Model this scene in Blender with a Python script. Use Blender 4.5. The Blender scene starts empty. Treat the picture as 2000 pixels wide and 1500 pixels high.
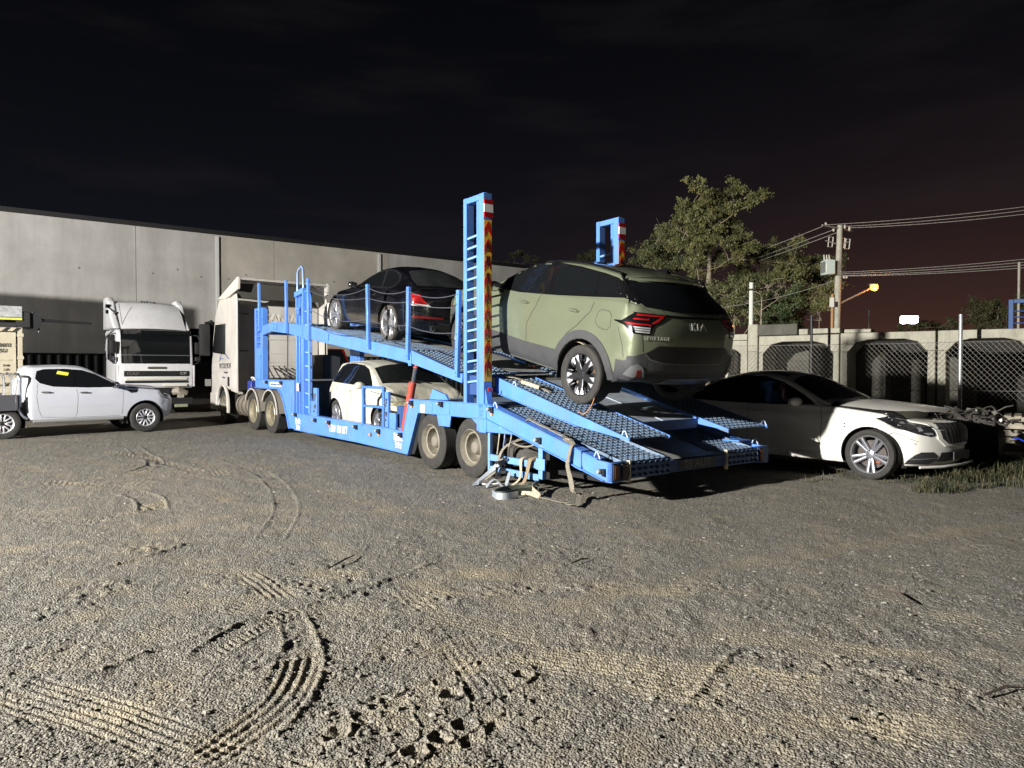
import bpy, bmesh, math, random
import numpy as np
from mathutils import Vector, Matrix, Euler
from mathutils.bvhtree import BVHTree
from mathutils import geometry as mgeo
R = math.radians
PI = math.pi
SC = bpy.context.scene
COL = SC.collection
rnd = random.Random(7)

# ------------------------------------------------------------------ camera
cam_d = bpy.data.cameras.new('camera'); cam = bpy.data.objects.new('camera', cam_d); COL.objects.link(cam)
cam_d.sensor_width = 36; cam_d.lens = 36 * 1387 / 2000; cam_d.clip_end = 2000; cam_d.clip_start = .05
CAM_H = 1.5; PITCH = math.atan(28 / 1387)
cam.location = (0, 0, CAM_H); cam.rotation_euler = (PI / 2 - PITCH, 0, 0)
SC.camera = cam
# ------------------------------------------------------------------ night sky
W = bpy.data.worlds.new('World'); SC.world = W; W.use_nodes = True
nt = W.node_tree; nt.nodes.clear()
wo = nt.nodes.new('ShaderNodeOutputWorld'); wb = nt.nodes.new('ShaderNodeBackground')
tc = nt.nodes.new('ShaderNodeTexCoord')
sep = nt.nodes.new('ShaderNodeSeparateXYZ'); nt.links.new(tc.outputs['Generated'], sep.inputs[0])
def wmath(op, a, b=None, clamp=False):
    n = nt.nodes.new('ShaderNodeMath'); n.operation = op; n.use_clamp = clamp
    for i, v in enumerate((a, b)):
        if v is None: continue
        if isinstance(v, (int, float)): n.inputs[i].default_value = v
        else: nt.links.new(v, n.inputs[i])
    return n.outputs[0]
def wmix(f, a, b):
    n = nt.nodes.new('ShaderNodeMix'); n.data_type = 'RGBA'
    for s, v in ((n.inputs[0], f), (n.inputs[6], a), (n.inputs[7], b)):
        if isinstance(v, (tuple, float, int)): s.default_value = v
        else: nt.links.new(v, s)
    return n.outputs[2]
# warm town glow low in the sky to the right, blue-black elsewhere
east = nt.nodes.new('ShaderNodeVectorMath'); east.operation = 'DOT_PRODUCT'
nt.links.new(tc.outputs['Generated'], east.inputs[0]); east.inputs[1].default_value = Vector((.56, .83, 0)).normalized()
ea = wmath('POWER', wmath('MAXIMUM', east.outputs['Value'], 0.0), 9.0)
low = wmath('POWER', wmath('SUBTRACT', 1.0, wmath('ABSOLUTE', sep.outputs['Z']), True), 7.5)
base = wmix(wmath('POWER', wmath('SUBTRACT', 1.0, wmath('ABSOLUTE', sep.outputs['Z']), True), 4.0), (.0012, .0014, .002, 1), (.0105, .0112, .0165, 1))
warm = wmix(wmath('MULTIPLY', ea, low, True), base, (.066, .026, .016, 1))
nz = nt.nodes.new('ShaderNodeTexNoise'); nz.inputs['Scale'].default_value = 3.2; nz.inputs['Detail'].default_value = 7; nz.inputs['Roughness'].default_value = .55
mp = nt.nodes.new('ShaderNodeMapping'); mp.inputs['Scale'].default_value = (1.0, 1.0, 5.0)
nt.links.new(tc.outputs['Generated'], mp.inputs[0]); nt.links.new(mp.outputs[0], nz.inputs['Vector'])
cl = wmath('MULTIPLY', wmath('SUBTRACT', nz.outputs[0], .5), 3.0, True)
sky = wmix(wmath('MULTIPLY', cl, .30), warm, (.022, .018, .019, 1))
nt.links.new(sky, wb.inputs[0]); wb.inputs[1].default_value = 1.0; nt.links.new(wb.outputs[0], wo.inputs[0])
# ------------------------------------------------------------------ yard floodlight (on a building behind, left of the view)
def lamp(name, kind, loc, energy, color, **kw):
    l = bpy.data.lights.new(name, kind); l.energy = energy; l.color = color
    for k, v in kw.items(): setattr(l, k, v)
    o = bpy.data.objects.new(name, l); o.location = loc; COL.objects.link(o); return o
def aim(o, p):
    o.rotation_euler = (Vector(p) - o.location).to_track_quat('-Z', 'Y').to_euler()
FL = Vector((-16.8, -4.3, 6.8))
fl = lamp('yard_floodlight', 'SPOT', FL, 62000, (1.0, .97, .915), spot_size=R(165), spot_blend=.5, shadow_soft_size=.22)
aim(fl, (-1, 12, 0))
fl2 = lamp('far_floodlight', 'SPOT', (-24, 6, 10.5), 80000, (1.0, .95, .78), spot_size=R(30), spot_blend=.5, shadow_soft_size=.3); aim(fl2, (17, 43, 6.5))
fl3 = lamp('wall_fill_light', 'SPOT', (-33, 8, 9.5), 9000, (1.0, .97, .92), spot_size=R(70), spot_blend=.6, shadow_soft_size=.6); aim(fl3, (-16, 40, 2))  # weak unseen lamp, added to lift the shadow on the warehouse wall
SC.cycles.sample_clamp_indirect = 4.0
SC.view_settings.view_transform = 'Standard'; SC.view_settings.look = 'None'; SC.view_settings.exposure = 0.12; SC.view_settings.gamma = 1.0

# ------------------------------------------------------------------ picture-to-ground arithmetic used to read sizes
_F = 1387.0
def ray(x, y):
    a = (x - 1000) / _F; b = (750 - y) / _F
    return Vector((a, math.cos(PITCH) + b * math.sin(PITCH), -math.sin(PITCH) + b * math.cos(PITCH)))
def gz(x, y, z=0.0):
    r = ray(x, y); t = (z - CAM_H) / r.z; return Vector((r.x * t, r.y * t, z))
def gd(x, y, d):
    r = ray(x, y); t = d / r.y; return Vector((r.x * t, d, CAM_H + r.z * t))
# ------------------------------------------------------------------ materials
MATS = {}
def mat(name, col=(.5, .5, .5), rough=.5, metal=0.0, coat=0.0, noise=None, bump=None, emit=None, spec=.5, coat_rough=.03, dirt=None):
    """noise=(scale, amount) colour variation; bump=(scale, strength, distance); dirt=(colour, scale, amount, low_z_bias)"""
    if name in MATS: return MATS[name]
    m = bpy.data.materials.new(name); m.use_nodes = True; MATS[name] = m
    t = m.node_tree; b = t.nodes['Principled BSDF']
    b.inputs['Base Color'].default_value = (*col, 1); b.inputs['Roughness'].default_value = rough
    b.inputs['Metallic'].default_value = metal; b.inputs['Specular IOR Level'].default_value = spec
    if coat: b.inputs['Coat Weight'].default_value = coat; b.inputs['Coat Roughness'].default_value = coat_rough
    if emit: b.inputs['Emission Color'].default_value = (*emit[0], 1); b.inputs['Emission Strength'].default_value = emit[1]
    cur = None
    tcn = t.nodes.new('ShaderNodeTexCoord')
    if noise:
        n = t.nodes.new('ShaderNodeTexNoise'); n.inputs['Scale'].default_value = noise[0]; n.inputs['Detail'].default_value = 8; n.inputs['Roughness'].default_value = .6
        t.links.new(tcn.outputs['Object'], n.inputs['Vector'])
        mr = t.nodes.new('ShaderNodeMapRange'); mr.inputs['From Min'].default_value = .3; mr.inputs['From Max'].default_value = .7
        mr.inputs['To Min'].default_value = 1 - noise[1]; mr.inputs['To Max'].default_value = 1 + noise[1]; t.links.new(n.outputs[0], mr.inputs[0])
        vm = t.nodes.new('ShaderNodeVectorMath'); vm.operation = 'SCALE'; vm.inputs[0].default_value = col; t.links.new(mr.outputs[0], vm.inputs['Scale'])
        t.links.new(vm.outputs[0], b.inputs['Base Color']); cur = vm.outputs[0]
        r2 = t.nodes.new('ShaderNodeMapRange'); r2.inputs['To Min'].default_value = max(.02, rough - .12); r2.inputs['To Max'].default_value = min(1, rough + .14)
        t.links.new(n.outputs[0], r2.inputs[0]); t.links.new(r2.outputs[0], b.inputs['Roughness'])
    if dirt:
        n = t.nodes.new('ShaderNodeTexNoise'); n.inputs['Scale'].default_value = dirt[1]; n.inputs['Detail'].default_value = 9; n.inputs['Roughness'].default_value = .68
        mpn = t.nodes.new('ShaderNodeMapping'); mpn.inputs['Scale'].default_value = (1, 1, .35) if len(dirt) < 4 else dirt[3]
        t.links.new(tcn.outputs['Object'], mpn.inputs[0]); t.links.new(mpn.outputs[0], n.inputs['Vector'])
        mr = t.nodes.new('ShaderNodeMapRange'); mr.inputs['From Min'].default_value = .42; mr.inputs['From Max'].default_value = .72
        mr.inputs['To Max'].default_value = dirt[2]; t.links.new(n.outputs[0], mr.inputs[0])
        mx = t.nodes.new('ShaderNodeMix'); mx.data_type = 'RGBA'; t.links.new(mr.outputs[0], mx.inputs[0])
        if cur: t.links.new(cur, mx.inputs[6])
        else: mx.inputs[6].default_value = (*col, 1)
        mx.inputs[7].default_value = (*dirt[0], 1); t.links.new(mx.outputs[2], b.inputs['Base Color'])
    if bump:
        n = t.nodes.new('ShaderNodeTexNoise'); n.inputs['Scale'].default_value = bump[0]; n.inputs['Detail'].default_value = 6
        t.links.new(tcn.outputs['Object'], n.inputs['Vector'])
        bp = t.nodes.new('ShaderNodeBump'); bp.inputs['Strength'].default_value = bump[1]; bp.inputs['Distance'].default_value = bump[2] if len(bump) > 2 else .01
        t.links.new(n.outputs[0], bp.inputs['Height']); t.links.new(bp.outputs[0], b.inputs['Normal'])
    return m
BLUE = mat('trailer_blue', (.085, .235, .68), .42, 0, .25, noise=(3, .12), dirt=((.15, .18, .22), 4.5, .5))
BLUE_D = mat('deck_blue', (.15, .23, .35), .55, .2, noise=(6, .25), dirt=((.17, .16, .14), 7.0, .75, (1, 1, 1)))
STEEL = mat('worn_steel', (.30, .30, .29), .42, .8, noise=(20, .25))
GALV = mat('galvanised', (.48, .49, .50), .45, .6, noise=(12, .15))
CHROME = mat('chrome', (.75, .75, .76), .12, 1.0)
BLACK = mat('black_plastic', (.012, .012, .013), .55, bump=(60, .15, .002))
BLACKM = mat('black_matte', (.008, .008, .009), .85)
GLOSSK = mat('gloss_black', (.006, .006, .007), .12, 0, .6)
GLASS = mat('dark_glass', (.006, .007, .008), .04, 0, 0, spec=.7)
RUBBER = mat('tyre_rubber', (.024, .023, .022), .82, noise=(25, .3), bump=(40, .3, .003), dirt=((.06, .055, .048), 9, .5, (1, 1, 1)))
RUBBERD = mat('dusty_rubber', (.055, .050, .044), .88, noise=(14, .3), bump=(40, .3, .003))
RIMCREAM = mat('cream_wheel', (.235, .215, .17), .5, .1, noise=(10, .15), dirt=((.10, .085, .06), 12, .7, (1, 1, 1)))
ALLOY = mat('alloy_silver', (.62, .62, .64), .28, .85)
ALLOYD = mat('alloy_dark', (.035, .036, .04), .35, .5)
REDP = mat('ram_red', (.42, .06, .035), .5, noise=(14, .2), dirt=((.10, .05, .04), 9, .5))
AMBER = mat('amber_lens', (.75, .28, .03), .25)
REDL = mat('red_lens', (.36, .010, .012), .15, 0, .5)
WHITE = mat('white_vinyl', (.78, .78, .76), .5)
LENS = mat('clear_lens', (.55, .57, .58), .1, .3)
GREYC = mat('grey_cladding', (.042, .043, .046), .62, bump=(120, .12, .001), noise=(6, .12))
STRAP = mat('ratchet_strap', (.20, .18, .14), .85, noise=(30, .3))
CABLE = mat('wire_rope', (.12, .13, .16), .5, .5)

# ------------------------------------------------------------------ mesh builder
class MB:
    def __init__(s): s.v = []; s.f = []
    def add(s, vs, fs):
        n = len(s.v); s.v += [tuple(v) for v in vs]; s.f += [tuple(n + i for i in f) for f in fs]; return s
    def box(s, c, d, rot=None):
        hx, hy, hz = d[0] / 2, d[1] / 2, d[2] / 2
        vs = [Vector((x, y, z)) for x in (-hx, hx) for y in (-hy, hy) for z in (-hz, hz)]
        if rot is not None:
            m = rot.to_matrix() if isinstance(rot, Euler) else rot; vs = [m @ v for v in vs]
        c = Vector(c); return s.add([v + c for v in vs], [(0, 1, 3, 2), (4, 6, 7, 5), (0, 4, 5, 1), (2, 3, 7, 6), (0, 2, 6, 4), (1, 5, 7, 3)])
    def bb(s, a, b):
        return s.box([(a[i] + b[i]) / 2 for i in range(3)], [abs(b[i] - a[i]) for i in range(3)])
    def prism(s, poly, y0, y1, axis='y'):
        """polygon in the xz plane (axis y), xy (axis z) or yz (axis x) extruded between y0 and y1"""
        n = len(poly)
        def P(p, t): return (p[0], t, p[1]) if axis == 'y' else ((p[0], p[1], t) if axis == 'z' else (t, p[0], p[1]))
        vs = [P(p, y0) for p in poly] + [P(p, y1) for p in poly]
        fs = [tuple(range(n)), tuple(range(2 * n - 1, n - 1, -1))] + [(i, i + n, (i + 1) % n + n, (i + 1) % n) for i in range(n)]
        return s.add(vs, fs)
    def bar(s, a, b, w, h=None, up=(0, 0, 1)):
        a = Vector(a); b = Vector(b); h = h or w; d = (b - a); L = d.length; d.normalize(); upv = Vector(up)
        if abs(d.dot(upv)) > .99: upv = Vector((1, 0, 0))
        sx = d.cross(upv).normalized(); sz = sx.cross(d)
        return s.box((a + b) / 2, (w, L, h), Matrix((sx, d, sz)).transposed())
    def tube(s, pts, r, n=8, caps=True, closed=False):
        pts = [Vector(p) for p in pts]; rr = r if isinstance(r, (list, tuple)) else [r] * len(pts)
        m = len(pts); vs = []; prev = None
        for i, p in enumerate(pts):
            if closed: d = pts[(i + 1) % m] - pts[i - 1]
            else: d = pts[min(i + 1, m - 1)] - pts[max(i - 1, 0)]
            d.normalize()
            if prev is None:
                u_ = d.cross(Vector((0, 0, 1)))
                if u_.length < .05: u_ = d.cross(Vector((1, 0, 0)))
            else: u_ = prev - d * prev.dot(d)
            u_.normalize(); prev = u_; w_ = d.cross(u_)
            for k in range(n):
                a = 2 * PI * k / n; vs.append(p + (u_ * math.cos(a) + w_ * math.sin(a)) * rr[i])
        fs = [(i * n + k, i * n + (k + 1) % n, ((i + 1) % m) * n + (k + 1) % n, ((i + 1) % m) * n + k) for i in range(m if closed else m - 1) for k in range(n)]
        if caps and not closed: fs += [tuple(range(n - 1, -1, -1)), tuple(range((m - 1) * n, m * n))]
        return s.add(vs, fs)
    def cyl(s, a, b, r, n=16, r2=None): return s.tube([a, b], [r, r if r2 is None else r2], n)
    def ribbon(s, pts, w, t=.004, side=(0, 1, 0)):
        """flat strap following pts, width along side"""
        sd = Vector(side).normalized() if not isinstance(side, list) else None
        for i in range(len(pts) - 1):
            a, b = Vector(pts[i]), Vector(pts[i + 1]); d = (b - a).normalized()
            sa = (Vector(side[i]) if sd is None else sd); sa = (sa - d * sa.dot(d)).normalized(); nn = d.cross(sa)
            sb = (Vector(side[i + 1]) if sd is None else sd); sb = (sb - d * sb.dot(d)).normalized()
            vs = [a - sa * w / 2 - nn * t, a + sa * w / 2 - nn * t, b + sb * w / 2 - nn * t, b - sb * w / 2 - nn * t]
            vs += [v + nn * 2 * t for v in vs]
            s.add(vs, [(0, 1, 2, 3), (7, 6, 5, 4), (0, 4, 5, 1), (1, 5, 6, 2), (2, 6, 7, 3), (3, 7, 4, 0)])
        return s
    def lathe(s, prof, n=48, axis='y', c=(0, 0, 0)):
        """prof = [(axial, radius)], revolved round axis"""
        m = len(prof); vs = []
        for k in range(n):
            a = 2 * PI * k / n; ca, sa = math.cos(a), math.sin(a)
            for (t, r) in prof:
                p = (r * ca, t, r * sa) if axis == 'y' else ((r * ca, r * sa, t) if axis == 'z' else (t, r * ca, r * sa))
                vs.append((p[0] + c[0], p[1] + c[1], p[2] + c[2]))
        return s.add(vs, [(k * m + i, k * m + i + 1, ((k + 1) % n) * m + i + 1, ((k + 1) % n) * m + i) for k in range(n) for i in range(m - 1)])
    def xf(s, M):
        s.v = [tuple(M @ Vector(v)) for v in s.v]; return s
    def build(s, name, m=None, parent=None, smooth=False, bevel=0, seg=1, loc=None, angle=40, recalc=True):
        me = bpy.data.meshes.new(name); me.from_pydata(s.v, [], s.f)
        if recalc and len(s.f) < 60000:
            bm = bmesh.new(); bm.from_mesh(me); bmesh.ops.recalc_face_normals(bm, faces=bm.faces)
            if bevel:
                es = [e for e in bm.edges if len(e.link_faces) == 2 and e.calc_face_angle(0) > R(30)]
                bmesh.ops.bevel(bm, geom=es, offset=bevel, segments=seg, affect='EDGES', clamp_overlap=True, profile=.6)
            bm.to_mesh(me); bm.free()
        if m: me.materials.append(m)
        o = bpy.data.objects.new(name, me); COL.objects.link(o)
        if parent: o.parent = parent
        if loc: o.location = loc
        if smooth or bevel: shade(me, angle)
        return o
def shade(me, angle=40):
    me.polygons.foreach_set('use_smooth', [True] * len(me.polygons))
    try: me.set_sharp_from_angle(angle=R(angle))
    except Exception: pass
def mesh_obj(name, vs, fs, m, parent=None, smooth=False, angle=40):
    me = bpy.data.meshes.new(name); me.from_pydata([tuple(v) for v in vs], [], [tuple(f) for f in fs])
    if m: me.materials.append(m)
    o = bpy.data.objects.new(name, me); COL.objects.link(o)
    if parent: o.parent = parent
    if smooth: shade(me, angle)
    return o
def tag(o, label=None, cat=None, group=None, kind=None):
    if label: o['label'] = label
    if cat: o['category'] = cat
    if group: o['group'] = group
    if kind: o['kind'] = kind
    return o
def thing(name, label, cat, loc=(0, 0, 0), rz=0.0, group=None):
    o = bpy.data.objects.new(name, None); COL.objects.link(o); o.location = loc; o.rotation_euler = (0, 0, rz); o.empty_display_size = .2
    return tag(o, label, cat, group)
def copy_tree(o, parent=None):
    c = o.copy(); COL.objects.link(c)
    if parent: c.parent = parent
    for ch in list(o.children): copy_tree(ch, c)
    return c
def text_mb(txt, size, depth=.002, font_w=1.0, align='CENTER', bold=0.0, spacing=1.0):
    """lettering as a mesh in the xy plane, facing +z"""
    cu = bpy.data.curves.new('lettering', 'FONT'); cu.body = txt; cu.size = size; cu.extrude = depth; cu.align_x = align; cu.align_y = 'CENTER'
    cu.offset = bold; cu.space_character = spacing; cu.resolution_u = 2
    o = bpy.data.objects.new('lettering', cu); COL.objects.link(o)
    dg = bpy.context.evaluated_depsgraph_get(); me = bpy.data.meshes.new_from_object(o.evaluated_get(dg))
    b = MB(); b.add([(v.co.x * font_w, v.co.y, v.co.z) for v in me.vertices], [tuple(p.vertices) for p in me.polygons])
    bpy.data.objects.remove(o); bpy.data.curves.remove(cu); bpy.data.meshes.remove(me); return b
def text_obj(name, txt, size, M, m, parent=None, **kw):
    """M maps the lettering plane (x right, y up, z out) into place"""
    return text_mb(txt, size, **kw).xf(M).build(name, m, parent, recalc=False)
def frame_mat(o, x, y):
    x = Vector(x).normalized(); y = Vector(y).normalized(); z = x.cross(y)
    return Matrix(((x.x, y.x, z.x, o[0]), (x.y, y.y, z.y, o[1]), (x.z, y.z, z.z, o[2]), (0, 0, 0, 1)))
def catenary(a, b, sag, n=10):
    a = Vector(a); b = Vector(b)
    return [a.lerp(b, i / n) - Vector((0, 0, sag * 4 * (i / n) * (1 - i / n))) for i in range(n + 1)]
# value noise on numpy arrays
_rs = np.random.RandomState(11); _H = _rs.rand(512, 512)
def vnoise(x, y):
    xi = np.floor(x).astype(np.int64); yi = np.floor(y).astype(np.int64); fx = x - xi; fy = y - yi
    fx = fx * fx * (3 - 2 * fx); fy = fy * fy * (3 - 2 * fy)
    a = _H[xi & 511, yi & 511]; b = _H[(xi + 1) & 511, yi & 511]; c = _H[xi & 511, (yi + 1) & 511]; d = _H[(xi + 1) & 511, (yi + 1) & 511]
    return (a * (1 - fx) + b * fx) * (1 - fy) + (c * (1 - fx) + d * fx) * fy
# ------------------------------------------------------------------ gravel yard: one real displaced sheet
def ground_material():
    m = bpy.data.materials.new('gravel_ground'); m.use_nodes = True; t = m.node_tree; b = t.nodes['Principled BSDF']
    N = t.nodes.new; L = t.links.new
    tcn = N('ShaderNodeTexCoord'); at = N('ShaderNodeAttribute'); at.attribute_name = 'sand'
    def noise(s, d=6, r=.6):
        n = N('ShaderNodeTexNoise'); n.inputs['Scale'].default_value = s; n.inputs['Detail'].default_value = d; n.inputs['Roughness'].default_value = r
        L(tcn.outputs['Object'], n.inputs['Vector']); return n.outputs[0]
    def ramp(f, *st):
        n = N('ShaderNodeValToRGB'); e = n.color_ramp.elements
        e[0].position = st[0][0]; e[0].color = (*st[0][1], 1); e[1].position = st[-1][0]; e[1].color = (*st[-1][1], 1)
        for p, c in st[1:-1]: k = e.new(p); k.color = (*c, 1)
        L(f, n.inputs[0]); return n.outputs[0]
    def mix(f, a, c, bt='MIX'):
        n = N('ShaderNodeMix'); n.data_type = 'RGBA'; n.blend_type = bt
        for s, v in ((n.inputs[0], f), (n.inputs[6], a), (n.inputs[7], c)):
            if isinstance(v, (int, float)): s.default_value = v
            elif isinstance(v, tuple): s.default_value = (*v, 1)
            else: L(v, s)
        return n.outputs[2]
    vo = N('ShaderNodeTexVoronoi'); vo.inputs['Scale'].default_value = 85; L(tcn.outputs['Object'], vo.inputs['Vector'])
    vo2 = N('ShaderNodeTexVoronoi'); vo2.inputs['Scale'].default_value = 150; L(tcn.outputs['Object'], vo2.inputs['Vector'])
    s1 = N('ShaderNodeSeparateColor'); L(vo.outputs['Color'], s1.inputs[0]); s2 = N('ShaderNodeSeparateColor'); L(vo2.outputs['Color'], s2.inputs[0])
    g1 = ramp(s1.outputs[0], (0, (.085, .08, .074)), (.35, (.165, .162, .155)), (.75, (.265, .26, .245)), (.93, (.33, .31, .275)), (1, (.44, .42, .38)))
    g2 = ramp(s2.outputs[1], (0, (.10, .095, .085)), (.6, (.22, .215, .205)), (1, (.42, .40, .36)))
    grav = mix(.45, g1, g2)
    big = noise(.35, 5); med = noise(2.6, 7, .65)
    sand = ramp(med, (.25, (.25, .22, .17)), (.75, (.37, .33, .255)))
    fine = noise(90, 3)
    sandf = N('ShaderNodeMath'); sandf.operation = 'MULTIPLY_ADD'; L(med, sandf.inputs[0]); sandf.inputs[1].default_value = 3.2; sandf.inputs[2].default_value = -1.55
    sadd = N('ShaderNodeMath'); sadd.operation = 'ADD'; sadd.use_clamp = True; L(sandf.outputs[0], sadd.inputs[0]); L(at.outputs['Fac'], sadd.inputs[1])
    smul = N('ShaderNodeMath'); smul.operation = 'MULTIPLY'; L(sadd.outputs[0], smul.inputs[0]); smul.inputs[1].default_value = .8
    c = mix(smul.outputs[0], grav, sand)
    tint = ramp(big, (.35, (.96, .96, .94)), (.65, (1.10, 1.05, .97)))
    c = mix(1.0, c, tint, 'MULTIPLY'); c = mix(1.0, c, (.85, .84, .81), 'MULTIPLY')
    spk = ramp(fine, (.3, (.72, .72, .72)), (.7, (1.25, 1.25, 1.25)))
    c = mix(.8, c, spk, 'MULTIPLY')
    L(c, b.inputs['Base Color']); b.inputs['Roughness'].default_value = .93; b.inputs['Specular IOR Level'].default_value = .25
    # micro relief too fine for the mesh
    hn = N('ShaderNodeMath'); hn.operation = 'MULTIPLY_ADD'; L(vo.outputs['Distance'], hn.inputs[0]); hn.inputs[1].default_value = -1.0; L(fine, hn.inputs[2])
    bp = N('ShaderNodeBump'); bp.inputs['Strength'].default_value = .9; bp.inputs['Distance'].default_value = .014; L(hn.outputs[0], bp.inputs['Height'])
    v3 = N('ShaderNodeTexVoronoi'); v3.inputs['Scale'].default_value = 26; L(tcn.outputs['Object'], v3.inputs['Vector'])
    bp2 = N('ShaderNodeBump'); bp2.inputs['Strength'].default_value = .3; bp2.inputs['Distance'].default_value = .015; bp2.invert = True
    L(v3.outputs['Distance'], bp2.inputs['Height']); L(bp.outputs[0], bp2.inputs['Normal'])
    L(bp2.outputs[0], b.inputs['Normal'])
    return m
GROUND = ground_material()
def P2(*px): return [tuple(gz(x, y).xy) for x, y in px]
def smooth_line(pts, n=8):
    out = []
    for i in range(len(pts) - 1):
        p0 = pts[max(i - 1, 0)]; p1 = pts[i]; p2 = pts[i + 1]; p3 = pts[min(i + 2, len(pts) - 1)]
        for k in range(n):
            t = k / n
            out.append(tuple(.5 * ((2 * p1[j]) + (-p0[j] + p2[j]) * t + (2 * p0[j] - 5 * p1[j] + 4 * p2[j] - p3[j]) * t * t + (-p0[j] + 3 * p1[j] - 3 * p2[j] + p3[j]) * t ** 3) for j in (0, 1)))
    out.append(pts[-1]); return out
# (kind, picture trace on the ground, width, depth, pitch, sandiness)
TRACKS = [
 ('rib', P2((470, 1110), (540, 1160), (580, 1215), (592, 1290), (555, 1370), (450, 1450), (330, 1540)), .26, .0075, .052, .6),
 ('berm', P2((590, 1190), (622, 1250), (628, 1320), (590, 1390), (500, 1470)), .06, .013, .05, .4),
 ('berm', P2((540, 1200), (552, 1260), (535, 1310), (480, 1370)), .05, .007, .05, .4),
 ('rib', P2((0, 1345), (160, 1390), (330, 1450), (480, 1530)), .34, .0075, .045, .55),
 ('rib', P2((230, 1420), (360, 1460), (520, 1500), (640, 1560)), .26, .009, .05, .5),
 ('berm', P2((100, 1355), (300, 1275), (480, 1220), (700, 1150), (860, 1090)), .07, .011, .05, .2),
 ('berm', P2((360, 1370), (520, 1300), (600, 1220)), .05, .010, .05, .2),
 ('chev', P2((380, 1300), (530, 1210), (640, 1190)), .2, .008, .05, .25),
 ('hex', P2((1060, 1290), (900, 1370), (760, 1440), (600, 1540)), .62, .0105, .15, .5),
 ('clod', P2((210, 1085), (290, 1070), (365, 1062)), .32, .015, .08, .6),
 ('clod', P2((130, 1035), (220, 1010), (330, 985)), .2, .018, .08, .3),
 ('berm', P2((160, 1120), (280, 1090), (390, 1055)), .08, .014, .05, .3),
 ('rib', P2((820, 1235), (1010, 1275), (1250, 1305), (1500, 1330), (1800, 1380)), .34, .006, .045, .8),
 ('rib', P2((1050, 1300), (1300, 1350), (1600, 1390), (1900, 1470)), .30, .006, .045, .6),
 ('rib', P2((860, 1105), (1010, 1125), (1100, 1140), (1400, 1160)), .3, .004, .045, .8),
 ('rib', P2((1640, 1165), (1850, 1205), (2050, 1260)), .4, .006, .05, .5),
 ('berm', P2((1330, 1400), (1380, 1330), (1460, 1250)), .06, .010, .05, .2),
 ('berm', P2((1620, 1300), (1750, 1325), (1900, 1365), (2050, 1400)), .05, .012, .05, .2),
 ('chev', P2((1660, 1390), (1780, 1425)), .18, .012, .05, .7),
 ('chev', P2((255, 872), (300, 900), (290, 912), (240, 925)), .26, .012, .07, .4),
 ('chev', P2((200, 880), (250, 888), (310, 900), (395, 925)), .26, .010, .08, .5),
 ('chev', P2((60, 940), (150, 945), (260, 955)), .3, .010, .09, .5),
 ('chev', P2((250, 960), (290, 975), (300, 1000)), .3, .012, .09, .5),
 ('rib', P2((330, 890), (400, 905), (430, 930)), .26, .008, .06, .5),
 ('rib', P2((0, 905), (200, 935), (420, 925), (620, 900), (900, 870)), .3, .005, .05, .5),
 ('rib', P2((0, 1000), (150, 960), (330, 940), (560, 945), (800, 1010)), .28, .005, .05, .5),
 ('rib', P2((340, 1160), (430, 1180), (520, 1200)), .3, .008, .05, .6),
 ('clod', P2((550, 1120), (640, 1090), (760, 1180)), .3, .010, .08, .1),
 ('clod', P2((760, 1190), (900, 1165), (1010, 1145), (1240, 1150)), .3, .012, .07, .1),
 ('clod', P2((1250, 1150), (1500, 1140)), .35, .010, .07, .1),
 ('clod', P2((1380, 1270), (1560, 1300), (1800, 1330), (1960, 1400)), .3, .012, .07, .1),
 ('clod', P2((1330, 1400), (1440, 1350)), .5, .014, .06, .1),
 ('clod', P2((0, 1200), (120, 1190), (260, 1120)), .35, .014, .08, .2),
 ('clod', P2((680, 1180), (580, 1140), (500, 1120)), .2, .016, .06, .1),
 ('clod', P2((560, 1430), (680, 1400), (640, 1520)), .3, .015, .08, .2),
 ('rib', P2((-60, 1180), (200, 1130), (480, 1110), (760, 1130), (1050, 1190), (1400, 1240), (1900, 1300)), .26, .0035, .045, .6),
 ('rib', P2((-60, 1260), (200, 1200), (500, 1170), (820, 1200), (1150, 1270), (1500, 1380), (1700, 1500)), .26, .004, .045, .5),
 ('rib', P2((300, 1560), (620, 1400), (980, 1230), (1300, 1130), (1700, 1060), (2060, 1020)), .28, .004, .045, .45),
 ('rib', P2((-50, 1090), (260, 1040), (620, 1000), (1000, 1010), (1350, 1060)), .3, .004, .05, .5),
 ('rib', P2((100, 880), (300, 930), (560, 1020), (800, 1160), (1000, 1400)), .28, .004, .045, .5),
 ('chev', P2((430, 890), (520, 930), (560, 990), (520, 1060)), .26, .006, .07, .3),
 ('rib', P2((1000, 1560), (1300, 1440), (1600, 1400), (2000, 1440)), .3, .005, .045, .6),
]
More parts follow.
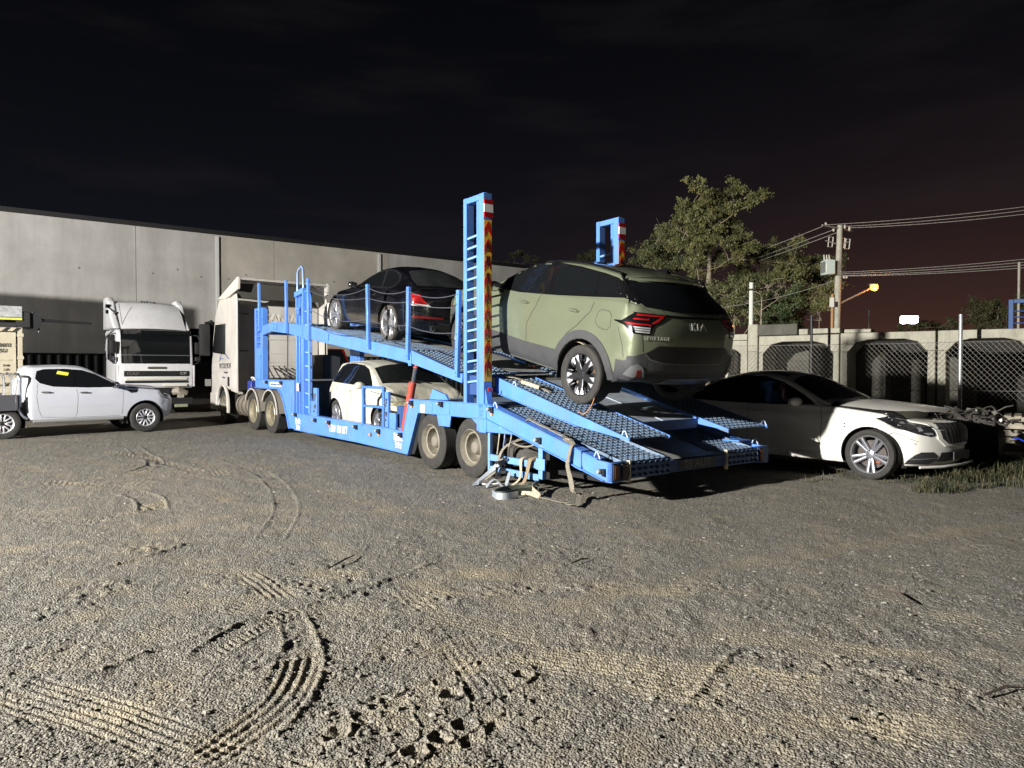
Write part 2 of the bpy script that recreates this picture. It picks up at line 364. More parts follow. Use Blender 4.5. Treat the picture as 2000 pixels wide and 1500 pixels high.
def track_field(X, Y):
    Hh = np.zeros_like(X); S = np.zeros_like(X); G = np.ones_like(X)
    for ti, (kind, pts, wd, A, pitch, sandy) in enumerate(TRACKS):
        pts = smooth_line(pts); P = np.array(pts)
        mnx, mxx, mny, mxy = P[:, 0].min() - wd, P[:, 0].max() + wd, P[:, 1].min() - wd, P[:, 1].max() + wd
        idx = np.nonzero((X > mnx) & (X < mxx) & (Y > mny) & (Y < mxy))[0]
        if len(idx) == 0: continue
        x = X[idx]; y = Y[idx]; best = np.full(len(idx), 1e9); arc = np.zeros(len(idx)); sd = np.zeros(len(idx)); acc = 0.0
        for i in range(len(P) - 1):
            ax, ay = P[i]; dx, dy = P[i + 1] - P[i]; L = math.hypot(dx, dy)
            if L < 1e-6: continue
            t = np.clip(((x - ax) * dx + (y - ay) * dy) / (L * L), 0, 1); ex = x - ax - t * dx; ey = y - ay - t * dy; dd = np.hypot(ex, ey)
            mk = dd < best; best[mk] = dd[mk]; arc[mk] = (acc + t * L)[mk]; sd[mk] = ((dx * ey - dy * ex) / L)[mk]; acc += L
        wob = (vnoise(x * 9 + ti * 7, y * 9) - .5) * .25 * wd
        e = np.clip((wd / 2 - np.abs(sd + wob * .5)) / (wd * .12), 0, 1) * (best < wd * .75); end = np.clip(np.minimum(arc, acc - arc) / .25, 0, 1); k = e * end
        patchy = np.clip((vnoise(x * 3.1 + 40 + ti, y * 3.1) - .28) * 3, 0, 1)
        if kind in ('rib', 'chev'): k = k * (.15 + .85 * patchy)
        if kind == 'rib':
            h = -A * .5 + A * .6 * np.sin(2 * PI * (sd + wob * .05) / pitch)
            Hh[idx] += h * k; G[idx] *= 1 - .75 * k
        elif kind == 'chev':
            ph = (arc + np.abs(sd) * .7) / pitch
            h = -A * .7 + A * np.tanh(2.5 * np.sin(2 * PI * ph)) * .6
            h = h * (.5 + vnoise(x * 14 + ti, y * 14)) * 1.1
            Hh[idx] += h * k + A * 1.0 * (.3 + 1.2 * vnoise(x * 18, y * 18 + ti)) * np.exp(-((np.abs(sd) - wd / 2) / (wd * .07)) ** 2) * end; G[idx] *= 1 - .8 * k
        elif kind == 'berm':
            n_ = .4 + 1.2 * vnoise(x * 26 + ti, y * 26)
            Hh[idx] += A * np.exp(-(sd / (wd * .35)) ** 2) * end * n_
        elif kind == 'clod':
            n_ = vnoise(x / pitch * 1.6 + ti * 3, y / pitch * 1.6); n2 = vnoise(x / pitch * 4 + 9, y / pitch * 4)
            Hh[idx] += A * 1.5 * (np.clip(n_ - .35, 0, 1) ** .7 * .9 + .35 * n2 - .3) * k
        elif kind == 'hex':
            row = np.floor(sd / (pitch * .8)); a_ = arc / pitch + .5 * np.mod(row, 2); cu = a_ - np.floor(a_) - .5; cv = sd / (pitch * .8) - row - .5
            rr = np.maximum(np.abs(cu) * 1.0 + np.abs(cv) * .55, np.abs(cv) * 1.02) * 2
            cid = _H[(np.floor(a_).astype(np.int64) * 7 + 31) & 511, (row.astype(np.int64) * 13 + 77) & 511]
            rr = rr + (vnoise(x * 22, y * 22) - .5) * .28
            wall = np.exp(-((rr - .93) / .12) ** 2)
            deep = (cid > .66)
            h = A * (wall * .65 - np.clip(.85 - rr, 0, 1) * .2 - deep * np.clip((.8 - rr) * 3, 0, 1) * 1.25 + deep * wall * .6)
            Hh[idx] += h * k * (.6 + .8 * vnoise(x * 12, y * 12)); G[idx] *= 1 - .6 * k
        S[idx] = np.maximum(S[idx], sandy * k)
    return Hh, S, G
def stones(X, Y, cell, seed, keep):
    gx = X / cell; gy = Y / cell; ix = np.floor(gx).astype(np.int64); iy = np.floor(gy).astype(np.int64); out = np.zeros_like(X)
    for a in (-1, 0, 1):
        for b in (-1, 0, 1):
            cx = ix + a; cy = iy + b
            jx = _H[(cx * 3 + seed) & 511, (cy * 5 + seed) & 511]; jy = _H[(cx * 7 + seed + 3) & 511, (cy * 3 + 11) & 511]; rr = _H[(cx * 5 + 29) & 511, (cy * 7 + seed) & 511]
            r = cell * (.22 + .30 * rr); dx = (gx - cx - jx) * cell; dy = (gy - cy - jy) * cell; an = jx * 6.3; ca = np.cos(an); sa = np.sin(an)
            d2 = ((dx * ca + dy * sa) / r) ** 2 + ((-dx * sa + dy * ca) / (r * .72)) ** 2
            h = np.sqrt(np.clip(1 - d2, 0, 1)) * r * .62 * (_H[(cx * 11 + 5) & 511, (cy * 11 + seed) & 511] < keep)
            out = np.maximum(out, h)
    return out
def ground_height(X, Y, fine=True):
    tf, S, G = track_field(X, Y)
    h = .035 * (vnoise(X * .55 + 20, Y * .55 + 20) - .5) + .020 * (vnoise(X * 1.7 + 5, Y * 1.7) - .5) + .012 * (vnoise(X * 6, Y * 6) - .5)
    far = np.clip((Y - 4) / 12, 0, 1)
    if fine:
        dens = .15 + 1.05 * np.clip((vnoise(X * 1.1 + 90, Y * 1.1 + 50) - .25) * 2.2, 0, 1)
        st = stones(X, Y, .040, 17, .16) * .45 + stones(X, Y, .019, 71, .75) * .85
        h = h + (.008 * (vnoise(X * 16, Y * 16) - .5) * (.3 + 1.4 * vnoise(X * 1.3 + 7, Y * 1.3)) + .007 * (vnoise(X * 38 + 3, Y * 38) - .5)) * (.45 + .55 * G) + st * .8 * G * dens * (1 - .35 * far)
    return h * np.clip((120 - Y) / 60, 0, 1) + tf, S
def build_ground():
    k = np.concatenate([np.linspace(-3.2, -.86, 60)[:-1], np.linspace(-.86, .86, 1120), np.linspace(.86, 3.2, 60)[1:]])
    inv = np.linspace(1 / 2.25, 1 / 22.0, 640); y = np.concatenate([np.linspace(-14, 2.25, 40)[:-1], 1 / inv, 22 * 1.035 ** np.arange(1, 110)])
    wdt = np.where(y > .0, y + .6, .6 - y)
    K, YY = np.meshgrid(k, y); XX = K * wdt[:, None] * np.where(YY < 2.25, 1.6, 1.0)
    # keep columns continuous where the near strip widens
    XX = np.where(YY < 2.25, K * (2.85 + (2.25 - YY) * 1.0), K * (YY + .6))
    X = XX.ravel(); Yv = YY.ravel(); h, S = ground_height(X, Yv)
    nr, nc = XX.shape; V = np.stack([X, Yv, h], 1)
    me = bpy.data.meshes.new('ground'); me.vertices.add(len(V)); me.vertices.foreach_set('co', V.ravel().astype(np.float32))
    i = np.arange((nr - 1) * nc).reshape(nr - 1, nc)[:, :-1].ravel(); q = np.stack([i, i + 1, i + nc + 1, i + nc], 1)
    me.loops.add(q.size); me.loops.foreach_set('vertex_index', q.ravel().astype(np.int32))
    me.polygons.add(len(q)); me.polygons.foreach_set('loop_start', (np.arange(len(q)) * 4).astype(np.int32)); me.polygons.foreach_set('loop_total', np.full(len(q), 4, np.int32))
    me.polygons.foreach_set('use_smooth', np.ones(len(q), bool))
    me.update(calc_edges=True)
    a = me.attributes.new('sand', 'FLOAT', 'POINT'); a.data.foreach_set('value', S.astype(np.float32))
    me.materials.append(GROUND); o = bpy.data.objects.new('ground', me); COL.objects.link(o); tag(o, 'rutted grey gravel yard with tyre tracks', None, None, 'structure')
    return o
build_ground()
# loose stones, twigs
def loose_stones():
    r = np.random.RandomState(5); b = MB(); pts = []
    while len(pts) < 2200:
        y = 2.4 / (1 - r.rand() * .86); x = (r.rand() * 2 - 1) * (y * .85 + .3)
        if vnoise(np.array([x * 1.1 + 90]), np.array([y * 1.1 + 50]))[0] > .35 or r.rand() < .15: pts.append((x, y))
    P = np.array(pts); h, _ = ground_height(P[:, 0], P[:, 1])
    for (x, y), z in zip(pts, h):
        s = (.005 + .009 * r.rand() ** 3) * (1 + .02 * y); n = 6; ph = r.rand() * 6
        vs = []
        for ring, (zz, rr) in enumerate(((-.4, .8), (.25, 1.0), (.75, .55))):
            for kk in range(n):
                a = ph + 2 * PI * kk / n; q = rr * s * (.75 + .5 * r.rand()); vs.append((x + q * math.cos(a) * 1.3, y + q * math.sin(a), z + s * zz * .8))
        fs = [(ri * n + kk, ri * n + (kk + 1) % n, (ri + 1) * n + (kk + 1) % n, (ri + 1) * n + kk) for ri in (0, 1) for kk in range(n)] + [tuple(range(2 * n, 3 * n))]
        b.add(vs, fs)
    m = mat('pebble', (.19, .18, .155), .85, noise=(9, .75))
    o = b.build('gravel', m, recalc=False); tag(o, 'loose pale stones scattered over the yard', None, None, 'stuff')
loose_stones()
def gh(x, y):
    return float(ground_height(np.array([x]), np.array([y]), False)[0][0])
for i, (a, b_, lbl) in enumerate((((640, 1112), (693, 1086), 'thin dark twig lying on gravel left of centre'), ((1725, 1155), (1785, 1182), 'reddish twig lying on gravel at the right'), ((1115, 1102), (1150, 1092), 'short bent twig on gravel below the ramp'), ((1920, 1368), (2010, 1352), 'dark curved twig at the lower right edge'))):
    p, q = gz(*a), gz(*b_); p.z = gh(p.x, p.y) + .02; q.z = gh(q.x, q.y) + .02; md = (p + q) / 2 + Vector((.02, .03, .012))
    tag(MB().tube([p, md, q], [.006, .007, .004], 5).build('twig', mat('twig_bark', (.06, .045, .035), .9), None, True), lbl, 'twig', 'twigs on the gravel')
# ------------------------------------------------------------------ car carrier trailer, local frame: x = s (towards its tail), y = w (across), z up
TO = Vector((-0.569, 9.834, 0)); TRZ = math.atan2(-.798, .603)
TU = Vector((.603, -.798, 0)); TV = Vector((.798, .603, 0))
def TW(s, w, z=0): return TO + TU * s + TV * w + Vector((0, 0, z))
def trailer_space(): return TO.copy(), TRZ
WT = 2.62   # inner width across the frame
TR = thing('car_carrier_trailer', 'long blue two-deck car carrier trailer with tall ladder posts and perforated ramps', 'trailer', TO, TRZ)
def part(mb, name, m=BLUE, parent=None, **k): return mb.build(name, m, parent or TR, **k)

def tread(s0, s1, w0, w1, zf, pitch=(.085, .088), lip=True):
    """plate with real oval holes and raised lips; zf(s) gives its height"""
    b = MB(); ns = max(1, round((s1 - s0) / pitch[0])); nw = max(1, round((w1 - w0) / pitch[1])); ds = (s1 - s0) / ns; dw = (w1 - w0) / nw
    for i in range(ns):
        for j in range(nw):
            cs = s0 + (i + .5) * ds; cw = w0 + (j + .5) * dw
            sq = [(-1, -1), (0, -1), (1, -1), (1, 0), (1, 1), (0, 1), (-1, 1), (-1, 0)]
            out = [(cs + a * ds / 2, cw + c * dw / 2) for a, c in sq]
            mid = [(cs + math.cos(R(225 + 45 * k)) * ds * .30, cw + math.sin(R(225 + 45 * k)) * dw * .38) for k in range(8)]
            inn = [(cs + math.cos(R(225 + 45 * k)) * ds * .19, cw + math.sin(R(225 + 45 * k)) * dw * .27) for k in range(8)]
            vs = [(x, y, zf(x)) for x, y in out] + [(x, y, zf(x) + .002) for x, y in mid] + [(x, y, zf(x) + .014) for x, y in inn] + [(x, y, zf(x) - .012) for x, y in inn]
            fs = [(k + o, (k + 1) % 8 + o, (k + 1) % 8 + 8 + o, k + 8 + o) for o in (0, 8, 16) for k in range(8)]
            b.add(vs, fs)
    for (a, c) in ((w0, w0 - .012), (w1, w1 + .012)):
        b.add([(s0, a, zf(s0)), (s1, a, zf(s1)), (s1, a, zf(s1) - .05), (s0, a, zf(s0) - .05)], [(0, 1, 2, 3)])
    return b
def lerpf(*pts):
    def f(s):
        for (a, za), (b, zb) in zip(pts, pts[1:]):
            if s <= b: return za + (zb - za) * (s - a) / (b - a)
        return pts[-1][1]
    return f
ud_top = lerpf((-8.95, 2.54), (-8.29, 2.60), (-7.34, 2.54), (-5.93, 2.39), (-1.70, 1.80), (-.22, 1.44))
ud_bot = lerpf((-8.95, 2.32), (-8.29, 2.39), (-7.34, 2.31), (-5.93, 2.13), (-1.70, 1.60), (-.22, 1.31))
up_top = lerpf((.20, 1.39), (2.70, .735))
lo_top = lerpf((.35, 1.03), (2.45, .50), (2.73, .485))

# chassis sides
skin = [(-1.95, .50), (-1.74, 1.03), (.36, 1.03), (.36, .84), (-.62, .84), (-1.47, .84), (-1.80, .16), (-3.63, .20), (-6.85, .21), (-6.85, .57), (-2.44, .52)]
goose = [(-9.5, 1.26), (-6.855, 1.26), (-6.855, .22), (-7.10, .22), (-7.22, .45), (-7.45, .80), (-7.62, .98), (-7.85, 1.07), (-9.5, 1.07)]
for w, sg in ((0, 1), (WT, -1)):
    a, b = sorted((w, w + sg * .05))
    m = MB(); m.prism(skin, a, b)
    fl = [(.36, 1.032), (-1.74, 1.032), (-1.952, .502), (-2.44, .522), (-6.85, .572)]
    for p, q in zip(fl, fl[1:]): m.bar((p[0], w + sg * .05, p[1]), (q[0], w + sg * .05, q[1]), .12, .014)
    fl = [(.36, .836), (-1.47, .836), (-1.80, .156), (-3.63, .196), (-6.85, .206)]
    for p, q in zip(fl, fl[1:]): m.bar((p[0], w + sg * .05, p[1]), (q[0], w + sg * .05, q[1]), .13, .014)
    for s in (-4.62, -6.4, -1.05, -.55): m.box((s, w - sg * .004, .37 if s < -2 else .935), (.012, .012, .30 if s < -2 else .17))
    part(m, 'chassis_rail', bevel=.004)
    m = MB(); m.prism(goose, a, b)
    for p, q in zip([(-9.5, 1.263), (-6.86, 1.263)], [(-6.86, 1.263)]): m.bar((p[0], w + sg * .05, p[1]), (q[0], w + sg * .05, q[1]), .12, .014)
    gl = goose[3:]
    for p, q in zip(gl, gl[1:]): m.bar((p[0], w + sg * .04, p[1] - .006), (q[0], w + sg * .04, q[1] - .006), .16, .016)
    m.box((-7.0, w - sg * .004, .9), (.02, .014, .66)); m.box((-7.18, w - sg * .003, 1.16), (.012, .01, .19))
    part(m, 'gooseneck', bevel=.004)
# cross structure, lower deck, gooseneck deck
m = MB(); m.bb((-6.80, .052, .30), (-1.95, WT - .052, .33))
for s in np.arange(-6.6, -2, .6): m.bb((s, .052, .20), (s + .08, WT - .052, .298))
part(m, 'lower_deck', BLUE_D)
m = MB(); m.bb((-6.86, .055, .335), (-6.82, WT - .055, 1.235)); part(m, 'bulkhead', BLUE_D); m = MB(); m.bb((-1.95, .055, .20), (-1.91, WT - .055, .9)); part(m, 'bulkhead', BLUE_D)
m = MB(); m.bb((-9.5, .055, 1.235), (-6.75, WT - .055, 1.255)); part(m, 'gooseneck_deck', mat('deck_grey', (.20, .22, .24), .6, .2, noise=(5, .25)))
m = MB(); m.bb((-1.90, .055, 1.0), (.3, WT - .055, 1.02)); m.bb((-1.74, .4, .78), (.3, .5, 1.0)); m.bb((-1.74, 2.12, .78), (.3, 2.22, 1.0))
m.bb((.3, .055, .60), (.34, 2.4, 1.0))
part(m, 'chassis_cover', BLUE_D)
m = MB()
for s in (-1.11, -.02): m.cyl((s, .2, .415), (s, WT - .1, .415), .07, 10); m.box((s + .2, .62, .55), (.9, .1, .1)); m.box((s + .2, 2.0, .55), (.9, .1, .1)); m.box((s, .62, .72), (.22, .22, .3)); m.box((s, 2.0, .72), (.22, .22, .3))
part(m, 'axle', BLACKM)
# mudguard bracket plates
m = MB(); m.prism([(-.90, .84), (-.50, .84), (-.54, .67), (-.84, .67)], -.012, .014); part(m, 'mudguard_bracket', bevel=.003)
m = MB(); m.prism([(-1.47, .832), (-1.80, .16), (-1.70, .16), (-1.40, .70), (-1.36, .832)], .06, .7); part(m, 'mud_flap', BLACKM)
m = MB(); m.prism([(.0, .832), (.36, .832), (.36, .645), (.30, .645), (.22, .70)], .002, .03); m.prism([(.36, .838), (1.06, .68), (1.0, .668), (.36, .66)], .01, .04); part(m, 'skirt_plate', bevel=.003)

# stud-lettering
def side_text(txt, s, z, size, w=-.003, name='lettering', m=WHITE, parent=None, **k):
    return text_obj(name, txt, size, frame_mat((s, w, z), (1, 0, 0), (0, 0, 1)), m, parent or TR, **k)
side_text('1300 138 877', -4.52, .365, .20, w=-.004, font_w=.72, bold=.002, spacing=1.05)
for s in (-2.12, -6.62):
    g = side_text('Pacific', s, .40, .16, w=-.004, font_w=.72, bold=.006); side_text('Trailers', s, .295, .10, w=-.004, font_w=.72, bold=.002); side_text('(03) 9796 1888', s, .235, .048, w=-.004, font_w=.72)
m = MB(); m.bb((-8.42, -.004, 1.115), (-7.62, .001, 1.215)); pl = part(m, 'web_address_panel', mat('panel_pale', (.62, .64, .66), .5))
side_text('autotransport.com.au', -8.02, 1.165, .085, w=-.006, m=mat('ink_blue', (.03, .07, .2), .5), font_w=.85, parent=pl)
for (s, z, sx, sz, t) in ((-6.66, 1.13, .10, .17, ''), (-1.40, .905, .13, .12, ''), (.68, .80, .15, .13, '')):
    m = MB(); m.bb((s, -.005 if s < .4 else .004, z - sz / 2), (s + sx, 0 if s < .4 else .009, z + sz / 2)); st = part(m, 'sticker', WHITE)
    b = MB()
    if s > .4:
        for i in range(3):
            for j in range(2): b.add([(s + .025 + i * .045, .0015, z - .035 + j * .05), (s + .055 + i * .045, .0015, z - .035 + j * .05), (s + .040 + i * .045, .0015, z - .005 + j * .05)], [(0, 1, 2)])
    else:
        for i in range(3): b.bb((s + .02, -.008, z - .03 + i * .025), (s + sx - .02, -.006, z - .018 + i * .025))
    b.build('print', mat('ink_dark', (.05, .03, .05), .6), st)
m = MB(); m.bb((-6.70, -.004, 1.06), (-6.655, 0, 1.2)); part(m, 'amber_reflector', AMBER)

# side marker lamps
def marker(s, z, w=-.02, par=None, amber=True):
    b = MB(); b.cyl((s, w + .012, z), (s, w - .045, z), .030, 12); b.bb((s + .012, w - .03, z - .05), (s + .045, w + .02, z + .03))
    o = part(b, 'side_lamp', BLACK, bevel=.003)
    b = MB(); b.cyl((s - .018, w - .040, z), (s - .018, w - .062, z - .004), .022, 10, .014); b.build('lens', LENS, o, smooth=True)
    if amber: b = MB(); b.bb((s - .01, w - .008, z - .085), (s + .03, w + .018, z - .05)); b.build('reflector', AMBER, o)
for (s, z, a) in ((-1.66, .985, 1), (-.77, 1.0, 0), (.50, .975, 1), (1.50, .645, 0), (2.60, .385, 0), (-6.72, .545, 0), (-5.62, .49, 0), (-4.92, .485, 1), (-3.70, .475, 0), (-2.80, .46, 1), (-2.02, .455, 0), (-8.6, 1.215, 0), (-7.60, 1.215, 1)): marker(s, z, amber=bool(a), w=-.02 if s < .4 else -.01)
m = MB(); m.cyl((-3.12, -.002, .375), (-3.12, -.03, .375), .035, 16); o = part(m, 'amber_lamp', mat('lamp_ring', (.2, .15, .1), .5)); MB().cyl((-3.12, -.03, .375), (-3.12, -.04, .375), .024, 12, .018).build('lens', AMBER, o, smooth=True)

# front ladder posts at the neck (near and far) and main front post
def slotted_post(w):
    m = MB(); m.bb((-9.53, w, 1.27), (-9.42, w + .12, 2.99)); m.bb((-9.10, w, 1.27), (-8.93, w + .13, 2.96)); m.bb((-9.42, w + .10, 1.27), (-9.10, w + .12, 2.95)); m.bb((-9.45, w, 2.93), (-9.0, w + .12, 2.99))
    for k in range(8): m.bb((-9.42, w + .005, 2.84 - k * .14), (-9.18, w + .10, 2.865 - k * .14))
    m.bb((-9.42, w + .004, 1.27), (-9.10, w + .05, 2.02)); m.bb((-9.30, w - .03, 1.27), (-9.02, w + .0, 1.85))
    part(m, 'slotted_post', bevel=.004)
slotted_post(0); slotted_post(WT - .12)
m = MB(); P = -6.79
m.bb((P, .02, .57), (P + .05, .12, 3.14)); m.bb((P + .17, .03, .57), (P + .21, .10, 3.05)); m.bb((P + .30, .03, .57), (P + .33, .10, 3.05)); m.bb((P + .44, .0, .57), (P + .49, .13, 3.16)); m.bb((P + .05, .085, .57), (P + .44, .11, 3.08))
m.bar((P, .05, 3.10), (P + .49, .05, 3.16), .12, .11); m.bb((P + .49, .10, .57), (P + .66, .13, 3.12)); m.cyl((P + .23, -.02, 2.78), (P + .23, .03, 2.78), .045, 10); m.bb((P + .21, -.02, 2.66), (P + .26, .03, 2.78))
for z in (2.42, 1.2): m.cyl((P + .1, -.005, z), (P + .1, .03, z), .018, 8)
mp_ = part(m, 'front_post', bevel=.005)
b = MB(); b.tube([(P + .49, .05, 3.13), (P + .62, .05, 3.14), (P + .69, .05, 3.10), (P + .71, .05, 3.0), (P + .73, .05, .9), (P + .74, .04, .6)], .022, 8); b.build('ladder_rail', BLUE, mp_, smooth=True)
for k in range(8): b = MB(); b.cyl((P + .50, .05, 2.72 - k * .285), (P + .715, .05, 2.70 - k * .285), .017, 7); b.build('rung', mat('rung_pale', (.22, .40, .72), .4), mp_, smooth=True)
b = MB(); b.tube([(P + .05, .05, 3.13), (P + .06, .05, 3.55), (P + .12, .05, 3.63), (P + .30, .05, 3.68), (P + .37, .05, 3.62), (P + .40, .05, 3.15)], .026, 10); b.build('handle_loop', mat('loop_metal', (.30, .42, .66), .3, .4), mp_, smooth=True)
m = MB(); m.bar((-7.15, -.03, 1.3), (-7.15, -.02, 2.4), .02); part(m, 'control_rod', CABLE)
# latch uprights on the low deck
for (s, h, t) in ((-5.75, .57, .17), (-2.60, .57, .12)):
    m = MB(); m.bb((s, .0, .54), (s + t, .05, 1.13)); m.bb((s - .23, .03, .54), (s, .07, .86)) if s < -4 else m.bb((s + t, .02, .52), (s + t + .22, .06, .78))
    o = part(m, 'latch_upright', bevel=.004)
    b = MB()
    for k, z in enumerate((.66, .78, .90, 1.0)): b.cyl((s + t * (.35 + .3 * (k % 2)), -.002, z), (s + t * (.35 + .3 * (k % 2)), -.03, z), .02, 8)
    b.bb((s + t * .3, -.02, .72), (s + t * .8, -.003, .76)); b.bb((s + t * .25, -.02, .93), (s + t * .7, -.003, .97)); b.build('latch', STEEL, o)
m = MB(); m.bb((-2.36, .10, .54), (-2.02, .26, .90)); m.bb((-2.20, .095, .56), (-2.19, .10, .90)); part(m, 'valve_box', mat('box_blue', (.03, .07, .2), .5))
# swing gate
m = MB()
for s in (-3.50, -2.71): m.bb((s, .0, .50), (s + .07, .05, 1.21))
for z in (.84, 1.17): m.bb((-3.43, .005, z), (-2.71, .045, z + .045))
part(m, 'swing_gate', mat('gate_blue', (.06, .16, .42), .45), bevel=.004)
# hydraulic ram, upper deck lift
for w in (.09, WT - .12):
    m = MB(); m.tube([(-2.08, w, .50), (-1.80, w, 1.30)], .062, 14); o = part(m, 'hydraulic_ram', REDP, smooth=True)
    b = MB(); b.cyl((-1.80, w, 1.30), (-1.70, w, 1.56), .030, 12); b.build('ram_rod', CHROME, o, smooth=True)
    b = MB(); b.cyl((-1.70, w, 1.53), (-1.68, w, 1.62), .045, 10); b.build('ram_eye', REDP, o, smooth=True)
    b = MB(); b.box((-2.12, w, .48), (.16, .08, .12)); b.build('ram_foot', BLUE, o, bevel=.01)
m = MB(); m.prism([(-1.47, 1.04), (-1.37, 1.20), (-1.0, 1.12), (-.92, 1.04)], .2, .24); part(m, 'gusset', BLUE)

# upper deck
for w, sg in ((0, 1), (WT, -1)):
    a, b_ = sorted((w, w + sg * .055)); m = MB()
    xs = [-8.95, -8.29, -7.34, -5.93, -1.70]; poly = [(x, ud_top(x)) for x in xs] + [(x, ud_bot(x)) for x in reversed(xs)]; m.prism(poly, a, b_)
    xs = [-1.69, -.22]; m.prism([(x, ud_top(x) + (.01 if x < -1 else 0)) for x in xs] + [(x, ud_bot(x)) for x in reversed(xs)], a - .004, b_ + .004)
    for s in (-8.1, -7.9, -4.97): m.box((s, w - sg * .01, (ud_top(s) + ud_bot(s)) / 2), (.07 if s > -6 else .02, .03, .13))
    m.box((-1.71, w - sg * .008, 1.66), (.09, .02, .20)); m.cyl((-1.72, w - .02, 1.60), (-1.72, w + .06, 1.60), .04, 10)
    for s0, s1 in ((-8.95, -8.29), (-8.29, -7.34), (-7.34, -5.93), (-5.93, -1.70)): m.bar((s0, w + sg * .04, ud_bot(s0)), (s1, w + sg * .04, ud_bot(s1)), .09, .012)
    part(m, 'upper_deck_beam', bevel=.004)
zt = lambda s: ud_top(s) - .012
for k, (w0, w1) in enumerate(((.07, .90), (1.74, 2.55))):
    m = tread(-8.9, -5.0, w0, w1, zt, (.11, .09)) ; part(m, 'deck_track', BLUE_D)
    m = tread(-5.0, -.22, w0, w1, zt, (.085, .09)); part(m, 'deck_track', BLUE_D)
m = MB(); seg = [-8.9, -8.29, -7.34, -5.93, -1.70, -.22]
for a, b_ in zip(seg, seg[1:]): m.add([(a, .905, zt(a) - .03), (b_, .905, zt(b_) - .03), (b_, 1.735, zt(b_) - .03), (a, 1.735, zt(a) - .03), (a, .905, zt(a) - .05), (b_, .905, zt(b_) - .05), (b_, 1.735, zt(b_) - .05), (a, 1.735, zt(a) - .05)], [(0, 1, 2, 3), (7, 6, 5, 4), (0, 4, 5, 1), (2, 6, 7, 3)])
part(m, 'deck_centre_plate', mat('plate_grey', (.44, .44, .43), .5, .3, noise=(4, .3), dirt=((.20, .19, .17), 3, .5, (1, 1, 1))))
m = MB()
for s in (-8.9, -7.6, -6.3, -5.1, -3.9, -2.7, -1.75, -.5): m.bb((s, .056, ud_bot(s) + .01), (s + .08, WT - .056, ud_bot(s) + .10))
part(m, 'deck_crossmember', BLUE)
m = MB(); m.bb((-.24, .056, 1.15), (.18, .12, 1.42)); m.bb((-.22, .12, 1.20), (.16, WT, 1.26)); part(m, 'deck_hinge_frame', mat('box_blue'), bevel=.004)

# handrail stakes with wire ropes
ST = [(-9.03, 2.42, 3.57), (-7.17, 2.30, 3.45), (-5.88, 2.10, 3.36), (-3.13, 1.86, 2.98), (-1.73, 1.66, 2.80), (-.30, 1.40, 2.62)]
for i, (s, z0, z1) in enumerate(ST):
    m = MB(); ln = -.03 if i < 4 else .03 + .02 * (i - 4)
    top = (s + ln, -.035, z1)
    for (da, db, w_, h_) in ((0, 0, .012, .07), (-.032, .022, .05, .012), (.032, .022, .05, .012)):
        m.bar((s + da, -.055 + db, z0), (top[0] + da, top[1] - .02 + db, z1), .012 if da == 0 else .05, .07 if da == 0 else .012, up=(1, 0, 0))
    for z in (z1 - .06, z1 - .20, z0 + .6, z0 + .4, z0 + .06): m.cyl((s + ln * (z - z0) / (z1 - z0), -.075, z), (s + ln * (z - z0) / (z1 - z0), -.04, z), .013, 6)
    part(m, 'handrail_stake', bevel=.003)
hr = [(.06, .20), (.24, .10), (.60, .14), (.84, .16)]
for i in range(2, 5):
    for k, (dz, sag) in enumerate(hr):
        a = Vector((ST[i][0], -.05, ST[i][2] - dz * 1.0)); b_ = Vector((ST[i + 1][0], -.05, ST[i + 1][2] - dz))
        m = MB(); m.tube(catenary(a, b_, sag * (1.0 if i == 2 else .38), 14), .0065, 5); part(m, 'handrail_cable', CABLE, smooth=True)

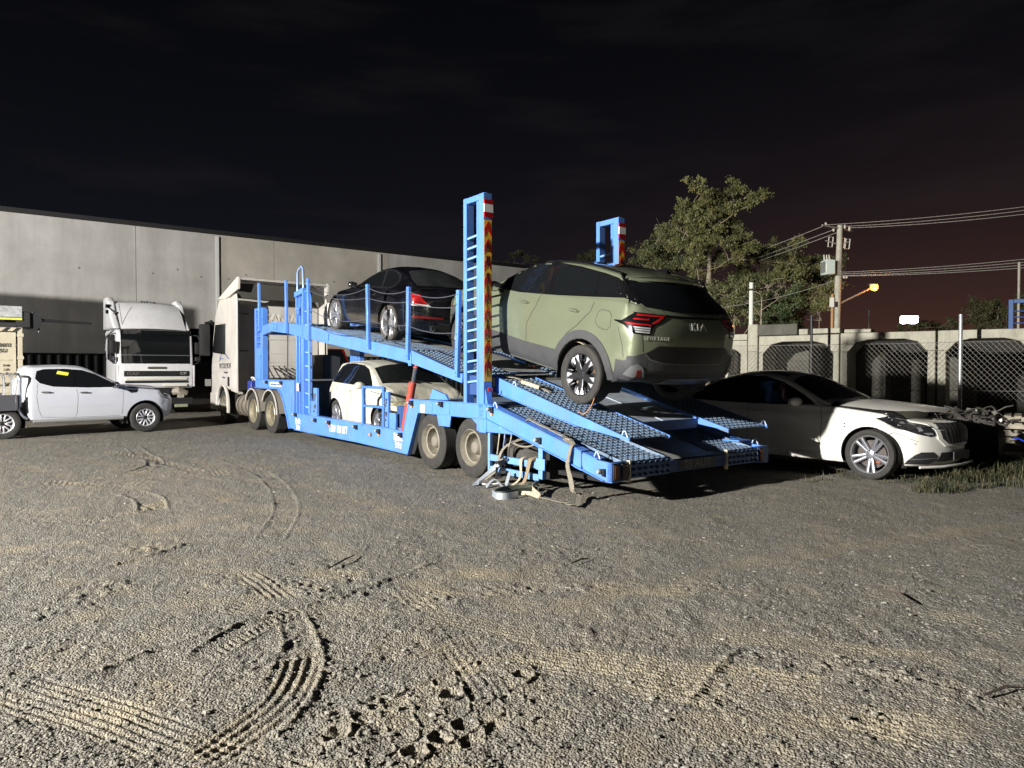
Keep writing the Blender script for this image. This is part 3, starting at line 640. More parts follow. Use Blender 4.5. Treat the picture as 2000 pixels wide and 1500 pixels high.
# rear ladder posts (near and far)
def rear_post(w, ang=0.0):
    m = MB(); z1 = 3.885
    m.bb((-.19, w, 1.03), (-.11, w + .13, z1 - .003)); m.bb((.19, w, .645), (.31, w + .14, z1)); m.bb((-.11, w + .002, z1 - .085), (.19, w + .135, z1 - .004))
    m.bb((.14, w - .002, .66), (.19, w + .02, z1 - .09)); m.prism([(.31, .66), (.31, 1.25), (.36, 1.05), (.36, .66)], w + .02, w + .12)
    post = part(m, 'rear_post', bevel=.006)
    for k in range(15):
        z = 3.33 - k * .1425; b = MB(); b.cyl((-.12, w + .03, z - .01), (.16, w + .03, z + .012), .017, 7); b.build('rung', mat('rung_pale'), post, smooth=True)
    # chevron strip facing backwards
    x = .3125; ZT, ZB = 3.52, 1.34; ya, yb = w + .008, w + .132; ym = (ya + yb) / 2
    b = MB(); b.bb((.310, ya, ZB), (x, yb, ZT)); s1 = b.build('warning_strip', mat('strip_yellow', (.85, .50, .05), .4), post)
    red = MB(); z = ZT - .02; p = .115
    while z > ZB + .12:
        if not False:
            red.prism([(ya, z - .10), (ym, z), (yb, z - .10), (yb, z - .10 - p * .95), (ym, z - p * .95), (ya, z - .10 - p * .95)], x, x + .002, axis='x')
        z -= p * 2.0
    red.build('chevron', mat('strip_red', (.60, .02, .012), .4), s1)
    z = 3.175
    for ch in 'DO NOT OVERTAKE TURNING VEHICLE':
        if ch != ' ': text_obj('letter', ch, .085, frame_mat((x + .004, ym, z), (0, 1, 0), (0, 0, 1)), mat('ink_black', (.01, .01, .01), .6), s1, font_w=.95, bold=.002)
        z -= .0585 if ch != ' ' else .055
    b = MB(); b.bb((.312, w - .002, 3.55), (.335, w + .142, 3.62)); b.build('red_reflector', REDL, post, bevel=.003); b = MB(); b.bb((.312, w - .002, 3.73), (.335, w + .142, 3.79)); b.build('red_reflector', REDL, post, bevel=.003)
    b = MB(); b.bb((.312, w - .002, 3.621), (.333, w + .142, 3.729)); b.build('white_reflector', WHITE, post)
    b = MB(); b.bb((.355, w + .03, 1.20), (.375, w + .11, 1.26)); b.build('red_lamp', REDL, post, bevel=.004)
rear_post(0.0); rear_post(2.56)

# upper ramps
for (w0, w1, tip) in ((.26, .95, 2.72), (2.12, 2.98, 2.66)):
    m = tread(.30, tip, w0 + .03, w1, up_top); rp = part(m, 'upper_ramp', BLUE_D)
    for w in (w0, w1 - .02):
        b = MB(); b.prism([(.22, 1.405), (tip + .02, up_top(tip) + .004), (tip + .02, up_top(tip) - .022), (1.9, up_top(1.9) - .12), (.22, 1.19)], w, w + .028)
        b.bar((.22, w + .014, 1.188), (1.9, w + .014, up_top(1.9) - .123), .07, .012); b.build('ramp_rail', BLUE, rp, bevel=.003)
m = MB(); m.add([(.25, .96, up_top(.25) - .03), (2.18, .96, up_top(2.18) - .03), (2.18, 2.11, up_top(2.18) - .03), (.25, 2.11, up_top(.25) - .03)], [(0, 1, 2, 3)]); m.bar((.25, 1.5, up_top(.25) - .031), (2.18, 1.5, up_top(2.18) - .031), .012, .02)
m.v += []; part(m, 'ramp_centre_plate', mat('plate_blue_grey', (.38, .42, .48), .5, .2, noise=(4, .2)))
m = MB(); m.bb((2.16, .96, up_top(2.18) - .14), (2.20, 2.11, up_top(2.18) - .015)); m.bb((.9, .3, .99), (.98, 2.9, 1.07)); part(m, 'ramp_crossmember', mat('box_blue'), bevel=.004)
# lower ramps / tail platform
for w, sg in ((.0, 1), (2.92, -1)):
    a, b_ = sorted((w, w + sg * .05)); m = MB()
    m.prism([(.372, 1.03), (2.24, .567), (2.24, .35), (.372, .845)], a, b_); m.prism([(2.27, .555), (2.50, .50), (2.73, .485), (2.73, .285), (2.62, .285), (2.27, .375)], a, b_); m.prism([(2.22, .55), (2.29, .54), (2.29, .39), (2.22, .40)], a + .02 * sg, b_ + .02 * sg)
    m.bar((.372, w + sg * .07, 1.036), (2.24, w + sg * .07, .573), .14, .012); m.bar((.372, w + sg * .03, .84), (2.62, w + sg * .03, .283), .12, .012); m.bar((2.27, w + sg * .07, .561), (2.50, w + sg * .07, .506), .14, .012); m.bb((2.62, w, .27), (2.73, w + sg * .1, .284))
    part(m, 'tail_beam', bevel=.004)
for (w0, w1) in ((.24, .96), (1.97, 2.66)):
    m = tread(.50, 2.70, w0, w1, lambda s: lo_top(s) - .012); part(m, 'tail_ramp', BLUE_D)
m = MB(); m.add([(.40, .965, lo_top(.4) - .03), (2.45, .965, lo_top(2.45) - .03), (2.72, .965, .455), (2.72, 1.965, .455), (2.45, 1.965, lo_top(2.45) - .03), (.40, 1.965, lo_top(.4) - .03)], [(0, 1, 4, 5), (1, 2, 3, 4)]); part(m, 'tail_centre_plate', mat('plate_grey'))
m = MB()
for s in (.6, 1.3, 2.0): m.bb((s, .1, lo_top(s) - .16), (s + .07, 2.82, lo_top(s) - .06))
m.bb((2.66, .90, .30), (2.715, 2.02, .44)); part(m, 'tail_crossmember', mat('box_blue'), bevel=.004)
def face_plate(w0, w1):
    m = MB(); n = 7; dw = (w1 - w0) / n; dz = .195 / 3
    for i in range(n):
        for j in range(3):
            cw = w0 + (i + .5) * dw; cz = .295 + (j + .5) * dz; sq = [(-1, -1), (0, -1), (1, -1), (1, 0), (1, 1), (0, 1), (-1, 1), (-1, 0)]
            out = [(2.735, cw + a * dw / 2, cz + c * dz / 2) for a, c in sq]
            mid = [(2.737, cw + math.cos(R(225 + 45 * k)) * dw * .38, cz + math.sin(R(225 + 45 * k)) * dz * .34) for k in range(8)]
            inn = [(2.748, cw + math.cos(R(225 + 45 * k)) * dw * .28, cz + math.sin(R(225 + 45 * k)) * dz * .22) for k in range(8)]
            dp = [(2.72, y, z) for _, y, z in inn]
            m.add(out + mid + inn + dp, [(k + o, (k + 1) % 8 + o, (k + 1) % 8 + 8 + o, k + 8 + o) for o in (0, 8, 16) for k in range(8)] + [tuple(range(24, 32))])
    return part(m, 'tail_plate', mat('plate_face', (.07, .12, .24), .45, .3, noise=(8, .3)))
face_plate(.28, .95); face_plate(2.02, 2.66)
for w in (.262, 2.005): m = MB(); m.bb((2.70, w, .27), (2.75, w + .015, .50)); m.bb((2.70, w, .255), (2.74, w + .03, .285)); m.prism([(2.74, .42), (2.76, .36), (2.74, .31)], w, w + .012); part(m, 'tail_hinge', mat('worn_gold', (.55, .50, .38), .4, .4))
m = MB(); m.bb((2.716, 1.12, .315), (2.724, 1.80, .435)); o = part(m, 'number_plate', mat('plate_dark', (.035, .035, .045), .4))
text_obj('plate_text', '05\u00b7AUT', .13, frame_mat((2.7265, 1.46, .375), (0, 1, 0), (0, 0, 1)), mat('plate_pale', (.16, .16, .17), .5), o, font_w=1.15, bold=.002)
for (w0, w1) in ((.0, .25), (2.68, 2.92)):
    m = MB(); m.bb((2.66, w0, .275), (2.735, w1, .49)); o = part(m, 'tail_lamp_box', mat('box_blue'), bevel=.008)
    k = (w1 - w0) / 2
    for j in range(2 if w0 < 1 else 1):
        a = w0 + j * k + .015; f = MB(); f.bb((2.735, a, .295), (2.75, a + k - .03, .47)); fo = f.build('tail_lamp', BLACK, o, bevel=.012, seg=2)
        f = MB(); f.bb((2.75, a + .014, .312), (2.757, a + k - .044, .452)); f.build('lens', mat('lens_brown', (.17, .05, .025), .25) if j == 0 else mat('lens_dark', (.03, .02, .02), .2), fo, bevel=.004)
def hook(p, r=.05):
    x, w, z = p; m = MB(); m.tube([(x - r * .9, w, z), (x - r * .25, w, z + r * 1.3), (x + r * .25, w, z + r * 1.25), (x + r * 1.0, w, z - r * .25)], .0085, 6); part(m, 'tie_loop', mat('loop_white', (.40, .52, .70), .4), smooth=True)
for p in ((.64, .27, up_top(.64)), (.52, .04, 1.00), (2.46, .04, .52), (2.66, .27, .755), (2.62, 2.97, .755), (2.55, 2.88, .51)): hook(p)
m = MB(); m.bb((2.2, 2.60, .54), (2.5, 2.85, .56)); part(m, 'flap_plate', BLUE)
# under-tail frame with storage rails
m = MB(); m.bb((.40, .0, .15), (.45, .05, .655)); m.bb((.45, .005, .285), (1.47, .045, .37)); m.bb((.45, .005, .135), (1.47, .045, .215)); m.bb((1.48, -.005, .165), (1.56, .055, .60))
m.bb((1.45, -.02, .28), (1.62, .0, .42)); m.bb((1.48, .056, .165), (1.56, 1.2, .225))
part(m, 'guard_frame', mat('frame_pale_blue', (.13, .30, .62), .45, noise=(4, .12), dirt=((.2, .2, .18), 8, .5)), bevel=.004)
m = MB(); m.bb((1.56, .06, .17), (1.62, .75, .66)); m.bb((.5, 1.2, .3), (2.3, 1.4, .5)); m.bb((1.6, .2, .22), (2.5, .3, .27)); part(m, 'under_frame', BLACKM)
for j, (s, c, l) in enumerate(((.60, (.35, .30, .22), .24), (.72, (.12, .16, .34), .22), (.86, (.25, .23, .2), .12))):
    m = MB(); m.tube([(s, .06, .70), (s + .01, .04, .6), (s - .02, .03, .62 - l)], .010, 6); m.box((s, .06, .69), (.05, .05, .05)); part(m, 'control_lever', mat(f'lever_{j}', c, .5))
m = MB(); m.tube(catenary((.90, .06, .55), (1.40, .1, .62), .06), .012, 6); part(m, 'air_hose', STRAP, smooth=True)
# spare wheel slung flat under the tail
m = MB(); prof = [(-.12, .20), (-.125, .36), (-.09, .405), (-.05, .412), (-.045, .404), (-.035, .412), (.035, .412), (.045, .404), (.05, .412), (.09, .405), (.125, .36), (.12, .20)]; m.lathe(prof, 40, 'z'); o = m.build('spare_wheel', RUBBERD, TR, smooth=True); o.location = (.70, .62, .36)

# wheels of heavy vehicles ------------------------------------------------
def truck_wheel(name, R0, wd, rimm, parent, loc, dual=True, out=-1):
    """axle along y; the outer face looks along out*y"""
    m = MB(); h = wd / 2; pr = [(-h, R0 * .60), (-h * 1.02, R0 * .80), (-h * .93, R0 * .95), (-h * .80, R0)]
    for g in (-.42, -.14, .14, .42): pr += [(h * (g - .035) , R0), (h * (g - .03), R0 - .012), (h * (g + .03), R0 - .012), (h * (g + .035), R0)]
    pr += [(h * .80, R0), (h * .93, R0 * .95), (h * 1.02, R0 * .80), (h, R0 * .60)]
    m.lathe(pr, 56)
    if dual: m2 = MB(); m2.lathe(pr, 56); m.add([(v[0], v[1] - out * (wd + .05), v[2]) for v in m2.v], m2.f)
    o = m.build(name, RUBBER, parent, smooth=True, recalc=False, angle=30); o.location = loc
    r = MB(); q = out; rr = R0 * .60
    pr = [(q * h * 1.0, rr + .012), (q * (h + .012), rr), (q * h * .9, rr - .012), (q * h * .55, rr - .03), (q * h * .5, rr - .05), (q * h * .1, rr - .055), (q * -h * .25, rr - .06), (q * -h * .6, rr - .075), (q * -h * .75, rr * .62), (q * -h * .70, rr * .45)]
    if not dual: pr = [(q * h, rr + .012), (q * (h + .012), rr), (q * h * .9, rr - .012), (q * h * .6, rr - .04), (q * h * .7, rr * .6), (q * h * .9, rr * .45)]
    r.lathe(pr, 48); rim = r.build('rim', rimm, o, smooth=True, recalc=False)
    hb = MB(); z0 = -h * .70 if dual else h * .85; hb.lathe([(q * z0, rr * .5), (q * (z0 + .10), rr * .42), (q * (z0 + .14), rr * .30), (q * (z0 + .15), 0.001)], 20)
    for k in range(10): a = 2 * PI * k / 10; hb.cyl((rr * .56 * math.cos(a), q * (z0 - .01), rr * .56 * math.sin(a)), (rr * .56 * math.cos(a), q * (z0 + .03), rr * .56 * math.sin(a)), .014, 6)
    hb.build('hub', mat('hub_grey', (.20, .18, .15), .6, .2), rim, smooth=True)
    vh = MB()
    for k in range(6): a = 2 * PI * k / 6 + .3; c_ = Vector((rr * .76 * math.cos(a), q * (-h * .66 if dual else h * .70), rr * .76 * math.sin(a))); vh.cyl(c_, c_ + Vector((0, q * .012, 0)), rr * .10, 10)
    vh.build('vent_hole', BLACKM, rim)
    return o
for s in (-1.11, -.02):
    truck_wheel('wheel', .415, .235, RIMCREAM, TR, (s, .125, .415)); truck_wheel('wheel', .415, .235, RIMCREAM, TR, (s, WT - .125, .415), out=1)
# ------------------------------------------------------------------ car bodies: B-spline sheet through hand-set sections, panels laid on by projection
def interp(tab, x):
    if x <= tab[0][0]: return tab[0][1]
    for (a, va), (b, vb) in zip(tab, tab[1:]):
        if x <= b: return va + (vb - va) * (x - a) / (b - a)
    return tab[-1][1]
def bspline(A, axis, it=2):
    A = np.moveaxis(A, axis, 0)
    for _ in range(it):
        q = .75 * A[:-1] + .25 * A[1:]; r = .25 * A[:-1] + .75 * A[1:]
        B = np.empty((2 * len(q),) + A.shape[1:]); B[0::2] = q; B[1::2] = r
        A = np.concatenate([A[:1], B, A[-1:]])
    return np.moveaxis(A, 0, axis)
class Car:
    def __init__(c, name, label, cat, P):
        c.P = P; c.root = thing(name, label, cat); c.paint = P['paint']; c.build()
    def build(c):
        P = c.P; xs = sorted(P['xs']); F = [(z, x) for x, z in P['front']]; Rr = [(z, x) for x, z in P['rear']]
        F = sorted(F); Rr = sorted(Rr); rings = []
        def ring(x):
            W = interp(P['W'], x); zt = interp(P['zt'], x); zr = interp(P['zr'], x); yr = interp(P['yr'], x); zb = interp(P['zbelt'], x); yb = interp(P['yb'], x); z0 = interp(P['z0'], x)
            zm = interp(P.get('zm', [(0, .72)]), x); lo = interp(P.get('lo', [(0, .95)]), x)
            p = [(0, z0), (W * .7, z0), (W * lo, z0 + .005), (W * lo * 1.01, z0 + .04), (W * .985, z0 + .16), (W, zm), (W * .998, (zm + zb) / 2 + .02), (yb + .012, zb - .045), (yb, zb), (yb - .02, zb + .02)]
            p += [(yr + (yb - yr) * .42, zb + (zr - zb) * .55), (yr + .035, zr - .05), (yr, zr - .012), (yr - .06, zr + .004), (yr * .55, zr + (zt - zr) * .8), (0, zt)]
            return p
        def add(x, sy=1.0, dF=None, dR=None):
            pts = []
            for (y, z) in ring(x):
                xx = x
                if dF is not None: xx = interp(F, z) - dF
                elif x > 0: xx = min(x, interp(F, z) - .0)
                if dR is not None: xx = interp(Rr, z) + dR
                elif x < P['xmid']: xx = max(xx, interp(Rr, z))
                pts.append((xx, y * sy, z))
            rings.append(pts)
        rr = P.get('rround', .22); fr = P.get('fround', .28); xr = P['xend'][0]; xf = P['xend'][1]
        cr = P.get('rcurve', .05); cf = P.get('fcurve', .10)
        add(xr, 0.0, dR=0.0); add(xr, .30, dR=cr * .08); add(xr, .62, dR=cr * .45); add(xr, .84, dR=cr * 1.0); add(xr, .955, dR=cr + rr * .18); add(xr, .99, dR=cr + rr * .6)
        inner = [x for x in xs if x > xr + cr + rr and x < xf - cf - fr]
        for x in inner: add(x)
        add(xf, .985, dF=cf + fr * .7); add(xf, .94, dF=cf + fr * .25); add(xf, .82, dF=cf * .9); add(xf, .6, dF=cf * .45); add(xf, .3, dF=cf * .1); add(xf, 0.0, dF=0.0)
        A = np.array(rings)
        for fn in P.get('mods', []): A = fn(A)
        A = bspline(bspline(A, 0, 2), 1, 2)
        nr, nc = A.shape[:2]; V = A.reshape(-1, 3); V2 = V.copy(); V2[:, 1] *= -1
        verts = [tuple(v) for v in V] + [tuple(v) for v in V2]; n = nr * nc; fs = []
        for i in range(nr - 1):
            for j in range(nc - 1):
                a, b, d, e = i * nc + j, i * nc + j + 1, (i + 1) * nc + j + 1, (i + 1) * nc + j; fs.append((a, b, d, e)); fs.append((a + n, e + n, d + n, b + n))
        bm = bmesh.new(); bv = [bm.verts.new(v) for v in verts]
        for f in fs:
            try: bm.faces.new([bv[k] for k in f])
            except ValueError: pass
        bmesh.ops.remove_doubles(bm, verts=bm.verts, dist=.0008); bmesh.ops.dissolve_degenerate(bm, dist=.0004, edges=bm.edges); bmesh.ops.recalc_face_normals(bm, faces=bm.faces)
        c.bvh = BVHTree.FromBMesh(bm)
        me = bpy.data.meshes.new('body'); bm.to_mesh(me); bm.free(); me.materials.append(c.paint); body = bpy.data.objects.new('body', me); COL.objects.link(body)
        # wheel openings
        cut = MB(); ar = P['arch']
        for x in (P['wx'][0], P['wx'][1]):
            for s in (-1, 1):
                cut.cyl((x, s * (P['half'] - .34), P['wr']), (x, s * (P['half'] + .3), P['wr']), ar, 40)
        co = cut.build('cutter', BLACKM); md = body.modifiers.new('b', 'BOOLEAN'); md.object = co; md.operation = 'DIFFERENCE'; md.solver = 'EXACT'
        bpy.context.view_layer.update()
        dg = bpy.context.evaluated_depsgraph_get(); m2 = bpy.data.meshes.new_from_object(body.evaluated_get(dg)); body.modifiers.clear(); body.data = m2
        bpy.data.objects.remove(co); shade(m2, 50); body.parent = c.root; c.body = body
        for x in P['wx']:
            for s in (-1, 1):
                m = MB(); n = 24; r1 = ar - .004; vs = []
                for yy in (s * (P['half'] - .33), s * (P['half'] - .03)):
                    for k in range(n + 1): a = R(-18) + R(216) * k / n; vs.append((x + r1 * math.cos(a), yy, P['wr'] + r1 * math.sin(a)))
                m.add(vs, [(k, k + 1, n + 2 + k, n + 1 + k) for k in range(n)] + [tuple(range(n + 1))]); m.build('wheel_well', BLACKM, c.root, recalc=False)
    # ---------------------------------------------------------------- projection
    def proj(c, a, b, view):
        o, d = {'L': ((a, 3, b), (0, -1, 0)), 'R': ((a, -3, b), (0, 1, 0)), 'rear': ((-8, a, b), (1, 0, 0)), 'front': ((8, a, b), (-1, 0, 0)), 'top': ((a, b, 5), (0, 0, -1)),
                'CL': ((a * .7071 - 3, a * .7071 + 3, b), (.7071, -.7071, 0)), 'CR': ((a * .7071 - 3, -a * .7071 - 3, b), (.7071, .7071, 0)),
                'FL': ((a * .7071 + 3, -a * .7071 + 3, b), (-.7071, -.7071, 0)), 'FR': ((a * .7071 + 3, a * .7071 - 3, b), (-.7071, .7071, 0))}[view]
        h, nrm, _, _ = c.bvh.ray_cast(Vector(o), Vector(d))
        if h is None:
            o = Vector(o); q = {'L': (a, 1, b), 'R': (a, -1, b), 'rear': (c.P['xend'][0], a, b), 'front': (c.P['xend'][1], a, b), 'top': (a, b, 1.2), 'CL': (a * .7071 - .6, a * .7071 + .6, b), 'CR': (a * .7071 - .6, -a * .7071 - .6, b), 'FL': (a * .7071 + 1.5, 1.5 - a * .7071, b), 'FR': (a * .7071 + 1.5, a * .7071 - 1.5, b)}[view]
            h, nrm, _, _ = c.bvh.find_nearest(Vector(q))
        if nrm.dot(Vector(d)) > 0: nrm = -nrm
        return h, nrm
    def patch(c, name, poly, view, m, off=.004, h=.06, parent=None, sides=False, edge=True, label=None):
        if sides:
            r = [c.patch(name, poly, 'L', m, off, h, parent, label=label), c.patch(name, poly, 'R', m, off, h, parent, label=label)]; return r
        bm = bmesh.new(); vs = [bm.verts.new((p[0], p[1], 0)) for p in poly]; bm.faces.new(vs)
        x0 = min(p[0] for p in poly); x1 = max(p[0] for p in poly); y0 = min(p[1] for p in poly); y1 = max(p[1] for p in poly)
        for ax, lo, hi in ((0, x0, x1), (1, y0, y1)):
            k = lo + h * .53
            while k < hi:
                co = (k, 0, 0) if ax == 0 else (0, k, 0); no = (1, 0, 0) if ax == 0 else (0, 1, 0)
                bmesh.ops.bisect_plane(bm, geom=bm.verts[:] + bm.edges[:] + bm.faces[:], plane_co=co, plane_no=no, dist=1e-5); k += h
        bmesh.ops.triangulate(bm, faces=[f for f in bm.faces if len(f.verts) > 4])
        border = []
        for v in bm.verts:
            hh, nn = c.proj(v.co.x, v.co.y, view); v.co = hh + nn * off; v.normal = nn
        bm.normal_update()
        d = Vector({'L': (0, 1, 0), 'R': (0, -1, 0), 'rear': (-1, 0, 0), 'front': (1, 0, 0), 'top': (0, 0, 1), 'CL': (-.7, .7, 0), 'CR': (-.7, -.7, 0), 'FL': (.7, .7, 0), 'FR': (.7, -.7, 0)}[view])
        s = sum(f.normal.dot(d) * f.calc_area() for f in bm.faces)
        if s < 0: bmesh.ops.reverse_faces(bm, faces=bm.faces)
        if edge:   # return the rim to the body so that the panel has thickness
            es = [e for e in bm.edges if len(e.link_faces) == 1]
            r = bmesh.ops.extrude_edge_only(bm, edges=es)
            for v in [g for g in r['geom'] if isinstance(g, bmesh.types.BMVert)]:
                hh, nn, _, _ = c.bvh.find_nearest(v.co)
                v.co = hh - (v.co - hh).normalized() * .002 if (v.co - hh).length > 1e-6 else hh
        me = bpy.data.meshes.new(name); bm.to_mesh(me); bm.free(); me.materials.append(m); shade(me, 35)
        o = bpy.data.objects.new(name, me); COL.objects.link(o); o.parent = parent or c.root
        if label: o['label'] = label
        return o
    def seam(c, pts, view, w=.006, m=None, off=.0015, name='panel_gap', sides=False, parent=None):
        if sides: c.seam(pts, 'L', w, m, off, name, parent=parent); c.seam(pts, 'R', w, m, off, name, parent=parent); return
        P = []
        for (a, b) in zip(pts, pts[1:]):
            n = max(1, int(math.hypot(b[0] - a[0], b[1] - a[1]) / .05))
            P += [(a[0] + (b[0] - a[0]) * k / n, a[1] + (b[1] - a[1]) * k / n) for k in range(n)]
        P.append(pts[-1]); H = [c.proj(a, b, view) for a, b in P]
        m_ = MB(); L = []
        for i, (h, n) in enumerate(H):
            t = (H[min(i + 1, len(H) - 1)][0] - H[max(i - 1, 0)][0]).normalized(); s = t.cross(n).normalized() * w / 2; L += [h + n * off - s, h + n * (off + .001), h + n * off + s]
        m_.add(L, [f for i in range(len(H) - 1) for f in ((i * 3, i * 3 + 1, i * 3 + 4, i * 3 + 3), (i * 3 + 1, i * 3 + 2, i * 3 + 5, i * 3 + 4))])
        return m_.build(name, m or mat('gap_dark', (.01, .01, .01), .8), parent or c.root, recalc=False, smooth=True)
    def strip_tube(c, pts, view, r, m, name, off=0.0, parent=None, n=8):
        H = []
        for (a, b) in smooth_line(pts, 5): h, nn = c.proj(a, b, view); H.append(h + nn * off)
        return MB().tube(H, r, n).build(name, m, parent or c.root, True)
    def decal_text(c, name, txt, size, a, b, view, m, off=.006, **k):
        h, n = c.proj(a, b, view); X = {'rear': Vector((0, -1, 0)), 'front': Vector((0, 1, 0)), 'L': Vector((-1, 0, 0)), 'R': Vector((1, 0, 0))}[view]
        X = (X - n * X.dot(n)).normalized(); Y = n.cross(X); o = h + n * off
        return text_obj(name, txt, size, frame_mat(o, X, Y), m, k.pop('parent', c.root), **k)
    def mirror(c, x, z, side, m, size=(.10, .20, .15), out=.12, foot=None, capm=None):
        h, n = c.proj(x, z, 'L' if side > 0 else 'R'); s = side; b = MB(); L, Wd, Hh = size; y0 = h.y + s * (out)
        seg = 10; vs = []
        for i, t in enumerate((-1, -.6, 0, .6, 1)):
            q = math.sqrt(max(0, 1 - t * t * .75)) if abs(t) < 1 else .35
            for k in range(seg):
                a = 2 * PI * k / seg; vs.append((x + L * (.5 * q * math.cos(a)) + .02 * q, y0 + s * Wd * .5 * t, z + .05 + Hh * .5 * q * math.sin(a) * (1 + .12 * t)))
        b.add(vs, [(i * seg + k, i * seg + (k + 1) % seg, (i + 1) * seg + (k + 1) % seg, (i + 1) * seg + k) for i in range(4) for k in range(seg)] + [tuple(range(seg - 1, -1, -1)), tuple(range(4 * seg, 5 * seg))])
        o = b.build('mirror', capm or m, c.root, True, angle=60); MB().bar((x - .01, h.y - s * .01, z - .02), (x, y0 - s * Wd * .3, z + .01), .05, .03).build('mirror_arm', BLACK, o, bevel=.006)
        MB().box((x - L * .48 * 1 + .005, y0, z + .05), (.006, Wd * .8, Hh * .72)).build('mirror_glass', CHROME, o, bevel=.01)
        return o
    def handle(c, x, z, side, m, L=.20):
        h, n = c.proj(x, z, 'L' if side > 0 else 'R'); s = side
        o = MB().tube([(x - L / 2, h.y, z), (x - L / 2 + .02, h.y + s * .028, z), (x, h.y + s * .036, z + .002), (x + L / 2 - .02, h.y + s * .028, z), (x + L / 2, h.y, z)], [.010, .014, .015, .014, .010], 8).build('door_handle', m, c.root, True)
        MB().box((x, h.y + s * .001, z - .004), (L * .55, .006, .045)).build('handle_cup', GREYC if m is not CHROME else GLOSSK, o, bevel=.002)
    def wheels(c, style, wd=.23, rr=None, tyre=RUBBER, steer=0.0, track=None, yoff=.0):
        P = c.P
        for x in P['wx']:
            for s in (1, -1):
                o = car_wheel(P['wr'], rr or P['wr'] * .66, wd, style, s, c.root, tyre); o.location = (x, s * (P['half'] - wd / 2 - .015 + yoff), P['wr'])
                o.rotation_euler = (0, rnd.random() * 1.2, steer if x > P['xmid'] else 0)
def car_wheel(R0, rr, wd, style, side, parent, tyre=RUBBER):
    h = wd / 2; m = MB(); sh = R0 - rr
    pr = [(-h * .86, rr - .004), (-h * .98, rr + sh * .25), (-h, rr + sh * .55), (-h * .93, rr + sh * .85), (-h * .78, R0 - .004)]
    for g in (-.45, -.15, .15, .45): pr += [(h * (g - .05), R0), (h * (g - .04), R0 - .008), (h * (g + .04), R0 - .008), (h * (g + .05), R0)]
    pr += [(h * .78, R0 - .004), (h * .93, rr + sh * .85), (h, rr + sh * .55), (h * .98, rr + sh * .25), (h * .86, rr - .004)]
    m.lathe(pr, 56); o = m.build('wheel', tyre, parent, True, recalc=False, angle=25)
    q = side; b = MB(); f = h * .80
    b.lathe([(q * (f + .006), rr + .004), (q * (f + .012), rr - .004), (q * (f + .004), rr - .016), (q * f * .75, rr - .024), (q * f * .0, rr - .034), (q * -f, rr - .03)], 56)
    lipm, spm, spm2 = {'kia': (ALLOYD, ALLOYD, mat('alloy_machined', (.66, .66, .68), .35, .6)), 'merc': (ALLOY, mat('alloy_blue_silver', (.50, .51, .56), .22, .8), None), 'bmw': (ALLOY, ALLOY, None), 'ute': (mat('alloy_machined'), mat('alloy_machined'), None), 'hatch': (ALLOY, ALLOY, None)}[style]
    rim = b.build('rim', lipm, o, True, recalc=False, angle=30)
    MB().lathe([(q * f * .15, .001), (q * f * .15, rr * .74), (q * f * .05, rr * .74)], 32).build('brake_disc', mat('brake_iron', (.07, .06, .055), .5, .6), rim, recalc=False)
    if style in ('merc', 'kia'): MB().box((rr * .52 * .86, q * f * .22, -rr * .52 * .2), (rr * .26, .05, rr * .5)).build('brake_caliper', mat('caliper_' + style, (.20, .06, .03) if style == 'merc' else (.25, .2, .15), .5), rim, bevel=.01)
    def spoke(a0, r0, w0, a1, r1, w1, y0, y1, t, mm, nm='spoke', mid=None):
        p0 = Vector((r0 * math.cos(a0), 0, r0 * math.sin(a0))); p1 = Vector((r1 * math.cos(a1), 0, r1 * math.sin(a1))); d = (p1 - p0).normalized(); s = Vector((-d.z, 0, d.x))
        vs = []
        for (p, w, y) in ((p0, w0, y0), (p1, w1, y1)):
            for (ss, yy) in ((-1, y - t), (-1, y - .005), (-.55, y), (.55, y), (1, y - .005), (1, y - t)): vs.append(p + s * ss * w / 2 + Vector((0, q * yy, 0)))
        return MB().add(vs, [(k, (k + 1) % 6, (k + 1) % 6 + 6, k + 6) for k in range(6)] + [(0, 1, 2, 3, 4, 5), (11, 10, 9, 8, 7, 6)])
    S = MB(); S2 = MB(); A = lambda k, n: 2 * PI * k / n
    if style == 'kia':
        for k in range(5):
            a = A(k, 5); S.add(*[(lambda z: (z.v, z.f))(spoke(a, .03, .085, a, rr - .01, .115, f * .9, f * 1.0, .05, None))][0])
            for d in (-1, 1):
                z = spoke(a + d * .22, rr * .62, .014, a + d * .17, rr - .012, .070, f * .97, f * 1.05, .03, None); S2.add(z.v, z.f)
                z = spoke(a + d * .50, rr * .62, .018, a + d * .40, rr - .012, .05, f * .86, f * .98, .03, None); S.add(z.v, z.f)
    elif style in ('merc', 'bmw'):
        for k in range(5):
            a = A(k, 5)
            for d in (-1, 1):
                e = .17 if style == 'merc' else .20
                z = spoke(a + d * .30, rr * .18, .045, a + d * e, rr - .012, .048 if style == 'merc' else .06, f * .72, f * .98, .045, None); S.add(z.v, z.f)
    elif style == 'ute':
        for k in range(6):
            a = A(k, 6)
            for d in (-1, 1): z = spoke(a + d * .05, rr * .25, .03, a + d * .30, rr - .012, .034, f * .9, f * 1.0, .03, None); S.add(z.v, z.f)
    else:
        for k in range(7): z = spoke(A(k, 7), rr * .15, .05, A(k, 7), rr - .012, .075, f * .85, f * 1.0, .04, None); S.add(z.v, z.f)
    S.build('spokes', spm, rim, bevel=.003)
    if S2.v: S2.build('spoke_facets', spm2, rim)
    hb = MB(); hb.lathe([(q * f * .5, rr * .26), (q * f * .88, rr * .22), (q * f * .94, rr * .15), (q * (f * .94), .001)], 20)
    hub = hb.build('hub_cap', ALLOYD if style in ('kia', 'ute') else spm, rim, True, recalc=False)
    nb = MB()
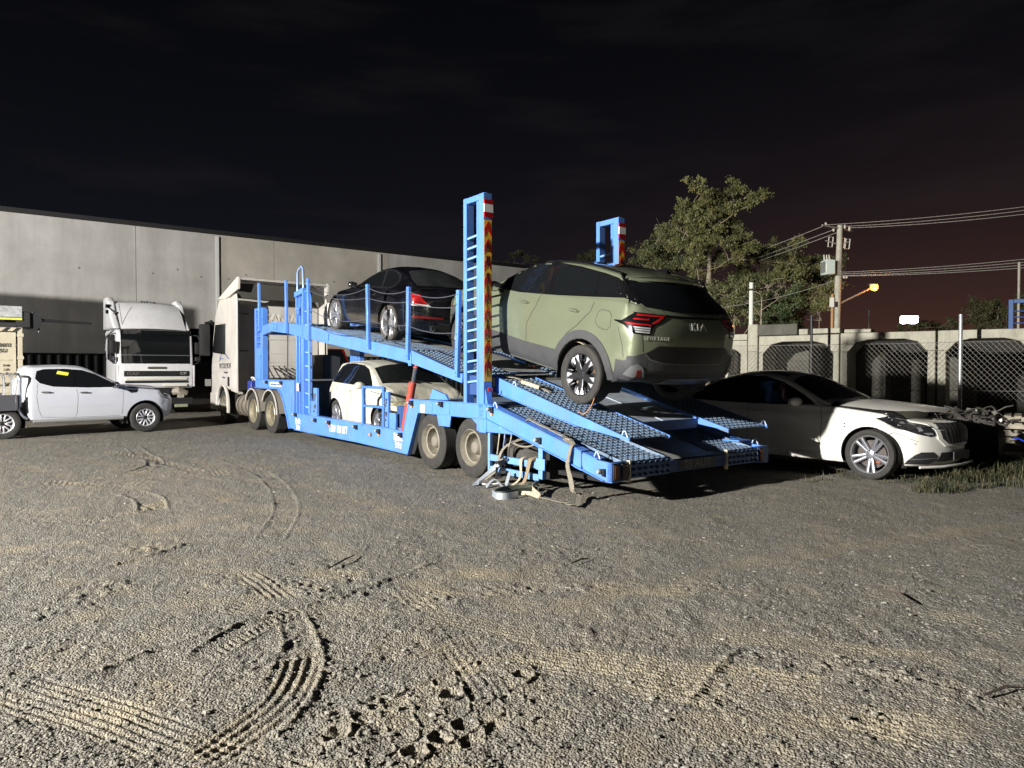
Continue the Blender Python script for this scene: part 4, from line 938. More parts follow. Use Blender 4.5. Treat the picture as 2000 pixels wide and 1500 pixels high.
    for k in range(5): a = A(k, 5) + .6; nb.cyl((rr * .2 * math.cos(a), q * f * .85, rr * .2 * math.sin(a)), (rr * .2 * math.cos(a), q * (f * .95 + .006), rr * .2 * math.sin(a)), .010, 6)
    nb.build('wheel_nuts', CHROME, rim)
    return o
def arc_pts(cx, cz, r, a0, a1, n=14): return [(cx + r * math.cos(R(a0 + (a1 - a0) * k / n)), cz + r * math.sin(R(a0 + (a1 - a0) * k / n))) for k in range(n + 1)]
def arch_ring(cx, cz, r0, r1, a0=-8, a1=188, n=18): return arc_pts(cx, cz, r1, a0, a1, n) + arc_pts(cx, cz, r0, a1, a0, n)
def place(o, loc, heading, pitch=0.0, roll=0.0):
    o.location = loc; o.rotation_euler = (roll, -pitch, heading)
# ------------------------------------------------------------------ green SUV on the upper ramp (x from its rear axle, forward +)
GREEN = mat('sage_paint', (.225, .250, .168), .20, .45, 1.0, noise=(1.5, .05), coat_rough=.06)
Hk = .975
def kia_mod(A):
    for i in range(A.shape[0]):
        for j in range(A.shape[1]):
            x, yy, z = A[i, j]
            if z > 1.22 and x < .3:
                t = min(1, (z - 1.22) / .25); lim = interp([(.40, -.72), (.6, -.93), (1.2, -.87), (1.27, -.83), (1.47, -.62), (1.58, -.50), (1.66, -.44)], z) + .20 * t * min(1.2, abs(yy) / .74) ** 2.2
                if x < lim: A[i, j, 0] = lim
    return A
KP = dict(mods=[kia_mod], paint=GREEN, half=Hk, wr=.368, arch=.44, wx=(0.0, 2.65), xmid=1.2, xend=(-.93, 3.54), rround=.20, rcurve=.10, fround=.3, fcurve=.16,
    xs=[-.66, -.55, -.45, -.34, -.2, 0, .25, .5, .8, 1.1, 1.35, 1.5, 1.65, 1.85, 2.05, 2.15, 2.3, 2.5, 2.7, 2.9, 3.05],
    W=[(-1, Hk * .97), (-.3, Hk), (2.7, Hk), (3.2, Hk * .97), (3.5, Hk * .93)],
    zt=[(-.9, 1.655), (-.40, 1.665), (-.2, 1.70), (.3, 1.745), (.95, 1.74), (1.4, 1.68), (1.52, 1.64), (2.18, 1.245), (2.35, 1.21), (3.0, 1.12), (3.35, 1.02), (3.55, .95)],
    zr=[(-.9, 1.60), (-.40, 1.605), (-.2, 1.645), (.3, 1.695), (.95, 1.69), (1.4, 1.61), (1.52, 1.56), (2.18, 1.205), (2.35, 1.18), (3.0, 1.08), (3.35, .98), (3.55, .90)],
    yr=[(-.9, .72), (-.5, .735), (.3, .76), (1.4, .74), (1.55, .755), (2.18, .86), (2.5, .84), (3.5, .72)],
    zbelt=[(-1, 1.33), (-.4, 1.33), (.3, 1.27), (1.4,1.19), (2.1, 1.16), (2.4, 1.12), (3.1, 1.0), (3.5, .90)],
    yb=[(-1, Hk * .89), (-.5, Hk * .92), (.3, Hk * .945), (2.1, Hk * .945), (2.6, Hk * .93), (3.5, Hk * .85)],
    z0=[(-1, .44), (-.5, .40), (0, .30), (2.6, .30), (3.1, .26), (3.5, .28)], zm=[(-1, .78), (0, .80), (2.6, .78)], lo=[(0, .93)],
    front=[(3.36, .26), (3.50, .40), (3.54, .60), (3.52, .80), (3.44, .95), (3.30, 1.03), (2.9, 1.12), (2.2, 1.3)],
    rear=[(-.72, .40), (-.87, .48), (-.93, .60), (-.93, .72), (-.915, .80), (-.91, 1.0), (-.89, 1.20), (-.83, 1.27), (-.62, 1.47), (-.50, 1.58), (-.46, 1.62), (-.44, 1.66)])
suv = Car('parked_suv', 'sage green SUV with black wheel arches standing nose up on the top ramp', 'SUV', KP); c = suv
# black plastic skirts, wheel arch trims
for s in ('L', 'R'):
    c.patch('sill_cladding', [(.46, .31), (.52, .585), (1.2, .575), (2.12, .60), (2.19, .31)], s, GREYC, .008)
    c.patch('wheel_arch_trim', arch_ring(0, .37, .442, .545, -6, 186), s, GREYC, .012, h=.05)
    c.patch('wheel_arch_trim', arch_ring(2.65, .37, .442, .54, -6, 186), s, GREYC, .012, h=.05)
    c.patch('bumper_side', [(-.46, .36), (-.55, .55), (-.56, .68), (-.66, .68), (-.66, .5), (-.70, .40)], s, GREYC, .007)
    # glasshouse: gloss-black surround with the panes on it
    dlo = [(2.02, 1.19), (1.86, 1.34), (1.55, 1.53), (1.25, 1.625), (.9, 1.66), (.45, 1.655), (.0, 1.62), (-.22, 1.59), (-.30, 1.56), (-.40, 1.48), (-.50, 1.395), (-.44, 1.375), (0, 1.325), (.67, 1.255), (1.47, 1.19)]
    g = c.patch('window_surround', dlo, s, GLOSSK, .004)
    c.patch('front_window', [(1.93, 1.215), (1.80, 1.34), (1.52, 1.51), (1.22, 1.60), (.95, 1.63), (.85, 1.265), (1.47, 1.215)], s, GLASS, .007, parent=g)
    c.patch('rear_window', [(.77, 1.275), (.85, 1.63), (.45, 1.622), (.10, 1.595), (.02, 1.35)], s, GLASS, .007, parent=g)
    c.patch('quarter_window', [(-.03, 1.355), (.04, 1.587), (-.20, 1.555), (-.36, 1.395)], s, GLASS, .007, parent=g)
    c.seam([(.985, 1.22), (1.02, 1.05), (1.15, .8), (1.12, .6), (1.03, .33)], s, .008)
    c.seam([(-.03, 1.27), (-.02, 1.15), (.16, .95), (.33, .82), (.42, .70)], s, .008)
    c.seam([(2.16, 1.18), (2.15, .9), (2.18, .62)], s, .008)
    c.seam([(-.30, .98), (-.20, 1.0), (-.14, 1.06), (-.15, 1.16), (-.19, 1.20), (-.32, 1.20), (-.38, 1.16), (-.40, 1.03), (-.36, .985), (-.30, .98)], s, .006)
    c.seam([(-.70, 1.37), (-.76, 1.29), (-.80, 1.24)], s, .007); c.seam([(-.52, 1.05), (-.62, .86), (-.66, .72)], s, .005)
    c.patch('head_lamp', [(3.10, 1.02), (3.25, 1.0), (3.42, .95), (3.46, .80), (3.36, .76), (3.28, .9)], s, LENS, .006)
    sg = 1 if s == 'L' else -1
    c.handle(1.27, 1.08, sg, GREEN); c.handle(.27, 1.12, sg, GREEN); c.mirror(1.86, 1.16, sg, GREEN, capm=GLOSSK)
    # roof rail
    pts = [(-.35, .745), (-.1, .765), (.4, .775), (.9, .775), (1.35, .755)]
    H = []
    for i, (x, y) in enumerate(smooth_line(pts, 5)): h, n = c.proj(x, y * sg, 'top'); H.append(h + Vector((0, 0, .042 if 2 < i < 18 else .0)))
    rl = MB().tube(H, [.014 if 1 < i < len(H) - 2 else .02 for i in range(len(H))], 8).build('roof_rail', GLOSSK, c.root, True)
# tailgate: black lower cladding, number-plate recess, glass, light strip
y = lambda v: v * Hk
BADGE = mat('badge_pale', (.30, .30, .27), .5)
c.patch('rear_bumper', [(-y(.955), .745), (-y(.92), .76), (-y(.76), .82), (y(.76), .82), (y(.92), .76), (y(.955), .745), (y(.95), .50), (y(.88), .395), (y(.6), .375), (-y(.6), .375), (-y(.88), .395), (-y(.95), .50)], 'rear', GREYC, .010)
rc = c.patch('plate_recess', [(-y(.78), .80), (-y(.62), .895), (y(.62), .895), (y(.78), .80), (y(.70), .73), (y(.5), .70), (-y(.5), .70), (-y(.70), .73)], 'rear', mat('recess_black', (.012, .012, .012), .35), .014)
c.seam([(-y(.80), .80), (-y(.73), .735), (-y(.52), .695), (y(.52), .695), (y(.73), .735), (y(.80), .80)], 'rear', .010, off=.016, m=mat('gap_edge', (.10, .11, .09), .4))
c.patch('rear_glass', [(-y(.82), 1.38), (-y(.70), 1.56), (-y(.3), 1.595), (y(.3), 1.595), (y(.70), 1.56), (y(.82), 1.38), (y(.76), 1.31), (y(.35), 1.285), (-y(.35), 1.285), (-y(.76), 1.31)], 'rear', GLASS, .008)
for s in (1, -1):
    V = 'CL' if s > 0 else 'CR'
    c.patch('rear_pillar_trim', [(.32, 1.385), (.37, 1.49), (.35, 1.56), (.25, 1.58), (.17, 1.575), (.10, 1.36), (.13, 1.33)], V, GLOSSK, .008, h=.04)
    tl = c.patch('tail_lamp', [(.36, 1.122), (.28, 1.130), (.22, 1.18), (.165, 1.225), (.10, 1.238), (-.23, 1.236), (-.17, 1.17), (-.10, 1.12), (-.075, 1.09), (-.06, 1.012), (.13, 1.008), (.19, 1.04), (.25, 1.085), (.36, 1.110)], V, GLOSSK, .010, h=.03)
    for P_ in ([(.12, 1.226), (-.195, 1.230), (-.18, 1.213), (.13, 1.206)], [(-.18, 1.212), (-.135, 1.165), (-.07, 1.128), (-.06, 1.146), (-.11, 1.18), (-.15, 1.212)], [(.14, 1.178), (-.02, 1.182), (-.02, 1.166), (.16, 1.160)], [(.26, 1.118), (.0, 1.128), (-.05, 1.120), (-.05, 1.104), (.0, 1.110), (.2, 1.102)]):
        c.patch('lamp_lens', P_, V, REDL, .014, h=.03, parent=tl)
    for k in range(3): c.patch('reverse_lens', [(.14 - .012 * k, 1.090 - k * .024), (-.045, 1.090 - k * .024), (-.045, 1.074 - k * .024), (.132 - .012 * k, 1.074 - k * .024)], V, LENS, .014, h=.03, parent=tl)
    c.patch('bumper_corner', [(.25, .40), (.27, .68), (.20, .685), (.03, .745), (-.07, .765), (-.07, .43), (.1, .40)], V, GREYC, .0105, h=.04)
    c.patch('bumper_fin', [(.17, .53), (.10, .64), (.03, .67), (-.02, .65), (-.05, .60), (.06, .51)], V, mat('fin_grey', (.13, .135, .14), .4), .018, h=.04)
    c.patch('fog_lamp', [(.035, .60), (-.01, .61), (-.025, .54), (.03, .52)], V, mat('fog_red', (.12, .01, .01), .2), .024, h=.04)
    c.patch('fog_trim', [(-.025, .61), (-.045, .61), (-.06, .53), (-.04, .53)], V, mat('fin_grey'), .024, h=.04)
    c.seam([(s * y(.855), 1.01), (s * y(.84), .93), (s * y(.82), .82)], 'rear', .008); 
    c.seam([(s * y(.66), 1.25), (s * y(.80), 1.30), (s * y(.90), 1.34)], 'rear', .006)
c.patch('light_strip', [(-y(.9), 1.243), (y(.9), 1.243), (y(.9), 1.222), (-y(.9), 1.222)], 'rear', GLOSSK, .009, h=.05)
c.patch('bumper_skid', [(-y(.52), .45), (-y(.40), .50), (y(.40), .50), (y(.52), .45), (y(.46), .41), (-y(.46), .41)], 'rear', mat('skid_grey', (.05, .05, .052), .35), .022)
c.seam([(-y(.52), .44), (-y(.38), .515), (y(.38), .515), (y(.52), .44)], 'rear', .022, m=mat('fin_grey'), off=.024, name='skid_trim')
c.seam([(-y(.78), .60), (-y(.4), .585), (y(.4), .585), (y(.78), .60)], 'rear', .006, off=.012)
c.patch('bumper_inset', [(-y(.76), .565), (y(.76), .565), (y(.70), .49), (y(.42), .525), (-y(.42), .525), (-y(.70), .49)], 'rear', BLACK, .013)
# lettering: angular joined strokes of the badge
def strokes(name, segs, size, cy, cz, m, wd):
    b = MB(); h0, n0 = c.proj(cy, cz, 'rear'); X = Vector((0, -1, 0)); X = (X - n0 * X.dot(n0)).normalized(); Y = n0.cross(X); o = h0 + n0 * .008
    for (x1, y1, x2, y2) in segs: b.bar(o + X * x1 * size + Y * y1 * size, o + X * x2 * size + Y * y2 * size, wd, .006, up=n0)
    return b.build(name, m, c.root)
strokes('badge', [(-1.75, -.5, -1.75, .5), (-1.70, -.05, -1.05, .5), (-1.50, .08, -1.0, -.5), (-.45, -.5, -.45, .5), (.10, -.5, .75, .5), (.75, .5, 1.40, -.5)], .085, -.04, 1.135, BADGE, .014)
c.decal_text('model_badge', 'SPORTAGE', .062, y(.66), .975, 'rear', BADGE, spacing=1.25, font_w=1.0)
# spoiler lip, wiper, aerial
sp = MB(); n = 12
for i in range(n + 1):
    t = -1 + 2 * i / n; yy = t * y(.70); d = .035 * t * t; e = .20 * abs(t) ** 2.2; sp.v += [(-.36 + e, yy, 1.664 - d), (-.525 + e, yy, 1.640 - d), (-.52 + e, yy, 1.615 - d), (-.40 + e, yy, 1.60 - d)]
sp.f = [(i * 4 + k, i * 4 + (k + 1) % 4, (i + 1) * 4 + (k + 1) % 4, (i + 1) * 4 + k) for i in range(n) for k in range(4)] + [(0, 1, 2, 3), (n * 4 + 3, n * 4 + 2, n * 4 + 1, n * 4)]
sp.build('spoiler', GREEN, c.root, True, angle=35)
MB().add([(-.30, .04, 1.70), (-.30, -.04, 1.70), (-.06, .012, 1.72), (-.06, -.012, 1.72), (-.27, 0, 1.775), (-.20, 0, 1.765)], [(0, 1, 4), (0, 4, 5, 2), (1, 3, 5, 4), (2, 5, 3)]).build('roof_aerial', GLOSSK, c.root, True)
# windscreen, bonnet lines, grille (seen from other sides)
c.patch('windscreen', [(2.12, -.80), (2.12, .80), (1.58, .68), (1.55, 0), (1.58, -.68)], 'top', GLASS, .005)
c.patch('sunroof', [(1.1, -.5), (1.1, .5), (.1, .5), (.1, -.5)], 'top', GLOSSK, .004)
c.patch('grille', [(-.75, .78), (-.55, .88), (.55, .88), (.75, .78), (.6, .45), (-.6, .45)], 'front', BLACK, .008)
MB().bb((-.30, -.8, .34), (3.1, .8, .42)).build('underbody', BLACKM, c.root)
c.wheels('kia', wd=.245, rr=.262)
# stand it on the ramp: rear axle and slope follow the ramp's own line
kp = math.atan2(.262, 1); so = 1.60
def on_trailer(car, s, w, zf, pitch, wr=None, yaw=0.0, lift=0.0):
    """rear axle over (s, w), nose towards the cab"""
    z = zf + lift; place(car.root, TW(s, w, z), TRZ + PI + yaw, pitch)
KPITCH = math.radians(12.4)
on_trailer(suv, 1.60 + .368 * math.sin(KPITCH), .40 + Hk, 1.44 - .368 * math.cos(KPITCH), KPITCH)
# ------------------------------------------------------------------ black coupe on the top deck
BLK = mat('black_paint', (.004, .004, .006), .16, .0, 1.0, coat_rough=.04, dirt=((.03, .03, .032), 2.2, .35, (1, 1, 1)))
H = .96
coupe = Car('parked_coupe', 'black two-door coupe with silver wheels parked high on the top deck', 'coupe', dict(paint=BLK, half=H, wr=.325, arch=.375, wx=(0.0, 2.34), xmid=1.0, xend=(-.98, 3.04), rround=.20, rcurve=.12, fround=.3, fcurve=.2,
    xs=[-.62, -.5, -.35, -.15, .1, .35, .6, .85, 1.1, 1.25, 1.4, 1.6, 1.8, 1.95, 2.1, 2.3, 2.5], W=[(-1, H * .94), (-.3, H), (2.3, H), (3, H * .9)],
    zt=[(-.98, .955), (-.6, .99), (-.48, 1.01), (.25, 1.335), (.55, 1.375), (.85, 1.37), (1.15, 1.30), (1.85, .95), (2.0, .93), (2.5, .86), (2.95, .70)],
    zr=[(-.98, .93), (-.6, .965), (-.48, .975), (.2, 1.26), (.55, 1.31), (.85, 1.305), (1.15, 1.235), (1.85, .92), (2.0, .90), (2.5, .82), (2.95, .66)],
    yr=[(-.9, .72), (-.5, .70), (.2, .56), (.9, .585), (1.2, .62), (1.85, .74), (3, .6)], zbelt=[(-1, .90), (0, .895), (1.8, .86), (2.4, .78), (3, .62)], yb=[(-1, H * .86), (-.3, H * .93), (1.9, H * .92), (2.6, H * .88), (3, H * .78)],
    z0=[(-1, .24), (-.6, .20), (2.4, .18), (3, .20)], zm=[(0, .62)], front=[(2.90, .2), (3.02, .32), (3.04, .5), (2.96, .66), (2.6, .84), (1.8, 1.0)],
    rear=[(-.82, .22), (-.94, .32), (-.98, .5), (-.95, .62), (-.94, .85), (-.90, .93), (-.80, .975), (-.5, 1.05)]))
c = coupe
for s in ('L', 'R'):
    g = c.patch('window_surround', [(1.72, .925), (1.4, 1.10), (1.05, 1.225), (.75, 1.275), (.45, 1.27), (.2, 1.20), (.05, 1.08), (.04, .98), (.2, .925)], s, mat('coupe_trim', (.03, .03, .033), .25, .5), .004, h=.05)
    c.patch('door_window', [(1.62, .945), (1.38, 1.085), (1.04, 1.205), (.78, 1.245), (.52, .945)], s, GLASS, .007, parent=g, h=.05)
    c.patch('quarter_window', [(.46, .945), (.70, 1.25), (.47, 1.25), (.24, 1.18), (.10, 1.08), (.09, .99), (.2, .945)], s, GLASS, .007, parent=g, h=.05)
    c.seam([(.43, .92), (.38, .6), (.46, .3)], s); c.seam([(1.70, .90), (1.72, .6), (1.70, .28)], s)
    c.patch('head_lamp', [(2.72, .66), (2.92, .62), (2.98, .52), (2.8, .54)], s, LENS, .006, h=.05)
    sg = 1 if s == 'L' else -1; c.mirror(1.50, .90, sg, BLK, size=(.13, .17, .12), out=.10); c.handle(.58, .80, sg, BLK)
    c.patch('bumper_reflector', [(-.74, .50), (-.93, .50), (-.93, .465), (-.78, .465)], s, mat('fog_red'), .006, h=.04)
    c.seam([(-.46, .58), (-.7, .56), (-.92, .55)], s, .008)
for k in (1, -1):
    V = 'CL' if k > 0 else 'CR'
    tl = c.patch('tail_lamp', [(.19, .845), (.08, .865), (-.02, .86), (-.08, .78), (-.16, .715), (-.17, .70), (.17, .70)], V, REDL, .008, h=.04)
    c.patch('lamp_lens', [(.17, .705), (-.17, .70), (-.21, .672), (.16, .675)], V, LENS, .012, h=.04, parent=tl)
    for q in range(4): c.seam([(.17, .735 + q * .028), (-.08, .735 + q * .028)], V, .007, off=.011, m=mat('lamp_line', (.08, .0, .0), .3), name='lamp_line', parent=tl)
    c.patch('bumper_reflector', [(k * .86, .51), (k * .58, .50), (k * .58, .47), (k * .86, .475)], 'rear', mat('fog_red'), .006, h=.04)
    h, n = c.proj(k * .52, .30, 'rear'); MB().tube([h + Vector((.1, 0, 0)), h + Vector((-.03, 0, 0))], .045, 14).build('exhaust_tip', CHROME, c.root, True); MB().cyl(h + Vector((-.032, 0, 0)), h + Vector((-.034, 0, 0)), .036, 14).build('exhaust_bore', BLACKM, c.root)
c.patch('rear_glass', [(.20, -.46), (.26, 0), (.20, .46), (-.10, .56), (-.42, .60), (-.46, 0), (-.42, -.60), (-.10, -.56)], 'top', mat('dusty_glass', (.02, .022, .024), .35, 0, .3, dirt=((.06, .065, .06), 4, .6, (1, 1, 1))), .005)
c.patch('windscreen', [(1.80, -.66), (1.82, 0), (1.80, .66), (1.22, .55), (1.18, 0), (1.22, -.55)], 'top', GLASS, .005)
c.seam([(-.62, .70), (-.60, 0), (-.62, -.70)], 'top', .008); c.seam([(.80, .60), (.80, .40)], 'rear', .006)
c.patch('number_plate_recess', [(-.30, .80), (.30, .80), (.28, .66), (-.28, .66)], 'rear', GLOSSK, .004)
c.patch('rear_diffuser', [(-.60, .36), (.60, .36), (.5, .25), (-.5, .25)], 'rear', BLACK, .006)
MB().bb((-.6, -.7, .18), (2.7, .7, .26)).build('underbody', BLACKM, c.root)
c.wheels('bmw', wd=.235, rr=.255, tyre=RUBBERD, yoff=-.01)
on_trailer(coupe, -3.26 + .325 * math.sin(.125), .33 + H, 2.33 - .325 * math.cos(.125), .125)
tag(MB().prism([(0, 0), (.22, .02), (.30, .30), (.28, .52), (.05, .50), (-.02, .25)], 0, .22).build('white_tote', mat('tote_white', (.62, .60, .55), .5, noise=(5, .2)), None, bevel=.05, seg=2), 'pale plastic tote lashed beside the front wheel of the black coupe', 'tote').location = TW(-6.05, .35, 2.40)

# ------------------------------------------------------------------ dusty white hatchback on the low deck
WHD = mat('dusty_white', (.53, .515, .45), .5, 0, .2, noise=(1.2, .08), dirt=((.30, .28, .21), 3.6, .8, (2.5, 2.5, .5)))
H = .93
hatch = Car('parked_hatchback', 'dusty white hatchback with streaked doors parked inside the low deck', 'hatchback', dict(paint=WHD, half=H, wr=.29, arch=.335, wx=(0.0, 1.96), xmid=.9, xend=(-.56, 2.60), rround=.16, rcurve=.08, fround=.26, fcurve=.18,
    xs=[-.3, -.2, -.05, .15, .4, .65, .9, 1.05, 1.15, 1.3, 1.45, 1.6, 1.7, 1.8, 1.95, 2.1], W=[(-.6, H * .95), (-.1, H), (2, H), (2.6, H * .9)],
    zt=[(-.5, 1.33), (-.3, 1.365), (.1, 1.40), (.6, 1.41), (1.0, 1.375), (1.12, 1.34), (1.70, .99), (1.85, .965), (2.2, .88), (2.5, .72)],
    zr=[(-.5, 1.28), (-.3, 1.32), (.1, 1.355), (.6, 1.36), (1.0, 1.32), (1.12, 1.27), (1.70, .955), (1.85, .93), (2.2, .83), (2.5, .66)],
    yr=[(-.5, .62), (.3, .66), (1.0, .655), (1.15, .67), (1.7, .78), (2.1, .74), (2.6, .6)], zbelt=[(-.6, .93), (0, .93), (1.6, .88), (2.1, .80), (2.6, .62)], yb=[(-.6, H * .90), (0, H * .94), (1.7, H * .93), (2.2, H * .86), (2.6, H * .78)],
    z0=[(-.6, .22), (0, .19), (2.6, .2)], zm=[(0, .6)], front=[(2.48, .2), (2.58, .3), (2.60, .5), (2.52, .66), (2.3, .80), (1.7, 1.0)], rear=[(-.48, .22), (-.56, .32), (-.56, .6), (-.52, .85), (-.46, 1.0), (-.36, 1.25), (-.34, 1.36)]))
c = hatch
for s in ('L', 'R'):
    g = c.patch('window_surround', [(1.55, .915), (1.3, 1.10), (1.08, 1.25), (.85, 1.31), (.4, 1.335), (.05, 1.32), (-.16, 1.26), (-.27, 1.10), (-.33, .94), (.1, .935), (.9, .925)], s, GLOSSK, .004, h=.05)
    for nm, poly in (('front_window', [(1.44, .93), (1.22, 1.11), (1.02, 1.235), (.80, 1.285), (.66, 1.29), (.64, .945)]), ('rear_window', [(.60, .945), (.62, 1.295), (.3, 1.31), (.03, 1.30), (-.03, .955)]), ('quarter_window', [(-.07, .955), (-.01, 1.295), (-.13, 1.24), (-.24, 1.09), (-.29, .96)])):
        c.patch(nm, poly, s, GLASS, .007, parent=g, h=.05)
    c.seam([(.62, .93), (.62, .6), (.60, .25)], s); c.seam([(1.42, .90), (1.46, .6), (1.42, .25)], s); c.seam([(-.03, .93), (-.03, .7), (.22, .45), (.3, .3)], s)
    sg = 1 if s == 'L' else -1; c.mirror(1.30, .89, sg, WHD, size=(.11, .20, .15), out=.12); c.handle(.72, .80, sg, WHD, .14); c.handle(.06, .82, sg, WHD, .14)
    c.patch('tail_lamp', [(-.38, .98), (-.47, .98), (-.50, .72), (-.40, .70)], s, mat('lamp_maroon', (.16, .01, .02), .2), .006, h=.04)
    c.patch('head_lamp', [(2.12, .76), (2.28, .72), (2.42, .62), (2.44, .50), (2.30, .48), (2.16, .60)], s, mat('cloudy_lens', (.40, .38, .24), .25, 0, .5, noise=(14, .6)), .008, h=.04)
    c.seam([(1.5, .855), (1.9, .815), (2.2, .74), (2.35, .66)], s, .012); c.seam([(2.14, .42), (2.24, .50), (2.46, .46)], s, .006)
c.patch('windscreen', [(1.64, -.68), (1.70, 0), (1.64, .68), (1.14, .60), (1.08, 0), (1.14, -.60)], 'top', GLASS, .006)
c.patch('bonnet', [(1.76, -.70), (1.80, 0), (1.76, .70), (2.2, .66), (2.38, .45), (2.44, 0), (2.38, -.45), (2.2, -.66)], 'top', mat('bonnet_grime', (.50, .47, .38), .6, noise=(2, .1), dirt=((.14, .13, .10), 3.0, .8, (1.2, 3.5, 1))), .006)
c.patch('roof_panel', [(.95, -.5), (.95, .5), (-.2, .5), (-.2, -.5)], 'top', WHD, .005)
for s in (1, -1):
    b = MB(); b.tube([(1.75, s * .12 + .2, .985), (1.60, s * .12 - .12, 1.05)], .009, 6); b.build('wiper', BLACK, c.root)
c.patch('grille', [(-.35, .60), (.35, .60), (.28, .48), (-.28, .48)], 'front', BLACK, .006); c.patch('head_lamp', [(-.78, .70), (-.5, .66), (-.46, .52), (-.74, .54)], 'front', mat('cloudy_lens'), .008); c.patch('head_lamp', [(.78, .70), (.5, .66), (.46, .52), (.74, .54)], 'front', mat('cloudy_lens'), .008)
c.wheels('hatch', wd=.19, rr=.20, yoff=-.01)
MB().bb((-.4, -.7, .2), (2.3, .7, .26)).build('underbody', BLACKM, c.root)
place(hatch.root, TW(-5.52, .34 + H, .305), TRZ, -.035)

# ------------------------------------------------------------------ white saloon on the gravel, bonnet unlatched
WHS = mat('white_paint', (.70, .69, .64), .32, 0, .8, coat_rough=.08, noise=(1.1, .05), dirt=((.50, .48, .42), 3.0, .35, (1, 1, .6)))
H = .93
sedan = Car('parked_sedan', 'white saloon with its bonnet ajar parked on the gravel beside the ramps', 'sedan', dict(paint=WHS, half=H, wr=.342, arch=.385, wx=(0.0, 2.90), xmid=1.3, xend=(-1.02, 3.70), rround=.24, rcurve=.14, fround=.34, fcurve=.20,
    xs=[-.6, -.45, -.3, -.1, .2, .45, .7, .95, 1.2, 1.45, 1.6, 1.75, 1.95, 2.15, 2.3, 2.45, 2.7, 2.9, 3.1], W=[(-1, H * .95), (-.3, H), (2.9, H), (3.3, H * .965), (3.7, H * .88)],
    zt=[(-.98, .98), (-.6, 1.05), (-.45, 1.08), (.25, 1.40), (.7, 1.485), (1.1, 1.50), (1.5, 1.44), (2.25, 1.06), (2.4, 1.035), (3.0, .975), (3.4, .885), (3.6, .80)],
    zr=[(-.98, .94), (-.6, 1.01), (-.45, 1.03), (.2, 1.33), (.7, 1.43), (1.1, 1.44), (1.5, 1.37), (2.25, 1.02), (2.4, .995), (3.0, .925), (3.4, .835), (3.6, .75)],
    yr=[(-.9, .70), (-.5, .68), (.3, .59), (1.2, .60), (1.5, .63), (2.25, .78), (2.6, .74), (3.4, .62)], zbelt=[(-1, .95), (0, .97), (2.2, .96), (2.5, .94), (3.1, .87), (3.6, .72)], yb=[(-1, H * .86), (-.3, H * .93), (2.2, H * .935), (2.8, H * .90), (3.6, H * .80)],
    z0=[(-1, .26), (-.5, .20), (2.8, .19), (3.7, .20)], zm=[(0, .66)], front=[(3.54, .19), (3.66, .26), (3.70, .42), (3.69, .60), (3.64, .74), (3.54, .82), (3.30, .90), (2.9, 1.0), (2.3, 1.1)],
    rear=[(-.86, .24), (-.98, .34), (-1.02, .5), (-1.0, .8), (-.94, .95), (-.86, 1.0), (-.5, 1.1)]))
c = sedan
for s in ('L', 'R'):
    sg = 1 if s == 'L' else -1
    g = c.patch('window_surround', [(2.10, .99), (1.85, 1.14), (1.5, 1.31), (1.15, 1.40), (.75, 1.41), (.35, 1.34), (.0, 1.20), (-.18, 1.06), (-.12, 1.01), (.5, .985), (1.4, .975)], s, GLOSSK, .004, h=.05)
    c.patch('front_window', [(2.0, 1.0), (1.78, 1.14), (1.46, 1.29), (1.13, 1.375), (1.0, 1.38), (.98, 1.0)], s, GLASS, .007, parent=g, h=.05)
    c.patch('rear_window', [(.92, 1.0), (.94, 1.38), (.72, 1.38), (.36, 1.31), (.16, 1.22), (.12, 1.01)], s, GLASS, .007, parent=g, h=.05)
    c.seam([(1.02, .97), (1.04, .7), (1.0, .28)], s); c.seam([(2.18, 1.0), (2.24, .8), (2.20, .28)], s, .008); c.seam([(.10, .97), (.08, .8), (.3, .55), (.42, .40)], s)
    c.mirror(1.86, .98, sg, WHS, size=(.13, .24, .14), out=.13); c.handle(1.22, .86, sg, WHS); c.handle(.28, .88, sg, WHS)
    c.patch('side_skirt', [(.42, .24), (.42, .32), (2.45, .31), (2.45, .22)], s, WHS, .012)
    c.seam([(3.05, .60), (3.20, .66), (3.34, .60), (3.45, .55)], s, .006)
    c.patch('tail_lamp', [(-.62, .92), (-.9, .90), (-.95, .74), (-.7, .76)], s, REDL, .006)
    V = 'F' + s
    hl = c.patch('head_lamp', [(1.50, .835), (1.62, .868), (1.80, .86), (2.02, .82), (2.13, .79), (2.17, .72), (2.20, .63), (2.10, .61), (1.92, .65), (1.74, .71), (1.60, .77)], V, mat('lamp_housing', (.02, .02, .024), .12, 0, .8), .008, h=.035)
    for P_ in ([(1.64, .845), (1.84, .835), (2.08, .785), (2.06, .77), (1.84, .812)], [(1.78, .79), (1.86, .79), (1.90, .72), (1.84, .70)], [(1.93, .77), (1.98, .765), (2.0, .69), (1.95, .68)], [(2.0, .665), (2.12, .665), (2.15, .64), (2.06, .635)]): c.patch('lamp_lens', P_, V, mat('lens_bright', (.5, .52, .56), .15, .6), .013, h=.03, parent=hl)
    c.patch('fog_intake', [(1.80, .245), (1.83, .30), (1.90, .37), (1.98, .41), (2.15, .41), (2.21, .36), (2.21, .30), (2.10, .25)], V, mat('intake_dark', (.022, .022, .024), .6), .006, h=.04)
    c.seam([(1.84, .315), (2.19, .33)], V, .012, off=.012, m=mat('trim_mid', (.12, .12, .125), .4), name='intake_blade')
    for (t_, z_) in ((1.78, .53), (1.90, .52)): c.patch('sensor', [(t_ + .014 * math.cos(k * PI / 4), z_ + .014 * math.sin(k * PI / 4)) for k in range(8)], V, mat('sensor_grey', (.4, .4, .38), .5), .006, edge=False)
